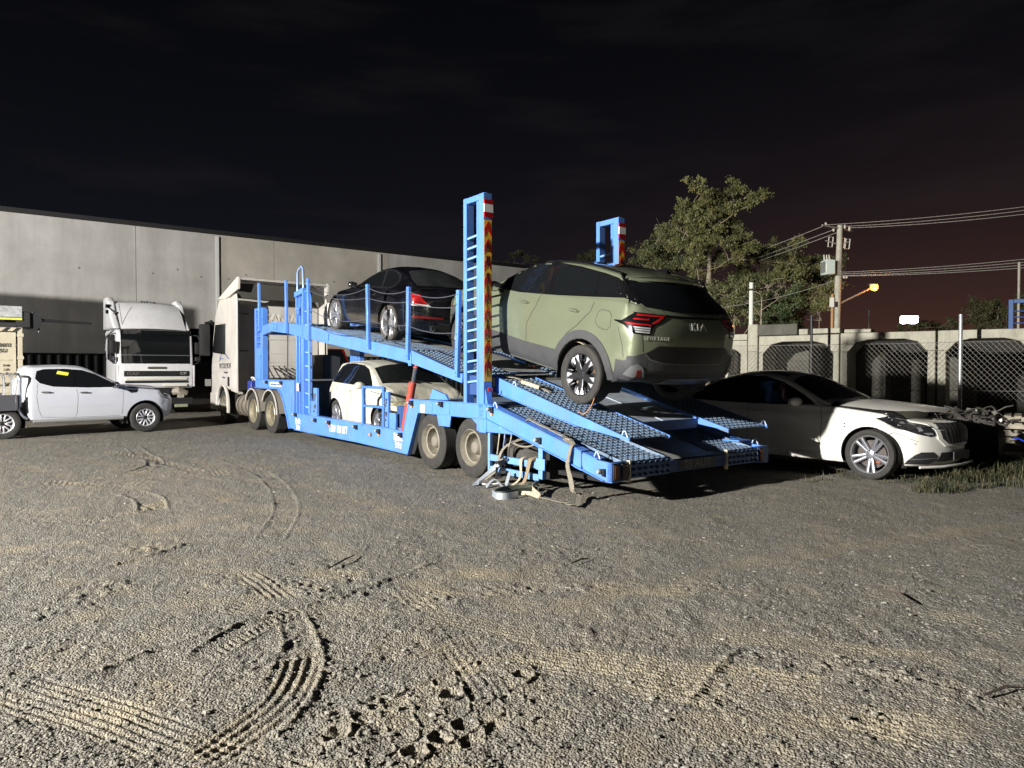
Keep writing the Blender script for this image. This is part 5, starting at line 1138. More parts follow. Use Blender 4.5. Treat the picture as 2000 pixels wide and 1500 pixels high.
c.patch('windscreen', [(2.17, -.73), (2.23, 0), (2.17, .73), (1.60, .60), (1.52, 0), (1.60, -.60)], 'top', GLASS, .005)
c.patch('rear_glass', [(.2, -.5), (.26, 0), (.2, .5), (-.38, .62), (-.42, 0), (-.38, -.62)], 'top', GLASS, .005)
c.patch('roof_panel', [(1.45, -.5), (1.45, .5), (.35, .48), (.35, -.48)], 'top', mat('dark_roof', (.03, .028, .026), .25, 0, .8), .005)
c.patch('engine_bay', [(2.30, -.80), (2.30, -.60), (2.8, -.60), (3.10, -.50), (3.22, 0), (3.10, .50), (2.8, .60), (2.30, .60), (2.30, .80), (2.8, .80), (3.12, .72), (3.3, .4), (3.34, 0), (3.3, -.4), (3.12, -.72), (2.8, -.80)], 'top', BLACKM, .006, edge=False)
bo = c.patch('bonnet', [(2.28, -.755), (2.31, 0), (2.28, .755), (2.8, .745), (3.05, .68), (3.26, .46), (3.34, 0), (3.26, -.46), (3.05, -.68), (2.8, -.745)], 'top', mat('bonnet_white', (.62, .60, .55), .36, 0, .6, coat_rough=.1, noise=(2, .06)), .010)
for v in bo.data.vertices:
    x, y_ = v.co.x, v.co.y; z_ = 1.062 - .085 * (x - 2.28) - .055 * (x - 2.28) ** 2 - .075 * (abs(y_) / .75) ** 2.6; lip = max(0, x - 3.22) * .35
    v.co.z = z_ + .030 * (x - 2.26) + .010 - lip
    v.co.x += .16 * max(0, x - 2.3)
c.patch('grille_surround', [(-.50, .72), (-.38, .80), (.38, .80), (.50, .72), (.46, .58), (.34, .48), (-.34, .48), (-.46, .58)], 'front', WHS, .02)
gr = c.patch('grille', [(-.43, .71), (-.34, .765), (.34, .765), (.43, .71), (.39, .58), (.29, .515), (-.29, .515), (-.39, .58)], 'front', mat('intake_dark'), .026)
for k in range(9):
    y0 = -.32 + k * .08; c.seam([(y0 * 1.05, .75), (y0 * 1.08, .64), (y0 * .92, .525)], 'front', .018, off=.036, m=mat('grille_bar', (.17, .165, .16), .3, .5), name='grille_bar', parent=gr)
c.patch('lower_intake', [(-.40, .40), (.40, .40), (.44, .28), (-.44, .28)], 'front', mat('intake_dark'), .006)
MB().bb((3.705, -.26, .30), (3.715, .26, .41)).build('number_plate', mat('plate_dark'), c.root)
b = MB(); b.tube([(3.50, -.78, .22), (3.66, -.5, .225), (3.72, 0, .225), (3.66, .5, .225), (3.50, .78, .22)], .018, 8); b.build('splitter', WHS, c.root, True)
# workshop sticker and pen scrawl on the near wing
c.patch('wing_sticker', [(2.50, .60), (2.52, .80), (2.60, .79), (2.59, .58)], 'R', mat('paper', (.76, .76, .74), .7), .004); 
for (a, b_) in ((2.56, .74), (2.565, .70)): c.patch('sticker_print', [(a, b_), (a + .025, b_), (a + .025, b_ + .02), (a, b_ + .02)], 'R', mat('ink_black'), .008, edge=False)
scr = MB()
for k, ch in enumerate('STK 4472N'):
    if ch == ' ': continue
    h, n = c.proj(2.74 + k * .040, .775 - .006 * k, 'R'); X = Vector((1, 0, 0)); X = (X - n * X.dot(n)).normalized(); t_ = text_mb(ch, .055, .0008).xf(frame_mat(h + n * .004, X, n.cross(X))); scr.add(t_.v, t_.f)
scr.build('pen_scrawl', mat('pen_grey', (.30, .29, .28), .6), c.root, recalc=False)
MB().bb((-.7, -.7, .18), (3.3, .7, .26)).build('underbody', BLACKM, c.root)
c.wheels('merc', wd=.225, rr=.262, yoff=-.005)
fp = gz(1696, 937); place(sedan.root, fp - TU * 2.90 + TV * (H - .02) + Vector((0, 0, -.012)), TRZ + .015)
sedan.root.location = fp - Vector((math.cos(TRZ + .015), math.sin(TRZ + .015), 0)) * 2.90 + Vector((-math.sin(TRZ + .015), math.cos(TRZ + .015), 0)) * (H - .02)

# ------------------------------------------------------------------ white crew-cab ute at the left
WHU = mat('ute_white', (.47, .48, .52), .32, 0, .8, coat_rough=.08, noise=(1.3, .04))
H = .86
ute = Car('parked_ute', 'white crew-cab ute with an aluminium tray at the left edge', 'ute', dict(paint=WHU, half=H, wr=.345, arch=.42, wx=(0.0, 2.86), xmid=1.6, xend=(.40, 3.66), rround=.10, rcurve=.02, fround=.28, fcurve=.14,
    xs=[.55, .62, .72, .85, 1.0, 1.2, 1.4, 1.55, 1.7, 1.9, 2.1, 2.3, 2.42, 2.55, 2.7, 2.9, 3.1, 3.2], W=[(.4, H), (3, H), (3.6, H * .96)],
    zt=[(.4, 1.58), (.6, 1.60), (1.2, 1.62), (1.55, 1.60), (1.7, 1.56), (2.40, 1.16), (2.55, 1.13), (3.0, 1.09), (3.4, 1.02), (3.6, .9)], zr=[(.4, 1.53), (.6, 1.56), (1.2, 1.575), (1.55, 1.55), (1.7, 1.50), (2.40, 1.12), (2.55, 1.09), (3.0, 1.05), (3.4, .97), (3.6, .86)],
    yr=[(.4, .62), (1.5, .64), (1.75, .66), (2.4, .76), (3.0, .72), (3.6, .66)], zbelt=[(.4, 1.10), (2.3, 1.07), (2.6, 1.04), (3.2, .99), (3.6, .84)], yb=[(.4, H * .95), (2.4, H * .95), (3.0, H * .93), (3.6, H * .88)],
    z0=[(.4, .38), (2.4, .38), (3.6, .34)], zm=[(0, .72)], front=[(3.52, .32), (3.64, .42), (3.66, .6), (3.64, .85), (3.5, .98), (3.0, 1.1), (2.4, 1.2)], rear=[(.46, .38), (.42, .5), (.40, .9), (.44, 1.2), (.52, 1.5), (.58, 1.6)]))
c = ute
for s in ('L', 'R'):
    sg = 1 if s == 'L' else -1
    g = c.patch('window_surround', [(2.34, 1.09), (2.1, 1.23), (1.8, 1.40), (1.55, 1.49), (1.2, 1.52), (.8, 1.51), (.66, 1.47), (.62, 1.30), (.70, 1.20), (.95, 1.12), (1.6, 1.09)], s, GLOSSK, .004, h=.05)
    c.patch('front_window', [(2.2, 1.11), (2.04, 1.23), (1.76, 1.385), (1.53, 1.46), (1.46, 1.47), (1.42, 1.11)], s, GLASS, .007, parent=g, h=.05)
    rw = c.patch('rear_window', [(1.36, 1.11), (1.40, 1.475), (1.2, 1.495), (.82, 1.49), (.69, 1.455), (.65, 1.31), (.73, 1.22), (.97, 1.14)], s, GLASS, .007, parent=g, h=.05)
    c.seam([(1.40, 1.08), (1.42, .9), (1.40, .5), (1.36, .42)], s); c.seam([(2.38, 1.10), (2.36, .8), (2.34, .45)], s); c.seam([(.66, 1.20), (.62, .9), (.66, .6), (.72, .45), (1.36, .42), (2.3, .42)], s)
    c.seam([(.70, .68), (1.4, .66), (2.1, .68), (2.25, .82), (2.32, 1.0)], s, .010, m=mat('crease_shade', (.42, .43, .46), .4), off=.001, name='crease')
    c.patch('wing_vent', [(2.44, 1.02), (2.70, 1.01), (2.66, .955), (2.54, .945)], s, BLACK, .006, h=.05)
    c.patch('head_lamp', [(3.26, .93), (3.42, .95), (3.58, .92), (3.60, .86), (3.44, .85)], s, mat('lamp_housing'), .008, h=.04); c.patch('lamp_lens', [(3.40, .92), (3.58, .90), (3.58, .875), (3.44, .88)], s, LENS, .012, h=.04)
    c.patch('bumper_vent', [(3.60, .80), (3.63, .55), (3.58, .50), (3.57, .62)], s, BLACK, .008, h=.04); c.seam([(3.22, .66), (3.34, .80), (3.46, .87), (3.6, .86)], s, .010)
    c.handle(1.55, .98, sg, CHROME); c.handle(.80, 1.0, sg, CHROME); c.mirror(2.18, 1.10, sg, CHROME, size=(.13, .20, .15), out=.14, capm=mat('mirror_mix', (.25, .25, .27), .15, .9))
    b = MB(); b.tube([(.55, sg * (H - .02), .36), (2.36, sg * (H - .02), .36)], .035, 8); b.build('side_step', mat('step_alloy', (.4, .4, .38), .4, .5), c.root, True)
    b = MB(); b.bb((2.36, sg * (H - .12) - .04, .22), (2.38, sg * (H - .12) + .10, .5)); b.build('mud_flap', BLACK, c.root)
rr_ = c.patch('window_sticker', [(1.28, 1.43), (1.25, 1.36), (1.03, 1.40), (1.06, 1.47)], 'R', mat('yellow_card', (.62, .58, .06), .6), .012)
c.patch('window_paper', [(.985, 1.36), (.985, 1.235), (.88, 1.235), (.88, 1.36)], 'R', mat('paper'), .012) if False else None
c.patch('windscreen', [(2.34, -.70), (2.40, 0), (2.34, .70), (1.76, .62), (1.70, 0), (1.76, -.62)], 'top', GLASS, .005)
c.patch('bonnet_gap', [(2.5, -.75), (2.55, -.72), (3.2, -.70), (3.45, -.55), (3.45, -.60), (3.2, -.745), (2.6, -.78)], 'top', BLACKM, .006)
bo = c.patch('bonnet', [(2.48, -.74), (2.52, 0), (2.48, .74), (3.1, .72), (3.36, .6), (3.46, 0), (3.36, -.6), (3.1, -.72)], 'top', WHU, .012)
for v in bo.data.vertices: t = max(0, v.co.x - 2.46); v.co.z += .05 * t
c.patch('grille', [(-.5, .92), (.5, .92), (.42, .62), (-.42, .62)], 'front', BLACK, .01)
MB().bb((-1.2, -.42, .36), (3.0, .42, .50)).build('chassis', BLACKM, c.root)
b = MB(); b.bb((-1.5, -.90, .78), (.30, .90, .82)); b.bb((-1.5, -.92, .62), (.30, -.89, .96)); b.bb((-1.5, .89, .62), (.30, .92, .96)); 
for k in range(5): b.bb((-1.3 + .38 * k, -.935, .64), (-1.26 + .38 * k, -.92, .94))
b.build('tray', mat('tray_dark', (.10, .10, .11), .5, .4), c.root, bevel=.004)
b = MB()
for yy in (-.82, .82, 0): b.tube([(.32, yy, .70), (.33, yy, 1.30), (.30, yy, 1.38), (.22, yy, 1.42)], .026, 10)
b.tube([(.32, -.82, 1.28), (.30, -.78, 1.40), (.30, .78, 1.40), (.32, .82, 1.28)], .026, 10)
b.build('headboard', mat('alloy_tube', (.62, .62, .62), .25, .9), c.root, True)
b = MB()
for yy in (-.80, .80): b.tube([(.30, yy, .62), (.36, yy, .50), (.45, yy, .42)], .03, 8)
b.build('tray_brace', ALLOY, c.root, True)
c.wheels('ute', wd=.225, rr=.21, yoff=.01)
ru, fu = gz(12, 859), gz(285, 843); hd = math.atan2(fu.y - ru.y, fu.x - ru.x); d_ = Vector((math.cos(hd), math.sin(hd), 0)); l_ = Vector((-math.sin(hd), math.cos(hd), 0))
place(ute.root, fu - d_ * 2.86 + l_ * (H - .02), hd)
# ------------------------------------------------------------------ concrete warehouse wall, running parallel to the trailer's width
WO = Vector((-24.3, 33.7, 0)); WD = Vector((.798, .603, 0)); WN = Vector((.603, -.798, 0)); WRZ = math.atan2(.603, .798)
def wall_t(px_): a = (px_ - 1000) / 1387; return (a * WO.y - WO.x) / (WD.x - a * WD.y)
CONC = mat('tilt_up_concrete', (.43, .42, .40), .85, noise=(.7, .16), bump=(9, .25, .01), dirt=((.26, .245, .225), .9, .5, (1.4, 1.4, .2)), spec=.2)
CONC2 = mat('tilt_up_concrete_tan', (.45, .42, .37), .85, noise=(.5, .15), bump=(9, .25, .01), dirt=((.29, .265, .23), .7, .5, (1, 1, .5)), spec=.2)
ware = thing('warehouse', 'long grey concrete panel warehouse wall behind the trucks', 'warehouse', WO, WRZ)
joints = [wall_t(-400), wall_t(268), wall_t(425), wall_t(537), wall_t(759), wall_t(1010), wall_t(1120)]
for i, (a, b) in enumerate(zip(joints, joints[1:])):
    m = MB(); m.bb((a + .012, 0, -.2), (b - .012, .22, 9.0)); o = m.build('wall_panel', CONC if i not in (2, 3) and i != 5 else CONC2, ware)
    for k in range(3 if i < 5 else 0):
        b_ = MB(); x = a + (b - a) * (.2 + .3 * k); b_.cyl((x, -.008, 6.6 + .3 * (k % 2)), (x, .01, 6.6 + .3 * (k % 2)), .05, 10); b_.build('lifting_patch', mat('patch_dark', (.15, .14, .13), .9), o)
m = MB(); m.bb((joints[0], .24, 0), (joints[-1], 16, 8.6)); m.build('building_core', mat('core_grey', (.2, .2, .2), .8), ware)
m = MB(); m.bb((joints[0], -.06, 9.0), (joints[-1], .8, 9.24)); m.build('roof_flashing', mat('flashing_dark', (.006, .006, .007), .7), ware)
for px_ in (425, 740):
    t = wall_t(px_); m = MB(); m.bb((t - .09, -.22, 0), (t + .09, -.03, 8.9)); m.build('downpipe', mat('downpipe_white', (.60, .60, .58), .5), ware, bevel=.02)
# dark steel fence in front of the wall
fo = WO + WN * 2.2
fence = thing('steel_fence', 'low dark ribbed steel fence in front of the warehouse wall', 'fence', fo, WRZ)
m = MB(); L = wall_t(1000); n = int((L + 3) / .38); vs = []
for i in range(n * 4 + 1):
    x = -3 + i * .38 / 4; y = .03 if (i % 4) in (1, 2) else -.03; vs += [(x, y, 0), (x, y, 2.25)]
m.add(vs, [(2 * i, 2 * i + 2, 2 * i + 3, 2 * i + 1) for i in range(n * 4)]); m.build('fence_sheet', mat('fence_dark', (.006, .007, .009), .6), fence)
m = MB(); m.bb((-3, -.05, 2.22), (L, .05, 2.28)); m.build('fence_rail', mat('fence_dark'), fence)
# ------------------------------------------------------------------ shipping containers
TAN = mat('container_tan', (.42, .38, .285), .6, noise=(2, .1), dirt=((.30, .24, .16), 4, .5))
def container(name, label, cat, loc, rz, Lx, m, h=2.9, group=None):
    """door end at local y=0 facing -y, width 2.44 along x, length along +y"""
    r = thing(name, label, cat, loc, rz, group); w = 2.44
    b = MB(); vs = []; n = int(Lx / .28)
    for sx in (0.04, w - .04):
        b2 = []; sg = -1 if sx < 1 else 1
        for i in range(n * 4 + 1): y = .12 + (Lx - .24) * i / (n * 4); x = sx + (sg * .0 if (i % 4) in (1, 2) else -sg * .036); b2 += [(x, y, .16), (x, y, h - .12)]
        b.add(b2, [(2 * i, 2 * i + 2, 2 * i + 3, 2 * i + 1) for i in range(n * 4)])
    b.bb((.05, .1, .1), (w - .05, Lx - .1, .14)); b.bb((.05, .1, h - .06), (w - .05, Lx - .1, h - .03)); b.bb((.05, Lx - .06, .1), (w - .05, Lx - .02, h - .05)); b.build('container_shell', m, r)
    b = MB()
    for x in (0, w - .12):
        for y in (0, Lx - .14): b.bb((x, y, .0), (x + .12, y + .14, h))
    for z in (0, h - .12):
        b.bb((.12, .0, z), (w - .12, .12, z + .12)); b.bb((0, .14, z), (.10, Lx - .14, z + .12)); b.bb((w - .10, .14, z), (w, Lx - .14, z + .12)); b.bb((.12, Lx - .12, z), (w - .12, Lx, z + .12))
    b.build('container_frame', m, r, bevel=.01)
    for k in (0, 1):
        x0 = .14 + k * (w / 2 - .13); x1 = x0 + w / 2 - .17; d = MB(); d.bb((x0, .05, .14), (x1, .09, h - .14))
        for z in np.linspace(.35, h - .5, 5): d.bb((x0 + .1, .035, z), (x1 - .1, .05, z + .04))
        do = d.build('container_door', m, r, bevel=.006)
        for q in ((.28, .72) if k == 0 else (.08, .42)):
            xx = x0 + (x1 - x0) * q; b = MB(); b.cyl((xx, .0, .10), (xx, .0, h - .08), .02, 8)
            for z in (.5, 1.1, 1.9, h - .4): b.bb((xx - .06, -.02, z), (xx + .06, .05, z + .06))
            b.bb((xx - .02, -.04, 1.05), (xx + .35, -.02, 1.09)); b.build('lock_rod', mat('rod_pale', (.30, .28, .23), .4, .3), do)
        for z in (.4, 1.1, 1.8, 2.45): b = MB(); xh = .02 if k == 0 else w - .14; b.bb((xh, -.025, z), (xh + .16, .05, z + .09)); b.build('door_hinge', m, do)
    return r
# the one in view stands with its door end towards the yard
cr = gd(45, 700, 20.6); ch_ = 2.72
cpos = Vector((cr.x, cr.y, 0)) - WD * 2.44
tan = container('shipping_container', 'tan shipping container with black stencilled numbers at the left edge', 'container', cpos, WRZ, 6.06, TAN, ch_)
for (x, z, s, t) in ((2.0, 2.20, .15, '206933'), (2.285, 2.20, .15, '2'), (1.96, 2.04, .15, '25G1'), (2.04, 1.62, .08, '30 480'), (2.04, 1.50, .08, '2 220'), (2.04, 1.10, .08, '28 260')):
    text_obj('stencil', t, s, frame_mat((x, .028, z), (1, 0, 0), (0, 0, 1)), mat('ink_black'), tan, bold=.002, font_w=.72)
b = MB(); 
for k in range(9): b.add([(.2 + k * .25, -.004, ch_ - .11), (.32 + k * .25, -.004, ch_ - .11), (.42 + k * .25, -.004, ch_ - .01), (.30 + k * .25, -.004, ch_ - .01)], [(0, 1, 2, 3)])
b.build('hazard_stripes', mat('ink_black'), tan)
# unseen stacked containers, added to cast the shadow on the warehouse wall
for i in range(2):
    container('shipping_container', ('blue-grey lower', 'blue-grey upper')[i] + ' container of an unseen two-high stack added to cast the wall shadow', 'container', (-23.2 + .1 * i, 18.5, i * 2.9), R(-90), 6.06, mat('container_grey', (.10, .13, .16), .6), 2.9, 'unseen shadow-casting containers at the left')
# hoist arm on the tan container: dark machine with a counterweight box and long boom
hm = thing('loader_crane', 'black folded crane arm lying on top of the tan container', 'crane', cpos + Vector((0, 0, ch_ + .02)), WRZ)
b = MB(); b.bb((.2, .6, 0), (2.6, 1.0, .16)); b.bb((2.30, .5, .0), (2.66, 1.1, .48)); b.build('crane_base', BLACK, hm, bevel=.02)
b = MB(); b.tube([(.6, .8, .30), (1.2, .8, .46), (1.9, .8, .30), (2.5, .8, .20)], [.12, .16, .13, .1], 8); b.build('crane_arm', mat('arm_black', (.02, .02, .022), .4), hm, True)
b = MB(); b.tube([(2.75, .7, .30), (3.0, .7, .245), (4.25, .7, .20)], [.06, .045, .03], 8); b.build('boom', mat('arm_black'), hm, True)
b = MB(); b.tube([(2.72, .72, .50), (2.86, .72, .18), (2.88, .72, -.12)], .03, 8); b.cyl((2.70, .60, .20), (2.70, .84, .20), .26, 14); b.build('slew_ring', mat('arm_black'), hm, True)
b = MB(); b.bb((1.85, .45, .30), (2.45, .5, .62)); b.build('counter_plate', mat('galv_dull', (.34, .35, .35), .6, .3, noise=(8, .3)), hm); b = MB(); b.bb((1.85, .44, .22), (2.45, .49, .28)); b.build('yellow_band', mat('band_yellow', (.6, .56, .08), .5), hm)
# ------------------------------------------------------------------ prime mover coupled to the trailer (cab facing away), in the trailer's frame
WHT = mat('cab_cream', (.50, .48, .45), .42, 0, .4, noise=(1.4, .06), dirt=((.38, .33, .26), 2.5, .5))
PM = thing('prime_mover', 'cream white high roof prime mover coupled to the blue trailer', 'truck', TO, TRZ)
def pp(mb, name, m=WHT, parent=None, **k): return mb.build(name, m, parent or PM, **k)
W0, W1 = .05, 2.55
m = MB()
sidep = [(-11.75, .95), (-11.75, 3.05), (-11.62, 3.45), (-12.4, 3.62), (-13.2, 3.35), (-13.55, 2.75), (-13.75, 2.0), (-13.85, 1.2), (-13.8, .45), (-12.95, .45), (-12.9, .80), (-12.6, 1.0), (-12.1, 1.0), (-11.9, .95)]
sidep = [(-11.75, .95), (-11.75, 3.30), (-12.0, 3.48), (-12.9, 3.50), (-13.35, 3.1), (-13.62, 2.4), (-13.80, 1.6), (-13.85, .5), (-13.15, .5), (-13.08, .85), (-12.85, 1.05), (-12.35, 1.05), (-12.1, .95)]
m.prism(sidep, W0 + .02, W1 - .02); cab = pp(m, 'cab', bevel=.05, seg=3)
# back wall pressing: raised ribs and embossed name
for z in (1.35, 1.55, 1.70, 1.95, 2.75, 2.83): b = MB(); b.bb((-11.752, .55, z), (-11.735, 2.1, z + .018)); b.build('rib', WHT, cab)
for (y0, y1, z0, z1) in ((.72, 1.95, 1.30, 1.62), (.72, 1.95, 1.90, 2.35)):
    b = MB(); b.tube([(-11.748, y0, z0), (-11.748, y0 + .02, z1 - .1), (-11.748, y0 + .12, z1), (-11.748, y1 - .12, z1), (-11.748, y1 - .02, z1 - .1), (-11.748, y1, z0)], .022, 6); b.build('pressed_rib', WHT, cab, True)
text_obj('embossed_name', 'SCANIA', .30, frame_mat((-11.742, 1.32, 2.93), (0, 1, 0), (0, 0, 1)), mat('emboss', (.50, .47, .41), .45), cab, font_w=1.1, bold=.006, depth=.008)
# side air deflectors and roof visor edge
for w in (W0 - .01, W1 - .03):
    b = MB(); b.prism([(-11.74, .92), (-11.18, .88), (-11.16, 3.38), (-11.22, 3.52), (-11.74, 3.45)], w, w + .05); b.build('side_fairing', WHT, PM, bevel=.015)
    b = MB(); b.bb((-11.22, w + (.05 if w < 1 else -.03), 1.0), (-11.18, w + (.08 if w < 1 else 0), 3.3)); b.build('fairing_edge', BLACK, PM)
b = MB(); b.prism([(-12.2, 3.45), (-11.05, 3.62), (-11.0, 3.92), (-11.08, 3.95), (-12.3, 3.66), (-13.0, 3.50)], W0, W0 + .05); b.prism([(-12.2, 3.45), (-11.05, 3.62), (-11.0, 3.90), (-11.08, 3.93), (-12.3, 3.66), (-13.0, 3.50)], W1 - .05, W1)
b.add([(-11.0, W0, 3.92), (-11.0, W1, 3.90), (-12.3, W1, 3.66), (-12.3, W0, 3.66), (-11.03, W0, 3.87), (-11.03, W1, 3.85), (-12.3, W1, 3.62), (-12.3, W0, 3.62)], [(0, 1, 2, 3), (7, 6, 5, 4), (0, 4, 5, 1)])
b.build('roof_deflector', WHT, PM)
b = MB(); b.bb((-11.30, W0 + .06, 3.40), (-11.26, W1 - .06, 3.80)); b.build('deflector_back', mat('deflector_shade', (.05, .047, .04), .7), PM)
for z in (2.0, 3.0): b = MB(); b.tube([(-11.25, W0 + .1, z), (-11.7, .5, z + .02)], .018, 6); b.build('stay_rod', BLACK, PM, True)
# door window, mirrors, livery on the near side
b = MB(); b.prism([(-12.35, 1.92), (-12.30, 2.78), (-13.28, 2.78), (-13.60, 2.0)], W0 - .004, W0 + .03); b.build('door_window', GLASS, PM)
b = MB(); b.bb((-13.75, -.30, 1.90), (-13.55, -.02, 2.82)); b.build('mirror', BLACK, PM, bevel=.05, seg=2); b = MB(); b.tube([(-13.6, .05, 2.9), (-13.65, -.15, 2.86)], .03, 6); b.build('mirror_arm', BLACK, PM)
def pm_text(t, s, z, size, m_, **k): text_obj('livery', t, size, frame_mat((s, W0 + .014, z), (1, 0, 0), (0, 0, 1)), m_, PM, **k)
pm_text('MOTOR MOVER', -12.30, 1.60, .22, mat('ink_grey', (.08, .08, .09), .6), font_w=.82); pm_text('transport', -12.3, 1.43, .10, mat('ink_grey')); pm_text('Brisbane', -12.5, 1.28, .08, mat('ink_blue'))
b = MB(); b.ribbon([(-12.9, W0 + .012, 1.80), (-12.7, W0 + .012, 1.95), (-12.5, W0 + .012, 2.0), (-12.25, W0 + .012, 1.90), (-12.0, W0 + .012, 1.80)], .03, .001, side=(0, 0, 1)); b.ribbon([(-12.95, W0 + .012, 1.74), (-12.75, W0 + .012, 1.82), (-12.5, W0 + .012, 1.80)], .02, .001, side=(0, 0, 1)); b.build('livery_swoosh', mat('swoosh_blue', (.03, .07, .32), .5), PM)
b = MB(); b.bb((-12.02, W0 - .02, 1.05), (-11.96, W0 + .02, 1.30)); b.build('grab_slot', BLACK, PM)
# chassis, tank, batteries, guards, wheels
b = MB(); b.bb((-13.6, .75, .55), (-7.6, .85, .85)); b.bb((-13.6, 1.75, .55), (-7.6, 1.85, .85)); b.bb((-11.6, .55, .75), (-9.9, 2.0, 1.0)); b.build('chassis', BLACKM, PM)
b = MB(); b.tube([(-11.35, .36, .56), (-10.05, .36, .56)], .30, 24); tk = b.build('fuel_tank', mat('tank_alloy', (.36, .32, .26), .45, .6, noise=(4, .2)), PM, True, angle=50)
for s in (-11.2, -10.85, -10.5, -10.2): MB().tube([(s, .36, .56), (s + .05, .36, .56)], .31, 24).build('tank_strap', mat('strap_dark', (.08, .07, .06), .5, .4), tk)
b = MB(); b.bb((-10.55, .12, .92), (-10.25, .40, 1.22)); bx = b.build('tool_box', mat('box_navy', (.02, .035, .22), .5), PM, bevel=.02)
b = MB(); b.tube([(-10.5, .26, 1.22), (-10.45, .2, 1.30), (-10.3, .2, 1.30), (-10.28, .26, 1.22)], .02, 6); b.build('box_handle', WHITE, bx)
for k in range(4): b = MB(); b.tube(catenary((-11.6, 1.0 + .15 * k, 1.6), (-9.6, .9 + .2 * k, 1.25), .25), .018, 6); b.build('air_hose', BLACK, PM)
b = MB(); b.bb((-11.5, .7, 1.0), (-11.2, 2.1, 1.28)); b.bb((-10.9, 1.0, 1.0), (-9.9, 1.9, 1.12)); b.prism([(-10.5, 1.12), (-10.4, 1.75), (-10.32, 1.75), (-10.2, 1.12)], 1.5, 1.56); b.build('catwalk', mat('catwalk_grime', (.05, .045, .04), .7), PM)
b = MB(); b.bb((-10.9, 1.9, .95), (-9.9, 2.4, 1.9)); b.build('cable_locker', mat('locker_dark', (.025, .026, .03), .7), PM, bevel=.02)
def guard(s):
    b = MB(); n = 14
    for i in range(n + 1):
        a = R(150 - 150 * i / n + 2); r_ = .545; x, z = s + r_ * math.cos(a), .475 + r_ * math.sin(a); x2, z2 = s + (r_ + .012) * math.cos(a), .475 + (r_ + .012) * math.sin(a)
        b.v += [(x, -.02, z), (x2, -.02, z2), (x2, .55, z2), (x, .55, z)]
    b.f = [(i * 4 + k, i * 4 + (k + 1) % 4, (i + 1) * 4 + (k + 1) % 4, (i + 1) * 4 + k) for i in range(n) for k in range(4)]; b.build('mudguard', mat('guard_grey', (.22, .20, .17), .6), PM)
    b = MB(); b.tube([(s + .552 * math.cos(R(150 - 150 * i / n)), -.025, .475 + .552 * math.sin(R(150 - 150 * i / n))) for i in range(n + 1)], .022, 6); b.build('guard_edge', mat('guard_pale', (.38, .36, .32), .5), PM, True)
for s in (-9.72, -8.42):
    guard(s)
    truck_wheel('wheel', .475, .27, mat('wheel_gold', (.30, .27, .19), .4, .4, noise=(8, .2)), PM, (s, .15, .475)); truck_wheel('wheel', .475, .27, mat('wheel_gold'), PM, (s, 2.42, .475), out=1)
    b = MB(); b.cyl((s, .1, .475), (s, 2.4, .475), .09, 10); b.build('axle', BLACKM, PM)
b = MB(); b.bb((-7.98, .05, .15), (-7.95, .6, .62)); b.build('mud_flap', BLACK, PM); b = MB(); b.bb((-7.86, .2, .60), (-7.82, .32, .82)); b.build('tail_lamp', REDL, PM)
truck_wheel('wheel', .475, .30, mat('wheel_gold'), PM, (-12.6, .24, .475), dual=False); truck_wheel('wheel', .475, .30, mat('wheel_gold'), PM, (-12.6, 2.32, .475), dual=False, out=1)
b = MB(); b.tube([(-12.6 + .56 * math.cos(R(a)), .06, .475 + .60 * math.sin(R(a))) for a in range(-15, 200, 14)], .045, 6); b.build('wheel_arch', WHT, PM, True)
b = MB(); b.bb((-13.9, W0, .35), (-13.1, W0 + .3, .85)); b.build('step_panel', WHT, PM, bevel=.03)
b = MB(); b.bb((-13.95, -.08, 1.02), (-13.80, .05, 1.22)); b.build('side_lamp', mat('lamp_grey', (.16, .16, .15), .4), PM)

# ------------------------------------------------------------------ white cab-over truck facing the yard, parked beside it
WHC = mat('cab_white', (.64, .64, .66), .36, 0, .5, noise=(1.2, .05), dirt=((.46, .44, .42), 3, .35))
t0 = gd(306, 722, 23.6); CT = thing('cabover_truck', 'white cab-over truck with a tall roof fairing facing the yard', 'truck', (t0.x, t0.y, 0), TRZ + R(3))
# local: +x towards the viewer (front), y across, origin under the middle of the front panel
def cc(mb, name, m=WHC, parent=None, **k): return mb.build(name, m, parent or CT, **k)
HW = 1.16
m = MB(); m.prism([(-1.95, .95), (-1.95, 2.72), (-1.8, 2.82), (-.25, 2.82), (-.10, 2.72), (.0, 1.72), (.02, 1.0), (-.05, .88), (-1.2, .88)], -HW, HW); cab = cc(m, 'cab', bevel=.07, seg=3)
m = MB(); m.prism([(-.085, 2.70), (.004, 1.70), (.018, 1.70), (-.07, 2.70)], -1.05, 1.05); m.bb((-.12, -1.06, 2.66), (-.02, 1.06, 2.80)); ws = cc(m, 'windscreen', GLASS, bevel=.02)
b = MB()
for y0 in (-.7, .05): b.tube([(.035, y0, 1.72), (.045, y0 + .62, 1.80)], .012, 6)
b.build('wiper', BLACK, ws); b = MB(); b.bar((-.005, -1.05, 1.98), (-.005, 1.05, 1.98), .012, .02); b.build('screen_line', mat('trim_mid'), ws)
for (y0, y1, z0, z1, mm) in ((.35, .75, 2.0, 2.25, (.10, .10, .09)), (-.5, .25, 1.95, 2.45, (.018, .03, .022))): b = MB(); b.add([(-.022 + .0 - (z0 - 1.98) * .09, y0, z0), (-.022 - (z0 - 1.98) * .09, y1, z0), (-.022 - (z1 - 1.98) * .09, y1, z1), (-.022 - (z1 - 1.98) * .09, y0, z1)], [(0, 1, 2, 3)])
m = MB(); m.bb((.012, -.98, 1.28), (.045, 1.0, 1.46)); m.bb((.012, -.95, 1.06), (.045, .98, 1.14)); g = cc(m, 'grille', BLACK, bevel=.01)
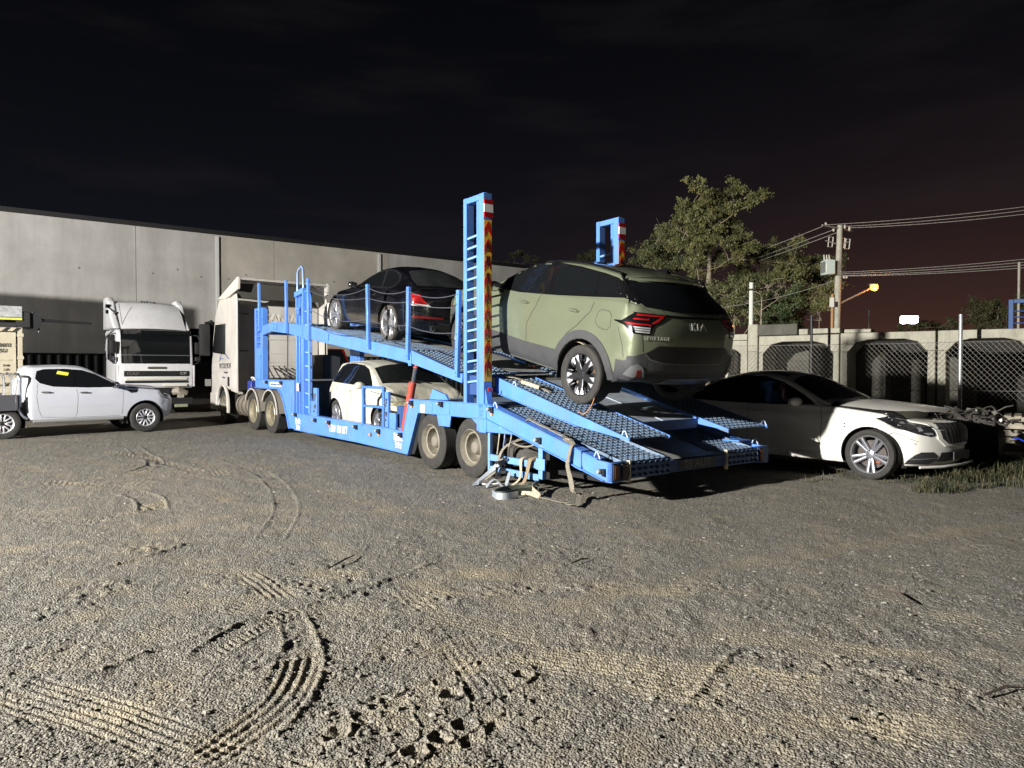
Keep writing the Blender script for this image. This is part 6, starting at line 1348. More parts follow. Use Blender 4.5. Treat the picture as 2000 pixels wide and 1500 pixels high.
m = MB(); m.bb((.012, -.93, 1.16), (.06, .95, 1.24)); m.bb((.012, .20, .94), (.06, .95, 1.02)); cc(m, 'grille_bar', mat('bar_cream', (.60, .57, .50), .4), bevel=.01)
text_obj('maker_name', 'DAF', .13, frame_mat((.048, -.72, 1.365), (0, 1, 0), (0, 0, 1)), mat('badge_dim', (.14, .13, .13), .4, .4), g, font_w=1.5, bold=.004); text_obj('model_name', 'CF', .12, frame_mat((.048, .82, 1.375), (0, 1, 0), (0, 0, 1)), mat('badge_bright', (.45, .44, .43), .3, .5), g, font_w=1.5, bold=.004)
m = MB(); m.bb((.012, -.28, 1.53), (.05, .28, 1.60)); m.bb((.05, -.24, 1.545), (.07, .20, 1.585)); cc(m, 'emblem_plate', mat('emblem_olive', (.14, .12, .08), .4, .4), bevel=.006)
for s in (-1, 1):
    m = MB(); m.prism([(.0, .92), (.02, 1.65), (-.25, 1.65), (-.30, .95)], s * HW - .02, s * HW + .045); cc(m, 'corner_panel', bevel=.03, seg=2)
    m = MB(); m.tube([(-.18, s * 1.15, 2.68), (-.02, s * 1.30, 2.66), (.02, s * 1.36, 2.50), (.02, s * 1.36, 1.78), (-.05, s * 1.25, 1.70), (-.15, s * 1.15, 1.72)], .018, 6); ma = cc(m, 'mirror_arm', BLACK, smooth=True)
    m = MB(); m.bb((-.04, s * 1.30 - .10, 2.02), (.08, s * 1.30 + .10, 2.44)); m.build('mirror', BLACK, ma, bevel=.05, seg=2); m = MB(); m.bb((-.04, s * 1.30 - .1, 1.78), (.08, s * 1.30 + .08, 1.94)); m.build('wide_mirror', mat('mirror_mix'), ma, bevel=.04, seg=2)
    m = MB(); m.prism([(-.35, 1.72), (-.32, 2.62), (-.55, 2.66), (-1.45, 2.66), (-1.5, 1.85)], s * HW - .01, s * HW + .006); cc(m, 'door_window', GLASS)
    # fairing ears
    m = MB(); m.prism([(-.25, 2.84), (-.9, 3.35), (-1.15, 3.78), (-1.45, 3.95), (-1.9, 3.92), (-1.95, 2.84)], s * 1.08 - .13, s * 1.08 + .09); cc(m, 'fairing_side', bevel=.07, seg=3)
m = MB(); n = 10; prof = [(-.22, 2.83), (-.42, 3.02), (-.78, 3.40), (-1.12, 3.70), (-1.40, 3.80), (-1.90, 3.80)]
for i in range(n + 1):
    y = -1.0 + 2.0 * i / n; bul = .10 * (1 - (y) ** 2)
    for (x, z) in prof: m.v.append((x + bul, y * (1 if z < 3.6 else .98), z + bul * .3))
k = len(prof); m.f = [(i * k + j, i * k + j + 1, (i + 1) * k + j + 1, (i + 1) * k + j) for i in range(n) for j in range(k - 1)]; rf = cc(m, 'roof_fairing', smooth=True, angle=60)
text_obj('fleet_number', 'DT16', .17, frame_mat((-1.24, .05, 3.815), (0, 1, 0), (-.5, 0, .42)), mat('ink_black'), rf, bold=.006, font_w=1.2)
b = MB(); b.tube([(-.33, -.50, 2.95), (-.52, -.47, 3.22), (-.75, -.36, 3.46), (-.93, -.22, 3.60)], .012, 5); b.build('pressed_line', mat('crease_shade', (.42, .43, .46)), rf)
for (y, z) in ((-1.16, 3.55), (-1.16, 3.36)): b = MB(); b.bb((-1.12, y - .12, z), (-1.0, y - .02, z + .12)); b.cyl((-.9, y + .12, z - .18), (-.72, y + .14, z - .20), .06, 10); b.tube([(-1.02, y - .05, z + .02), (-.86, y + .12, z - .17)], .02, 6); b.build('roof_lamp', GLOSSK, rf)
b = MB(); b.tube([(-.35, -.92, 2.84), (-.5, -1.0, 3.68)], .008, 5); b.build('whip_aerial', BLACK, CT)
b = MB(); b.bb((-5.2, -.45, .6), (-.1, -.35, .85)); b.bb((-5.2, .35, .6), (-.1, .45, .85)); b.bb((-1.0, -.5, .5), (-.15, .5, .95)); b.bb((-.2, -1.1, .35), (.05, 1.1, .55)); b.build('chassis', BLACKM, CT)
b = MB(); b.tube([(-.25, .55, .75), (-.05, .70, .80), (-.1, .95, .70)], [.12, .14, .1], 10); b.cyl((-.1, .75, .60), (.02, .75, .62), .10, 12); b.build('exposed_engine', mat('engine_dusty', (.30, .27, .22), .7, .2, noise=(10, .4)), CT, True)
b = MB(); b.bb((-.05, .55, .24), (.06, .95, .34)); b.build('tow_bracket', mat('bracket_olive', (.22, .24, .16), .6), CT)
for s in (-1, 1): truck_wheel('wheel', .475, .28, mat('wheel_gold'), CT, (-1.15, s * 1.0, .475), dual=False, out=s)

# ------------------------------------------------------------------ black prime mover in the gap between them, mostly in shade
t1 = gd(416, 722, 26.0); BT = thing('prime_mover', 'black prime mover in deep shade between the two white trucks', 'truck', (t1.x, t1.y, 0), TRZ)
DK = mat('truck_black', (.012, .013, .015), .35, 0, .5)
def bb_(mb, name, m=DK, parent=None, **k): return mb.build(name, m, parent or BT, **k)
m = MB(); m.prism([(-1.9, .6), (-1.9, 2.85), (-.9, 3.02), (-.3, 2.82), (-.05, 1.8), (.02, .5), (-.9, .5)], -.85, .95); cab = bb_(m, 'cab', bevel=.06, seg=2)
m = MB(); m.prism([(-.22, 2.66), (-.035, 1.82), (-.02, 1.82), (-.20, 2.66)], -.75, .85); bb_(m, 'windscreen', GLASS)
m = MB(); m.bb((.0, -.7, .9), (.035, .8, 1.6)); bb_(m, 'grille', BLACK, bevel=.01)
m = MB(); m.tube([(-.9, -.1, 3.0), (-.8, .15, 3.18), (-.8, .4, 3.0)], [.14, .2, .14], 8); m.bb((-.9, -.7, 2.95), (-.7, .7, 3.02)); bb_(m, 'roof_beacon', BLACK, smooth=True)
for s in (-1, 1):
    m = MB(); m.tube([(-.3, s * .95, 2.7), (.05, s * 1.05, 2.66), (.05, s * 1.05, 1.75)], .025, 6); ma = bb_(m, 'mirror_arm', BLACK); m = MB(); m.bb((-.02, s * 1.05 - .12, 1.9), (.10, s * 1.05 + .12, 2.55)); m.build('mirror', BLACK, ma, bevel=.05, seg=2)
    truck_wheel('wheel', .475, .28, mat('wheel_gold'), BT, (-1.1, s * .85, .475), dual=False, out=s)
m = MB(); m.prism([(.02, .95), (.03, 1.95), (-.35, 2.05), (-.35, .95)], -.98, -.86); bb_(m, 'wing_panel', WHC, bevel=.03, seg=2)
m = MB(); m.bb((.03, -.96, .98), (.045, -.88, 1.03)); bb_(m, 'indicator', AMBER)
m = MB(); m.bb((-5, -.5, .5), (-1.8, .5, .9)); bb_(m, 'chassis', BLACKM)

# ------------------------------------------------------------------ red pickup glimpsed behind the trailer neck
t2 = gd(668, 722, 27.0); RT = thing('red_pickup', 'red pickup front in shade glimpsed past the trailer neck', 'pickup', (t2.x, t2.y, 0), TRZ + R(4))
RED = mat('red_paint', (.30, .015, .012), .3, 0, .8)
m = MB(); m.prism([(-4.4, .6), (-4.4, 1.55), (-2.9, 1.60), (-2.7, 2.30), (-1.6, 2.34), (-1.1, 1.72), (-.1, 1.55), (.0, 1.2), (.02, .6)], -.95, .95); bb = m.build('body', RED, RT, bevel=.07, seg=3)
m = MB(); m.prism([(-1.58, 2.27), (-1.13, 1.76), (-1.11, 1.78), (-1.56, 2.30)], -.8, .8); m.build('windscreen', GLASS, RT)
m = MB(); m.bb((.02, -.55, 1.0), (.045, .55, 1.38)); g = m.build('grille', BLACK, RT, bevel=.02); m = MB(); m.lathe([(0, .09), (.03, .085), (.03, .065), (0, .06)], 20, 'x', (.045, -.40, 1.22)); m.build('oval_badge', CHROME, g)
for s in (-1, 1): m = MB(); m.bb((-.02, s * .78 - .14, 1.36), (.04, s * .78 + .14, 1.46)); m.build('head_lamp', LENS, RT, bevel=.03)
m = MB(); m.bb((-1.1, -.7, 1.70), (-.2, .7, 1.76)); m.build('bonnet_scoop', BLACK, RT, bevel=.03)
for x in (-.9, -3.6):
    for s in (-1, 1): o = car_wheel(.40, .24, .26, 'ute', s, RT); o.location = (x, s * .85, .40)
# ------------------------------------------------------------------ precast concrete culvert portals stored in a row behind a chain-link fence
CD = Vector((.814, -.581, 0)); CN = Vector((-.581, -.814, 0)); CA = Vector((6.64, 19.2, 0)); CRZ = math.atan2(-.581, .814)
def cv_t(px_, off=0.0):
    A = CA + CN * off; a = (px_ - 1000) / 1387; return (a * A.y - A.x) / (CD.x - a * CD.y)
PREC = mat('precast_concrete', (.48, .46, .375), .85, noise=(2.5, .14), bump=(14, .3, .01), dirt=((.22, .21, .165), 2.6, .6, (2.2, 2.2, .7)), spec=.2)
PREC2 = mat('precast_dark_shaded', (.13, .125, .108), .9, noise=(3, .2), bump=(18, .4, .01), dirt=((.09, .085, .07), 2.2, .8, (2, 2, .6)), spec=.2)  # darkened for the shade behind the culverts; also the dark slab's own grey
def portal(t0, t1, off, h, dep, lw, crown, label, m=PREC, cat='culvert', group='culvert portals in a row'):
    o = CA + CD * t0 + CN * off; w = t1 - t0
    b = MB(); c = min(.32, w * .16)
    outer = [(0, 0), (0, h), (w, h), (w, 0)]; inner = [(w - lw, 0), (w - lw + .02, h - crown - c), (w - lw - c * .6, h - crown - .07), (w - lw - c * 1.5, h - crown), (lw + c * 1.5, h - crown), (lw + c * .6, h - crown - .07), (lw - .02, h - crown - c), (lw, 0)]
    b.prism(outer + inner, 0, dep); r = b.build('concrete_culvert', m, None, bevel=.012); r.location = o; r.rotation_euler = (0, 0, CRZ); tag(r, label, cat, group); return r
tt = [cv_t(x) for x in (1480, 1638, 1641, 1826, 1831, 2030)]
portal(tt[0], tt[1], 0, 2.40, 1.2, .15, .16, 'pale concrete culvert portal behind the dark post, nearest the stacked slabs')
portal(tt[2], tt[3], 0, 2.42, 1.2, .17, .17, 'pale concrete culvert portal in the middle of the row behind the saloon')
portal(tt[4], tt[5], 0, 2.42, 1.2, .18, .20, 'pale concrete culvert portal at the right end behind the tall galvanised post')
portal(tt[5] + .05, tt[5] + 2.7, 0, 2.42, 1.2, .18, .20, 'pale concrete culvert portal cut by the right edge of the view')
portal(cv_t(1395, -.6), cv_t(1459, -.6), -.6, 2.32, 1.2, .20, .22, 'partly hidden culvert portal just past the green SUV tail')
# second row: solid segments seen through the openings, colour darkened to imitate shade inside
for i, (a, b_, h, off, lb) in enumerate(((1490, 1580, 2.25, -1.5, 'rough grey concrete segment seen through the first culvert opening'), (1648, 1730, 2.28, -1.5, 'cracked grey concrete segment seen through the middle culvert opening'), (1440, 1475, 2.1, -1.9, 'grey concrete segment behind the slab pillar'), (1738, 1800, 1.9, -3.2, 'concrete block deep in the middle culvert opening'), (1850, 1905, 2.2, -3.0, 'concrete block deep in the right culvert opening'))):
    t0, t1 = cv_t(a, off), cv_t(b_, off); m = MB(); m.prism([(0, 0), (0, h), (t1 - t0 - .1, h - .10), (t1 - t0, h - .22), (t1 - t0, 0)], 0, 1.0); o = m.build('concrete_segment', PREC2, None, bevel=.015); o.location = CA + CD * t0 + CN * off; o.rotation_euler = (0, 0, CRZ); tag(o, lb, 'concrete block', 'segments behind the culverts')
tB = cv_t(1400, -4.6); m = MB(); m.bb((0, 0, 0), (16, .3, 2.38)); o = m.build('dark_backdrop', mat('backdrop_shade', (.028, .026, .023), .9, noise=(2, .3)), None); o.location = CA + CD * tB + CN * -4.6; o.rotation_euler = (0, 0, CRZ); tag(o, 'added dark backdrop standing in for shade behind the culvert openings', 'wall')  # added near-black backdrop, imitates shade in the openings and hides the sky
# slabs stacked on top and the pillar
t0 = cv_t(1460, .1); m = MB(); m.bb((0, 0, 0), (cv_t(1479, .1) - t0, .7, 2.72)); o = m.build('concrete_pillar', PREC, None, bevel=.015); o.location = CA + CD * t0 + CN * .1; o.rotation_euler = (0, 0, CRZ); tag(o, 'upright pale concrete pillar left of the culvert row', 'pillar')
for i, (a, b_, z0, z1, off, lb) in enumerate(((1479.5, 1556, 2.41, 2.70, .12, 'dark grey slab leaning on the culvert next to the pillar'), (1557, 1577, 2.41, 2.56, .0, 'short pale slab on top of the first culvert'), (1583, 1639, 2.43, 2.56, .0, 'pale slab straddling the first two culverts'), (1648, 1700, 2.43, 2.52, -.1, 'thin pale slab on the middle culvert'), (1395, 1459, 2.33, 2.50, -.6, 'slab on the culvert beside the green SUV tail'))):
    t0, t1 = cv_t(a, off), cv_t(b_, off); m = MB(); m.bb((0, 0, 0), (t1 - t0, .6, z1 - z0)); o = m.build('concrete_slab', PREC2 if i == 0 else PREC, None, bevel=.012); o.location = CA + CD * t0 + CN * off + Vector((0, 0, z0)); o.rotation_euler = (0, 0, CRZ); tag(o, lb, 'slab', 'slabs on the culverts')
# chain-link fence
FOFF = 1.0; FO = CA + CN * FOFF; f0, f1 = cv_t(1418, FOFF), cv_t(2140, FOFF)
cf = thing('chain_link_fence', 'rusty diamond mesh fence running in front of the culverts', 'fence', FO, CRZ)
WIRE = mat('fence_wire', (.30, .29, .25), .6, .3); m = MB(); hF = 2.12; st = .105
x = f0 - hF * .85
while x < f1:
    for sg in (1, -1):
        a = Vector((x if sg > 0 else x + hF * .85, -.003 * sg, .04)); b_ = Vector((x + hF * .85 if sg > 0 else x, -.003 * sg, hF))
        # clip to the ends
        pa, pb = a.copy(), b_.copy()
        for lim, cmp_ in ((f0, 1), (f1, -1)):
            for q in (0, 1):
                p_, o_ = (pa, pb) if q == 0 else (pb, pa)
                if (p_.x - lim) * cmp_ < 0 and (o_.x - lim) * cmp_ > 0: t = (lim - p_.x) / (o_.x - p_.x); p_[:] = p_.lerp(o_, t)
        if pa.x < f0 - .01 or pb.x < f0 - .01 or pa.x > f1 + .01 or pb.x > f1 + .01: continue
        m.tube([pa, pa.lerp(pb, .5) + Vector((0, .01, 0)), pb], .0030, 3, caps=False)
    x += st
m.build('mesh', WIRE, cf, recalc=False)
for z in (.06, 1.05, hF): m = MB(); m.tube([(f0, 0, z), ((f0 + f1) / 2, 0, z - .02), (f1, 0, z)], .005, 4); m.build('line_wire', WIRE, cf)
for (px_, zt, r_, mm) in ((1875, 2.72, .040, GALV), (1583.5, 2.84, .032, mat('post_dark', (.05, .05, .055), .5, .4)), (1419, 2.42, .045, mat('post_pale', (.48, .47, .42), .6)), (2135, 2.7, .035, GALV)):
    t = cv_t(px_, FOFF); m = MB(); m.cyl((t, .04, 0), (t, .04, zt), r_, 14); m.build('fence_post', mm, cf, smooth=True)
# ------------------------------------------------------------------ power pole, transformer, street lamp and wires
PD = 38.0; pb = gd(1630, 722, PD); POLE = thing('power_pole', 'pale timber power pole carrying a transformer and a street lamp', 'pole', (pb.x, PD, 0), 0)
PT = gd(1638, 440, PD).z; TIM = mat('pole_timber', (.40, .39, .34), .8, noise=(3, .2), bump=(30, .4, .02))
m = MB(); m.tube([(0, 0, 0), (.10, 0, PT * .5), (.22, 0, PT)], [.20, .18, .14], 14); pl = m.build('shaft', TIM, POLE, smooth=True)
lc = lambda x, y, d=PD: gd(x, y, d) - Vector((pb.x, PD, 0))
m = MB(); m.bar(lc(1606, 440, PD - .5), lc(1664, 451, PD + .4), .10, .09); m.bar(lc(1640, 478), lc(1612, 470), .06); m.bar(lc(1640, 478), lc(1658, 472), .06); m.build('crossarm', mat('arm_timber', (.20, .19, .17), .8), POLE)
INS = []
for (x, y) in ((1613, 438), (1628, 447), (1650, 442), (1659, 446)): p = lc(x, y); m = MB(); m.lathe([(-.14, .03), (-.05, .07), (0, .05), (.04, .07), (.10, .03)], 10, 'z', p); m.build('insulator', mat('porcelain', (.55, .52, .48), .3), POLE, smooth=True)
a, b_ = lc(1605, 538), lc(1624, 509); m = MB(); m.bb((a.x, -.5, a.z), (b_.x, .2, b_.z)); tf = m.build('transformer', mat('transformer_pale', (.55, .62, .60), .5), POLE, bevel=.04)
m = MB()
for k in range(5): m.bb((a.x - .03, -.45 + .12 * k, a.z + .1), (a.x + .02, -.41 + .12 * k, b_.z - .1))
m.build('cooling_fins', mat('fin_grey'), tf)
for k in range(3): p = lc(1607 + 5 * k, 509); m = MB(); m.tube([p + Vector((0, -.2, 0)), p + Vector((-.03, -.2, .28))], [.05, .03], 8); m.build('bushing', mat('porcelain'), tf, smooth=True)
for (x, y) in ((1623, 472), (1646, 474), (1656, 476)): p = lc(x, y); m = MB(); m.tube([p + Vector((-.1, 0, .25)), p + Vector((.12, 0, .25)), p + Vector((.06, 0, -.28)), p + Vector((-.16, 0, -.28))], .03, 6, closed=True); m.build('fuse', mat('porcelain'), POLE)
m = MB(); m.tube([lc(1623, 478), lc(1612, 490), lc(1608, 503)], .015, 5); m.build('drop_wire', BLACK, POLE); m = MB(); m.bar(lc(1632, 531), lc(1652, 543), .08, .12); m.build('lower_arm', mat('arm_timber'), POLE)
for (x, y) in ((1634, 534), (1640, 538), (1648, 541), (1653, 541)): p = lc(x, y); m = MB(); m.lathe([(-.08, .03), (0, .08), (.08, .03)], 8, 'z', p); m.build('insulator', mat('porcelain'), POLE, smooth=True)
m = MB(); m.cyl(lc(1629.5, 600), lc(1629.5, 590), .21, 12); m.build('pole_band', BLACK, POLE); m = MB(); m.bb(lc(1620, 600) - Vector((0, .2, 0)), lc(1626, 582)); m.build('meter_box', WHITE, POLE)
m = MB(); m.tube([lc(1636, 595), lc(1660, 583), lc(1700, 563)], [.05, .045, .04], 8); arm = m.build('lamp_arm', mat('arm_rust', (.30, .22, .16), .6), POLE, smooth=True)
lp = lc(1708, 561); m = MB(); m.lathe([(-.22, .02), (-.16, .15), (0, .20), (.12, .15), (.16, .02)], 14, 'x', lp); m.build('lantern', mat('sodium_glow', (1, .5, .15), .5, emit=((1.0, .30, .03), 6.0)), arm, smooth=True)
m = MB(); m.bb(lp + Vector((-.28, -.13, .10)), lp + Vector((.16, .13, .19))); m.build('lantern_hood', GALV, arm, bevel=.04)
sl = lamp('street_lamp_light', 'POINT', tuple(Vector((pb.x, PD, 0)) + lp + Vector((0, -.35, -.25))), 100, (1.0, .38, .10), shadow_soft_size=.2)
o = MB().cyl((0, 0, 0), (.02, 0, gd(1625, 575, PD).z), .075, 10).build('timber_stub', mat('stub_orange', (.42, .24, .12), .8), None, smooth=True); o.location = (gd(1622.5, 700, PD).x, PD - .1, 0); tag(o, 'short brown timber stub standing against the power pole', 'post')
o = MB().cyl((0, 0, 0), (.02, 0, gd(1466, 552, 30).z), .095, 12).build('timber_pole', mat('pole_pale', (.50, .52, .48), .7), None, smooth=True); o.location = (gd(1466, 700, 30).x, 30, 0); tag(o, 'short pale pole with a dark band rising above the concrete pillar', 'pole')
MB().cyl((0.01, 0, gd(1466, 568, 30).z), (.01, 0, gd(1466, 564, 30).z), .10, 12).build('band', BLACK, o)
o = MB().cyl((0, 0, 0), (0, 0, gd(1988, 512, 42).z), .07, 10).build('steel_mast', mat('mast_pale', (.5, .48, .44), .6), None, smooth=True); o.location = (gd(1988, 700, 42).x, 42, 0); tag(o, 'thin pale mast at the right edge behind the blue ladder frame', 'pole')
o = MB().tube([(0, 0, 0), (0, 0, gd(1695, 606, 70).z), (-.4, 0, gd(1695, 604, 70).z)], .06, 6).build('distant_lamp_post', mat('mast_pale'), None); o.location = (gd(1696, 700, 70).x, 70, 0); tag(o, 'thin distant lamp post beyond the concrete slabs', 'lamp post')
def wire(a, b_, sag, label, r=.013):
    o = MB().tube(catenary(a, b_, sag, 16), r, 4).build('power_line', mat('wire_pale', (.34, .33, .31), .95, spec=.05), None, smooth=True); tag(o, label, 'wire', 'overhead wires')
wl = ['highest', 'second highest', 'third']
for i, (x0, y0, x1, y1) in enumerate(((1612, 440, 1330, 542), (1627, 449, 1340, 549), (1635, 454, 1346, 553))): wire(gd(x0, y0, PD), gd(x1, y1, 62), .12, f'{wl[i]} overhead wire running from the pole top down behind the SUV roof', .02)
for i, (x0, y0, x1, y1) in enumerate(((1613, 439, 2060, 396), (1651, 442, 2060, 403), (1660, 445, 2060, 411))): wire(gd(x0, y0, PD), gd(x1, y1, 34), .12, f'{wl[i]} wire from the pole top to the upper right edge')
for i, (x0, y0, x1, y1) in enumerate(((1634, 532, 2060, 500), (1640, 535, 2060, 506), (1648, 538, 2060, 512), (1653, 539, 2060, 518))): wire(gd(x0, y0, PD), gd(x1, y1, 34), .1, f'{(wl + ["lowest"])[i]} of four wires leaving the transformer level to the right')
wire(gd(1630, 548, PD), gd(1396, 602, 40), .2, 'single service wire sloping down left across the trees', .012)
# far floodlit sign and another trailer's ladder frame at the right edge
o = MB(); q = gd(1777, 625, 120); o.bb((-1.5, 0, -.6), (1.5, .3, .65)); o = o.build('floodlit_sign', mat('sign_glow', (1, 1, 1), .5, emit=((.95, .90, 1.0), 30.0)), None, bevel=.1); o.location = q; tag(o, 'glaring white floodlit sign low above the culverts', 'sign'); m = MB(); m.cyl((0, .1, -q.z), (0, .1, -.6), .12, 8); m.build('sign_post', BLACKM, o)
bl = thing('ladder_frame', 'blue steel ladder frame behind the fence at the right edge', 'ladder', gd(1968, 722, 24) * 1.0, CRZ); bl.location.z = 0
m = MB(); zt_ = gd(1968, 585, 24).z; m.bb((0, 0, 0), (.14, .14, zt_)); m.bb((.75, 0, 0), (.9, .14, zt_)); m.bb((.14, .01, zt_ - .13), (.75, .13, zt_)); m.build('frame', mat('ladder_blue_dark', (.05, .13, .38), .5), bl, bevel=.01)
for k in range(9): m = MB(); m.cyl((.14, .07, zt_ - .4 - k * .2), (.75, .07, zt_ - .4 - k * .2), .025, 6); m.build('rung', mat('ladder_blue_dark'), bl)
# ------------------------------------------------------------------ junk by the fence
ep = gd(1905, 722, 11.4); ENG = thing('engine_block', 'scrap engine with tangled pipes heaped behind the saloon nose', 'engine', (ep.x, ep.y, 0), R(-30))
b = MB(); b.box((0, 0, .30), (.62, .5, .60)); b.build('engine_sump', mat('sump_black', (.012, .011, .010), .8), ENG, bevel=.06, seg=2)
b = MB(); b.box((0, 0, .68), (.55, .42, .20)); b.build('engine_head', mat('scrap_dark', (.05, .045, .04), .6, .4, noise=(20, .5)), ENG, bevel=.03)
r_ = random.Random(3); bits = MB(); pale = MB()
for k in range(120):
    p = Vector((r_.uniform(-.36, .36), r_.uniform(-.30, .30), r_.uniform(.66, .86))); t_ = pale if k % 3 == 0 else bits
    if k % 2: t_.box(p, (r_.uniform(.015, .08), r_.uniform(.015, .07), r_.uniform(.012, .06)), Euler((r_.random() * 3, r_.random() * 3, r_.random() * 3)))
    else: d_ = Vector((r_.uniform(-1, 1), r_.uniform(-1, 1), r_.uniform(-.5, .5))) * .12; t_.tube([p, p + d_ + Vector((0, 0, .02)), p + d_ * 1.8], r_.uniform(.006, .018), 6)
bits.build('engine_fittings', mat('scrap_metal', (.08, .075, .065), .5, .5, noise=(30, .5)), ENG); pale.build('alloy_fittings', mat('scrap_alloy', (.16, .15, .135), .4, .6, noise=(30, .4)), ENG)
b = MB(); b.tube([(.30, -.1, .66), (.40, -.14, .62), (.46, -.1, .70), (.60, -.1, .72)], .022, 8); b.build('bent_pipe', mat('scrap_metal'), ENG, smooth=True)
pp_ = gd(1962, 722, 13.2); PAL = thing('pallet_stack', 'broken pale timber pallets stacked against the mesh at the right edge', 'pallet', (pp_.x, pp_.y, 0), CRZ)
WOOD = mat('pallet_wood', (.38, .34, .27), .85, noise=(6, .3), bump=(30, .4, .004), dirt=((.12, .10, .08), 5, .6))
for k in range(5):
    z = .0 + k * .135
    for y in (0, .5, 1.0): b = MB(); b.bb((.02, y, z), (1.1, y + .09, z + .085)); b.build('bearer', WOOD, PAL)
    for j in range(7): b = MB(); b.bb((.0 + j * .16, -.01, z + .086), (.11 + j * .16 + .01 * (k % 2), 1.1, z + .106)); b.build('board', WOOD, PAL)
o = MB().tube([gd(1976, 855, 10.8), gd(1990, 857, 10.6), gd(2010, 866, 10.4)], .012, 6).build('blue_hose', mat('hose_blue', (.02, .05, .45), .4), None, True); tag(o, 'short bright blue hose lying in the weeds at the right edge', 'hose')
# weeds
def grass_patch():
    r = np.random.RandomState(9); b = MB(); cols = []
    spots = []
    for _ in range(150):
        q_ = r.uniform(1850, 2060); spots.append((q_, r.uniform(905, 925 + 34 * r.rand()), 1.0))
    for _ in range(34): spots.append((r.uniform(1780, 1900), r.uniform(925, 965), .45))
    for _ in range(14): spots.append((r.uniform(1580, 1800), r.uniform(918, 948), .18))
    for (x, y, s) in spots:
        p = gz(x, y); p.z = gh(p.x, p.y); n = int(14 + 30 * s); hsh = r.rand()
        for k in range(n):
            a = r.rand() * 6.28; L = (.03 + .13 * r.rand() ** 1.5) * (.5 + .8 * s) * (.6 + .9 * hsh); ln = .3 + .9 * r.rand(); q = p + Vector((r.randn() * .06, r.randn() * .06, 0)); w_ = .0035 + .003 * r.rand(); d = Vector((math.cos(a), math.sin(a), 0)); sd = Vector((-d.y, d.x, 0)) * w_
            m1 = q + d * L * ln * .35 + Vector((0, 0, L * .65)); e = q + d * L * ln + Vector((0, 0, L * (1.0 - .25 * ln)))
            b.add([q - sd, q + sd, m1 + sd * .8, m1 - sd * .8, e], [(0, 1, 2, 3), (3, 2, 4)])
    g = bpy.data.materials.new('grass_blades'); g.use_nodes = True; t = g.node_tree; bs = t.nodes['Principled BSDF']; n = t.nodes.new('ShaderNodeTexNoise'); n.inputs['Scale'].default_value = 3.5; n.inputs['Detail'].default_value = 5; tc_ = t.nodes.new('ShaderNodeTexCoord'); t.links.new(tc_.outputs['Object'], n.inputs['Vector'])
    rp = t.nodes.new('ShaderNodeValToRGB'); e = rp.color_ramp.elements; e[0].position = .38; e[0].color = (.022, .034, .012, 1); e[1].position = .62; e[1].color = (.085, .072, .035, 1); t.links.new(n.outputs[0], rp.inputs[0]); t.links.new(rp.outputs[0], bs.inputs['Base Color']); bs.inputs['Roughness'].default_value = .7
    o = b.build('grass', g, None, recalc=False); tag(o, 'patchy green and dry weeds at the right edge of the gravel', None, None, 'stuff')
grass_patch()
# ------------------------------------------------------------------ gum trees beyond the yard: limbs reach the leaf clumps
def leaf_mat(name, c1, c2):
    g = bpy.data.materials.new(name); g.use_nodes = True; t = g.node_tree; bs = t.nodes['Principled BSDF']; n = t.nodes.new('ShaderNodeTexNoise'); n.inputs['Scale'].default_value = 1.1; n.inputs['Detail'].default_value = 6
    tc_ = t.nodes.new('ShaderNodeTexCoord'); t.links.new(tc_.outputs['Object'], n.inputs['Vector']); rp = t.nodes.new('ShaderNodeValToRGB'); e = rp.color_ramp.elements
    e[0].position = .36; e[0].color = (*c1, 1); e[1].position = .64; e[1].color = (*c2, 1); t.links.new(n.outputs[0], rp.inputs[0]); t.links.new(rp.outputs[0], bs.inputs['Base Color']); bs.inputs['Roughness'].default_value = .55; return g
LEAF = leaf_mat('gum_leaves', (.085, .10, .035), (.19, .18, .075)); LEAF2 = leaf_mat('gum_leaves_dull', (.07, .085, .038), (.15, .15, .07)); BARK = mat('gum_bark', (.30, .26, .20), .8, noise=(2, .3), bump=(10, .4, .02))
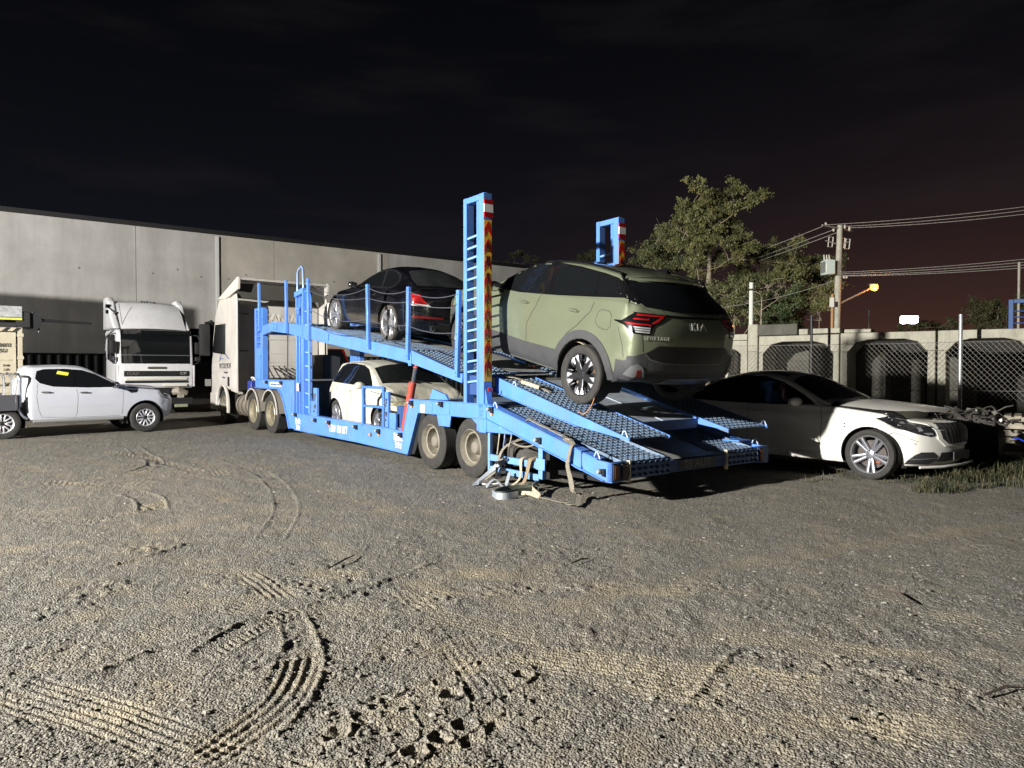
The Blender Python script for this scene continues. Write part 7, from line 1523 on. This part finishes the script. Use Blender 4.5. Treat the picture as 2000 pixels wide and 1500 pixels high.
def tree(name, label, D, clumps, base_px, r_px, seed, leaf=LEAF, dens=1.0, group='gum trees beyond the yard', spread=1.6, leafsize=.145, trunk_r=.28, bare=False, cat='tree'):
    r = np.random.RandomState(seed); bx, by = base_px; base = gd(bx, by, D); base.z = 0; k = D / 1387
    root = thing(name, label, cat, base, 0, group); C = []
    for (x, y) in clumps:
        p = gd(x, y, D) + Vector((0, r.randn() * spread, 0)) - base; C.append(p)
    top = max(c.z for c in C); mx = sum(c.x for c in C) / len(C); b = MB()
    tr = [Vector((0, 0, 0)), Vector((mx * .25, 0, top * .25)), Vector((mx * .5, 0, top * .45)), Vector((mx * .8, 0, top * .72)), Vector((mx, 0, top * .92))]
    b.tube(tr, [trunk_r, trunk_r * .8, trunk_r * .6, trunk_r * .35, trunk_r * .1], 9)
    b.build('trunk', BARK, root, smooth=True); lm = MB(); nodes = [(v, rr) for v, rr in zip(tr[1:], (.5, .42, .28, .12))]
    for c in sorted(C, key=lambda c: c.z):
        best = min(nodes, key=lambda n: (n[0] - c).length + (3 if n[0].z > c.z - .3 else 0)); s, sr = best; md = s.lerp(c, .5) + Vector((r.randn() * .25, r.randn() * .2, -.12 * (c - s).length)); q = s.lerp(c, .8) + Vector((r.randn() * .15, 0, 0))
        r0 = max(.025, trunk_r * sr * .5); lm.tube([s, md, q, c], [r0, r0 * .7, r0 * .45, r0 * .2], 6); nodes.append((md, sr * .5)); nodes.append((q, sr * .35))
        for _ in range(5 if not bare else 12): e = c + Vector((r.randn(), r.randn(), abs(r.randn()) * .8)) * r_px * k * .6; lm.tube([q, q.lerp(e, .6) + Vector((r.randn() * .1, 0, 0)), e], [r0 * .25, r0 * .15, .006], 4)
    lm.build('limbs', BARK, root, smooth=True)
    if bare: return root
    V = []; Fc = []
    for c in C:
        rad = r_px * k * (.75 + .5 * r.rand()); sub = [c + Vector(tuple(r.randn(3) * np.array([.72, .72, .52]))) * rad for _ in range(11)]
        for sc_ in sub:
            n = int(85 * dens); sr = rad * (.26 + .34 * r.rand())
            for _ in range(n):
                p = sc_ + Vector(tuple(r.randn(3) * np.array([.62, .62, .5]))) * sr; L = leafsize * (.6 + .8 * r.rand()); d = Vector((r.randn(), r.randn(), -1.1 + r.randn() * .8)).normalized(); s = d.cross(Vector(tuple(r.randn(3)))).normalized() * L * .22
                i = len(V); V += [p, p + d * L * .5 + s, p + d * L, p + d * L * .5 - s]; Fc.append((i, i + 1, i + 2, i + 3))
    mesh_obj('crown', V, Fc, leaf, root); return root
Z1 = lambda L: [(1240 + x / 4.4125, 340 + y / 4.4125) for x, y in L]; Z2 = lambda L: [(1560 + x / 4.545, 380 + y / 4.545) for x, y in L]
tree('gum_tree', 'tallest spreading gum tree rising behind the SUV roof', 46, Z1([(770, 150), (830, 150), (690, 200), (760, 210), (450, 220), (420, 205), (560, 220), (540, 280), (620, 260), (720, 290), (850, 270), (930, 290), (640, 340), (740, 350), (560, 330), (820, 330), (400, 390), (470, 390), (350, 455), (520, 430), (600, 400), (700, 410), (820, 420), (870, 400), (760, 470), (650, 480), (890, 490), (430, 480), (480, 560), (360, 570), (400, 620), (560, 560), (640, 600), (720, 620), (800, 600), (900, 610), (460, 660), (560, 700), (680, 690), (780, 680), (860, 660), (950, 650), (470, 780), (620, 780), (730, 760), (850, 740)]), (1378, 650), 12, 1, trunk_r=.34)
tree('gum_tree', 'rounder gum tree left of the tallest one, low behind the SUV roof rail', 50, Z1([(210, 510), (260, 500), (150, 560), (120, 620), (60, 680), (280, 560), (330, 640), (230, 640), (100, 700), (180, 720), (300, 740), (360, 720), (50, 730), (400, 760), (340, 810), (240, 790), (120, 790)]), (1280, 650), 13, 2, LEAF2, trunk_r=.22)
tree('gum_tree', 'middle gum tree with a broad crown right of the tallest one', 48, Z1([(1050, 620), (1100, 640), (1180, 640), (1250, 650), (1300, 700), (1340, 740), (1150, 720), (1220, 760), (1060, 720), (1290, 820), (1180, 840), (1000, 800), (940, 850), (880, 900), (1060, 900), (1150, 900), (1240, 880), (1340, 860)]), (1495, 650), 14, 3, trunk_r=.24)
tree('gum_tree', 'small gum tree just left of the power pole transformer', 50, Z1([(1520, 740), (1470, 790), (1560, 780), (1440, 840), (1500, 860), (1600, 820), (1560, 880), (1420, 900), (1620, 880)]), (1590, 650), 13, 4, LEAF2, trunk_r=.18)
tree('gum_tree', 'low bushy gum tree above the leaning dark slab', 42, Z1([(1230, 1030), (1300, 1040), (1200, 1100), (1300, 1130), (1250, 1200), (1350, 1190), (1180, 1180), (1120, 1240), (1350, 1270), (1260, 1270), (1160, 1280)]), (1520, 680), 15, 5, leaf_mat('gum_leaves_green', (.05, .085, .035), (.11, .14, .06)), trunk_r=.16)
tree('gum_tree', 'yellowish gum tree lit orange beside the power pole', 43, Z1([(1400, 1000), (1460, 1030), (1420, 1080), (1460, 1140), (1400, 1170), (1450, 1240), (1500, 1180), (1520, 1000), (1370, 1100)]), (1568, 680), 14, 6, trunk_r=.15)
tree('gum_tree', 'scrubby gum tree between the SUV tail and the pale pole', 41, Z1([(760, 960), (840, 980), (900, 1040), (700, 1010), (820, 1080), (930, 1130), (820, 1190), (900, 1220), (780, 1240), (980, 980), (1000, 1060), (940, 940)]), (1430, 690), 15, 7, LEAF2, dens=1.0, trunk_r=.16)
tree('bare_sapling', 'leafless sapling with pale forked branches right of the short pale pole', 36, Z1([(1000, 980), (1060, 1010), (1110, 980), (1210, 980), (1150, 1060), (1040, 1080)]), (1483, 690), 9, 8, bare=True, trunk_r=.12, spread=.5)
tree('bare_sapling', 'twiggy leafless bush between the trees and the power pole', 42, Z1([(1540, 1080), (1580, 1020), (1620, 1100), (1600, 1180), (1540, 1200), (1660, 1060)]), (1600, 690), 10, 9, bare=True, trunk_r=.09, spread=.6)
tree('gum_tree', 'gum tree left of the blue ladder frame at the right edge', 60, Z2([(1700, 960), (1760, 970), (1820, 980), (1600, 1060), (1680, 1060), (1760, 1060), (1850, 1040), (1560, 1110), (1640, 1150), (1730, 1150), (1820, 1150), (1900, 950), (1940, 930), (1900, 1050), (1980, 1000)]), (1935, 690), 11, 10, LEAF2, trunk_r=.2)
tree('low_bush', 'dark low bush under the floodlit sign', 64, Z2([(960, 1170), (1040, 1160), (1120, 1150), (1200, 1140), (1260, 1150), (880, 1185), (1300, 1180), (1380, 1190)]), (1800, 690), 8, 12, LEAF2, dens=.6, trunk_r=.1, cat='bush')
tree('distant_tree', 'twiggy tree top showing over the warehouse roof end', 75, [(1005, 500), (1018, 492), (1030, 502), (1045, 506), (990, 508), (960, 510), (975, 512)], (1010, 650), 8, 13, LEAF2, dens=.35, trunk_r=.2)
tree('distant_tree', 'small round tree top left of the far ladder post', 70, [(1142, 498), (1152, 494), (1160, 502), (1136, 506), (1150, 508)], (1150, 650), 8, 14, LEAF2, dens=.8, trunk_r=.2)
# unseen slope beyond so the far ground does not end in a bare line
o = MB(); n = 60; vs = []
for i in range(n + 1): a = -1.2 + 2.4 * i / n; x, y = 220 * math.sin(a), 220 * math.cos(a); vs += [(x, y, -1), (x * 1.1, y * 1.1, 6 + 3 * float(vnoise(np.array([i * .7]), np.array([3.]))[0]))]
o = mesh_obj('hills', vs, [(2 * i, 2 * i + 2, 2 * i + 3, 2 * i + 1) for i in range(n)], mat('hill_dark', (.02, .022, .018), .95)); tag(o, 'dark rising ground beyond the yard', None, None, 'structure')
# ------------------------------------------------------------------ loose straps and gear round the trailer tail
def strap(name, label, pts, w, m, side=None, t=.003, r=None, cat='strap', group='loose straps on the trailer tail'):
    P = []
    for i in range(len(pts) - 1):
        p0, p1, p2, p3 = [Vector(pts[max(0, min(len(pts) - 1, k))]) for k in (i - 1, i, i + 1, i + 2)]
        for q in range(6): u = q / 6; P.append(.5 * ((2 * p1) + (-p0 + p2) * u + (2 * p0 - 5 * p1 + 4 * p2 - p3) * u * u + (-p0 + 3 * p1 - 3 * p2 + p3) * u ** 3))
    P.append(Vector(pts[-1])); b = MB()
    if r: b.tube(P, r, 6)
    else: b.ribbon(P, w, t, side=side or [TU + Vector((0, .3 * math.sin(i * .35), 0)) for i in range(len(P))])
    o = b.build(name, m, None, smooth=True, angle=50); tag(o, label, cat, group); return o
top = lambda s: 1.03 - (s - .37) * .2475 + .012
strap('ratchet_strap', 'khaki strap trailing from the tail beam down to the gravel', [TW(1.85, .07, top(1.85)), TW(2.05, .04, top(2.05) + .02), TW(2.10, -.03, .60), TW(2.08, -.06, .42), TW(2.12, -.05, .25), TW(2.25, -.12, .12)] + [gz(1131, 975) + Vector((0, 0, .07)), gz(1128, 990) + Vector((0, 0, .025)), gz(1118, 991) + Vector((0, 0, .03)), gz(1095, 985) + Vector((0, 0, .03)), gz(1060, 976) + Vector((0, 0, .03))], .06, STRAP)
s1 = strap('ratchet_strap', 'crumpled tan strap with hooks lying along the top of the tail beam', [TW(1.15, .10, top(1.15)), TW(1.25, .05, top(1.25) + .05), TW(1.42, .12, top(1.42) + .02), TW(1.60, .06, top(1.6) + .05), TW(1.78, .12, top(1.78) + .02), TW(1.98, .09, top(1.98) + .03)], .05, mat('strap_tan', (.36, .31, .23), .85, noise=(30, .3)), side=TV)
for s in (1.18, 1.62, 1.86): b = MB(); b.tube([TW(s, .06, top(s) + .03), TW(s + .06, .04, top(s) + .08), TW(s + .11, .10, top(s) + .05)], .010, 6); b.build('hook', STEEL, s1, smooth=True)
strap('ratchet_strap', 'tan strap lying folded at the head of the upper ramp', [TW(.25, .42, up_top(.25) + .03), TW(.45, .50, up_top(.45) + .05), TW(.62, .46, up_top(.62) + .03), TW(.80, .56, up_top(.8) + .04), TW(1.0, .60, up_top(1.0) + .02)], .06, mat('strap_tan'), side=TV)
o = MB().box((0, 0, 0), (.30, .09, .05), Euler((0, .26, 0))).build('timber_chock', mat('chock_wood', (.42, .36, .26), .8, noise=(9, .3)), None, bevel=.006); o.location = TW(.72, .50, up_top(.72) + .045); o.rotation_euler = (0, 0, TRZ + .3); tag(o, 'pale timber chock on the upper ramp beside the SUV', 'timber block')
strap('thin_cord', 'thin orange cord hanging from the rear tyre of the green SUV to the ramp', [TW(1.93, .47, 1.62), TW(2.0, .46, 1.35), TW(1.98, .44, 1.12), TW(1.88, .40, up_top(1.88) + .02), TW(1.80, .36, up_top(1.8) + .02)], 0, mat('cord_orange', (.45, .20, .06), .7), r=.006, cat='cord')
strap('tyre_strap', 'tan strap over the rear tyre of the green SUV', [TW(1.30, .52, 1.745), TW(1.50, .52, 1.845), TW(1.72, .52, 1.82), TW(1.93, .52, 1.66)], .05, mat('strap_tan'), side=TV, t=.004)
# the tangle hanging off the guard frame
G0 = lambda x, y, h=.0: gz(x, y) + Vector((0, 0, h))
strap('hanging_strap', 'grey strap looped from the spare wheel over the guard frame', [TW(1.15, .30, .60), TW(.95, .15, .60), TW(.78, .02, .50), TW(.72, -.04, .36), TW(.74, -.10, .20), TW(.70, -.25, .08)], .055, STRAP, group='straps hanging off the guard frame')
strap('hanging_strap', 'tan strap hanging straight down over both guard rails', [TW(1.16, .05, .40), TW(1.17, -.03, .36), TW(1.18, -.05, .15), TW(1.12, -.15, .04)], .045, mat('strap_tan'), group='straps hanging off the guard frame')
strap('hanging_strap', 'wide brown strap hanging next to the guard frame post', [TW(1.38, .06, .42), TW(1.36, -.04, .38), TW(1.33, -.06, .22), TW(1.34, -.14, .10), TW(1.28, -.30, .03)], .07, mat('strap_brown', (.22, .17, .11), .85), group='straps hanging off the guard frame')
strap('hanging_strap', 'pale silver band bent down from the guard frame to the gravel', [TW(.80, -.03, .34), TW(.68, -.15, .18), TW(.60, -.30, .05), TW(.70, -.40, .03)], .08, mat('band_silver', (.42, .46, .50), .4, .5), group='straps hanging off the guard frame')
strap('hanging_strap', 'pale band standing in a peak beside the tangle', [TW(1.0, -.08, .20), TW(1.05, -.2, .03), TW(.95, -.28, .12), TW(.88, -.36, .02)], .05, mat('band_silver'), group='straps hanging off the guard frame')
strap('ground_strap', 'flat dark green strap looped on the gravel with a silver end', [G0(1052, 962, .05), G0(1020, 962, .05), G0(985, 965, .05), G0(966, 972, .04), G0(985, 974, .04), G0(1012, 970, .05), G0(1050, 966, .05)], .09, mat('strap_green', (.055, .07, .05), .7), side=(0, .15, 1), t=.004, group='straps on the gravel')
strap('ground_strap', 'bright silver end of the strap loop on the gravel', [G0(962, 970, .045), G0(970, 976, .045), G0(990, 977, .045), G0(1012, 973, .045)], .075, mat('band_silver'), side=(0, .1, 1), t=.004, group='straps on the gravel')
strap('ground_strap', 'white frayed tape lying left of the strap tangle', [G0(938, 948, .02), G0(950, 950, .03), G0(962, 948, .02), G0(975, 950, .04)], .02, mat('tape_white', (.6, .6, .6), .6), side=(0, 1, .4), group='straps on the gravel')
strap('ground_strap', 'tan webbing lump at the foot of the strap tangle', [G0(1010, 968, .03), G0(1035, 972, .05), G0(1055, 975, .03), G0(1040, 968, .09), G0(1050, 960, .12)], .05, mat('strap_tan'), side=(0, .6, .8), group='straps on the gravel')
o = MB(); c_ = TW(.78, -.06, .25)
for k in range(22): o.box(c_ + Vector((rnd.uniform(-.06, .06), rnd.uniform(-.06, .06), rnd.uniform(-.14, .14))), (rnd.uniform(.02, .06), .02, rnd.uniform(.03, .09)), Euler((rnd.random() * 3, rnd.random() * 3, 0)))
o = o.build('ratchet_buckle', mat('buckle_dark', (.06, .06, .06), .4, .7), None); tag(o, 'dark steel ratchet buckle clump hooked on the guard rail', 'buckle')
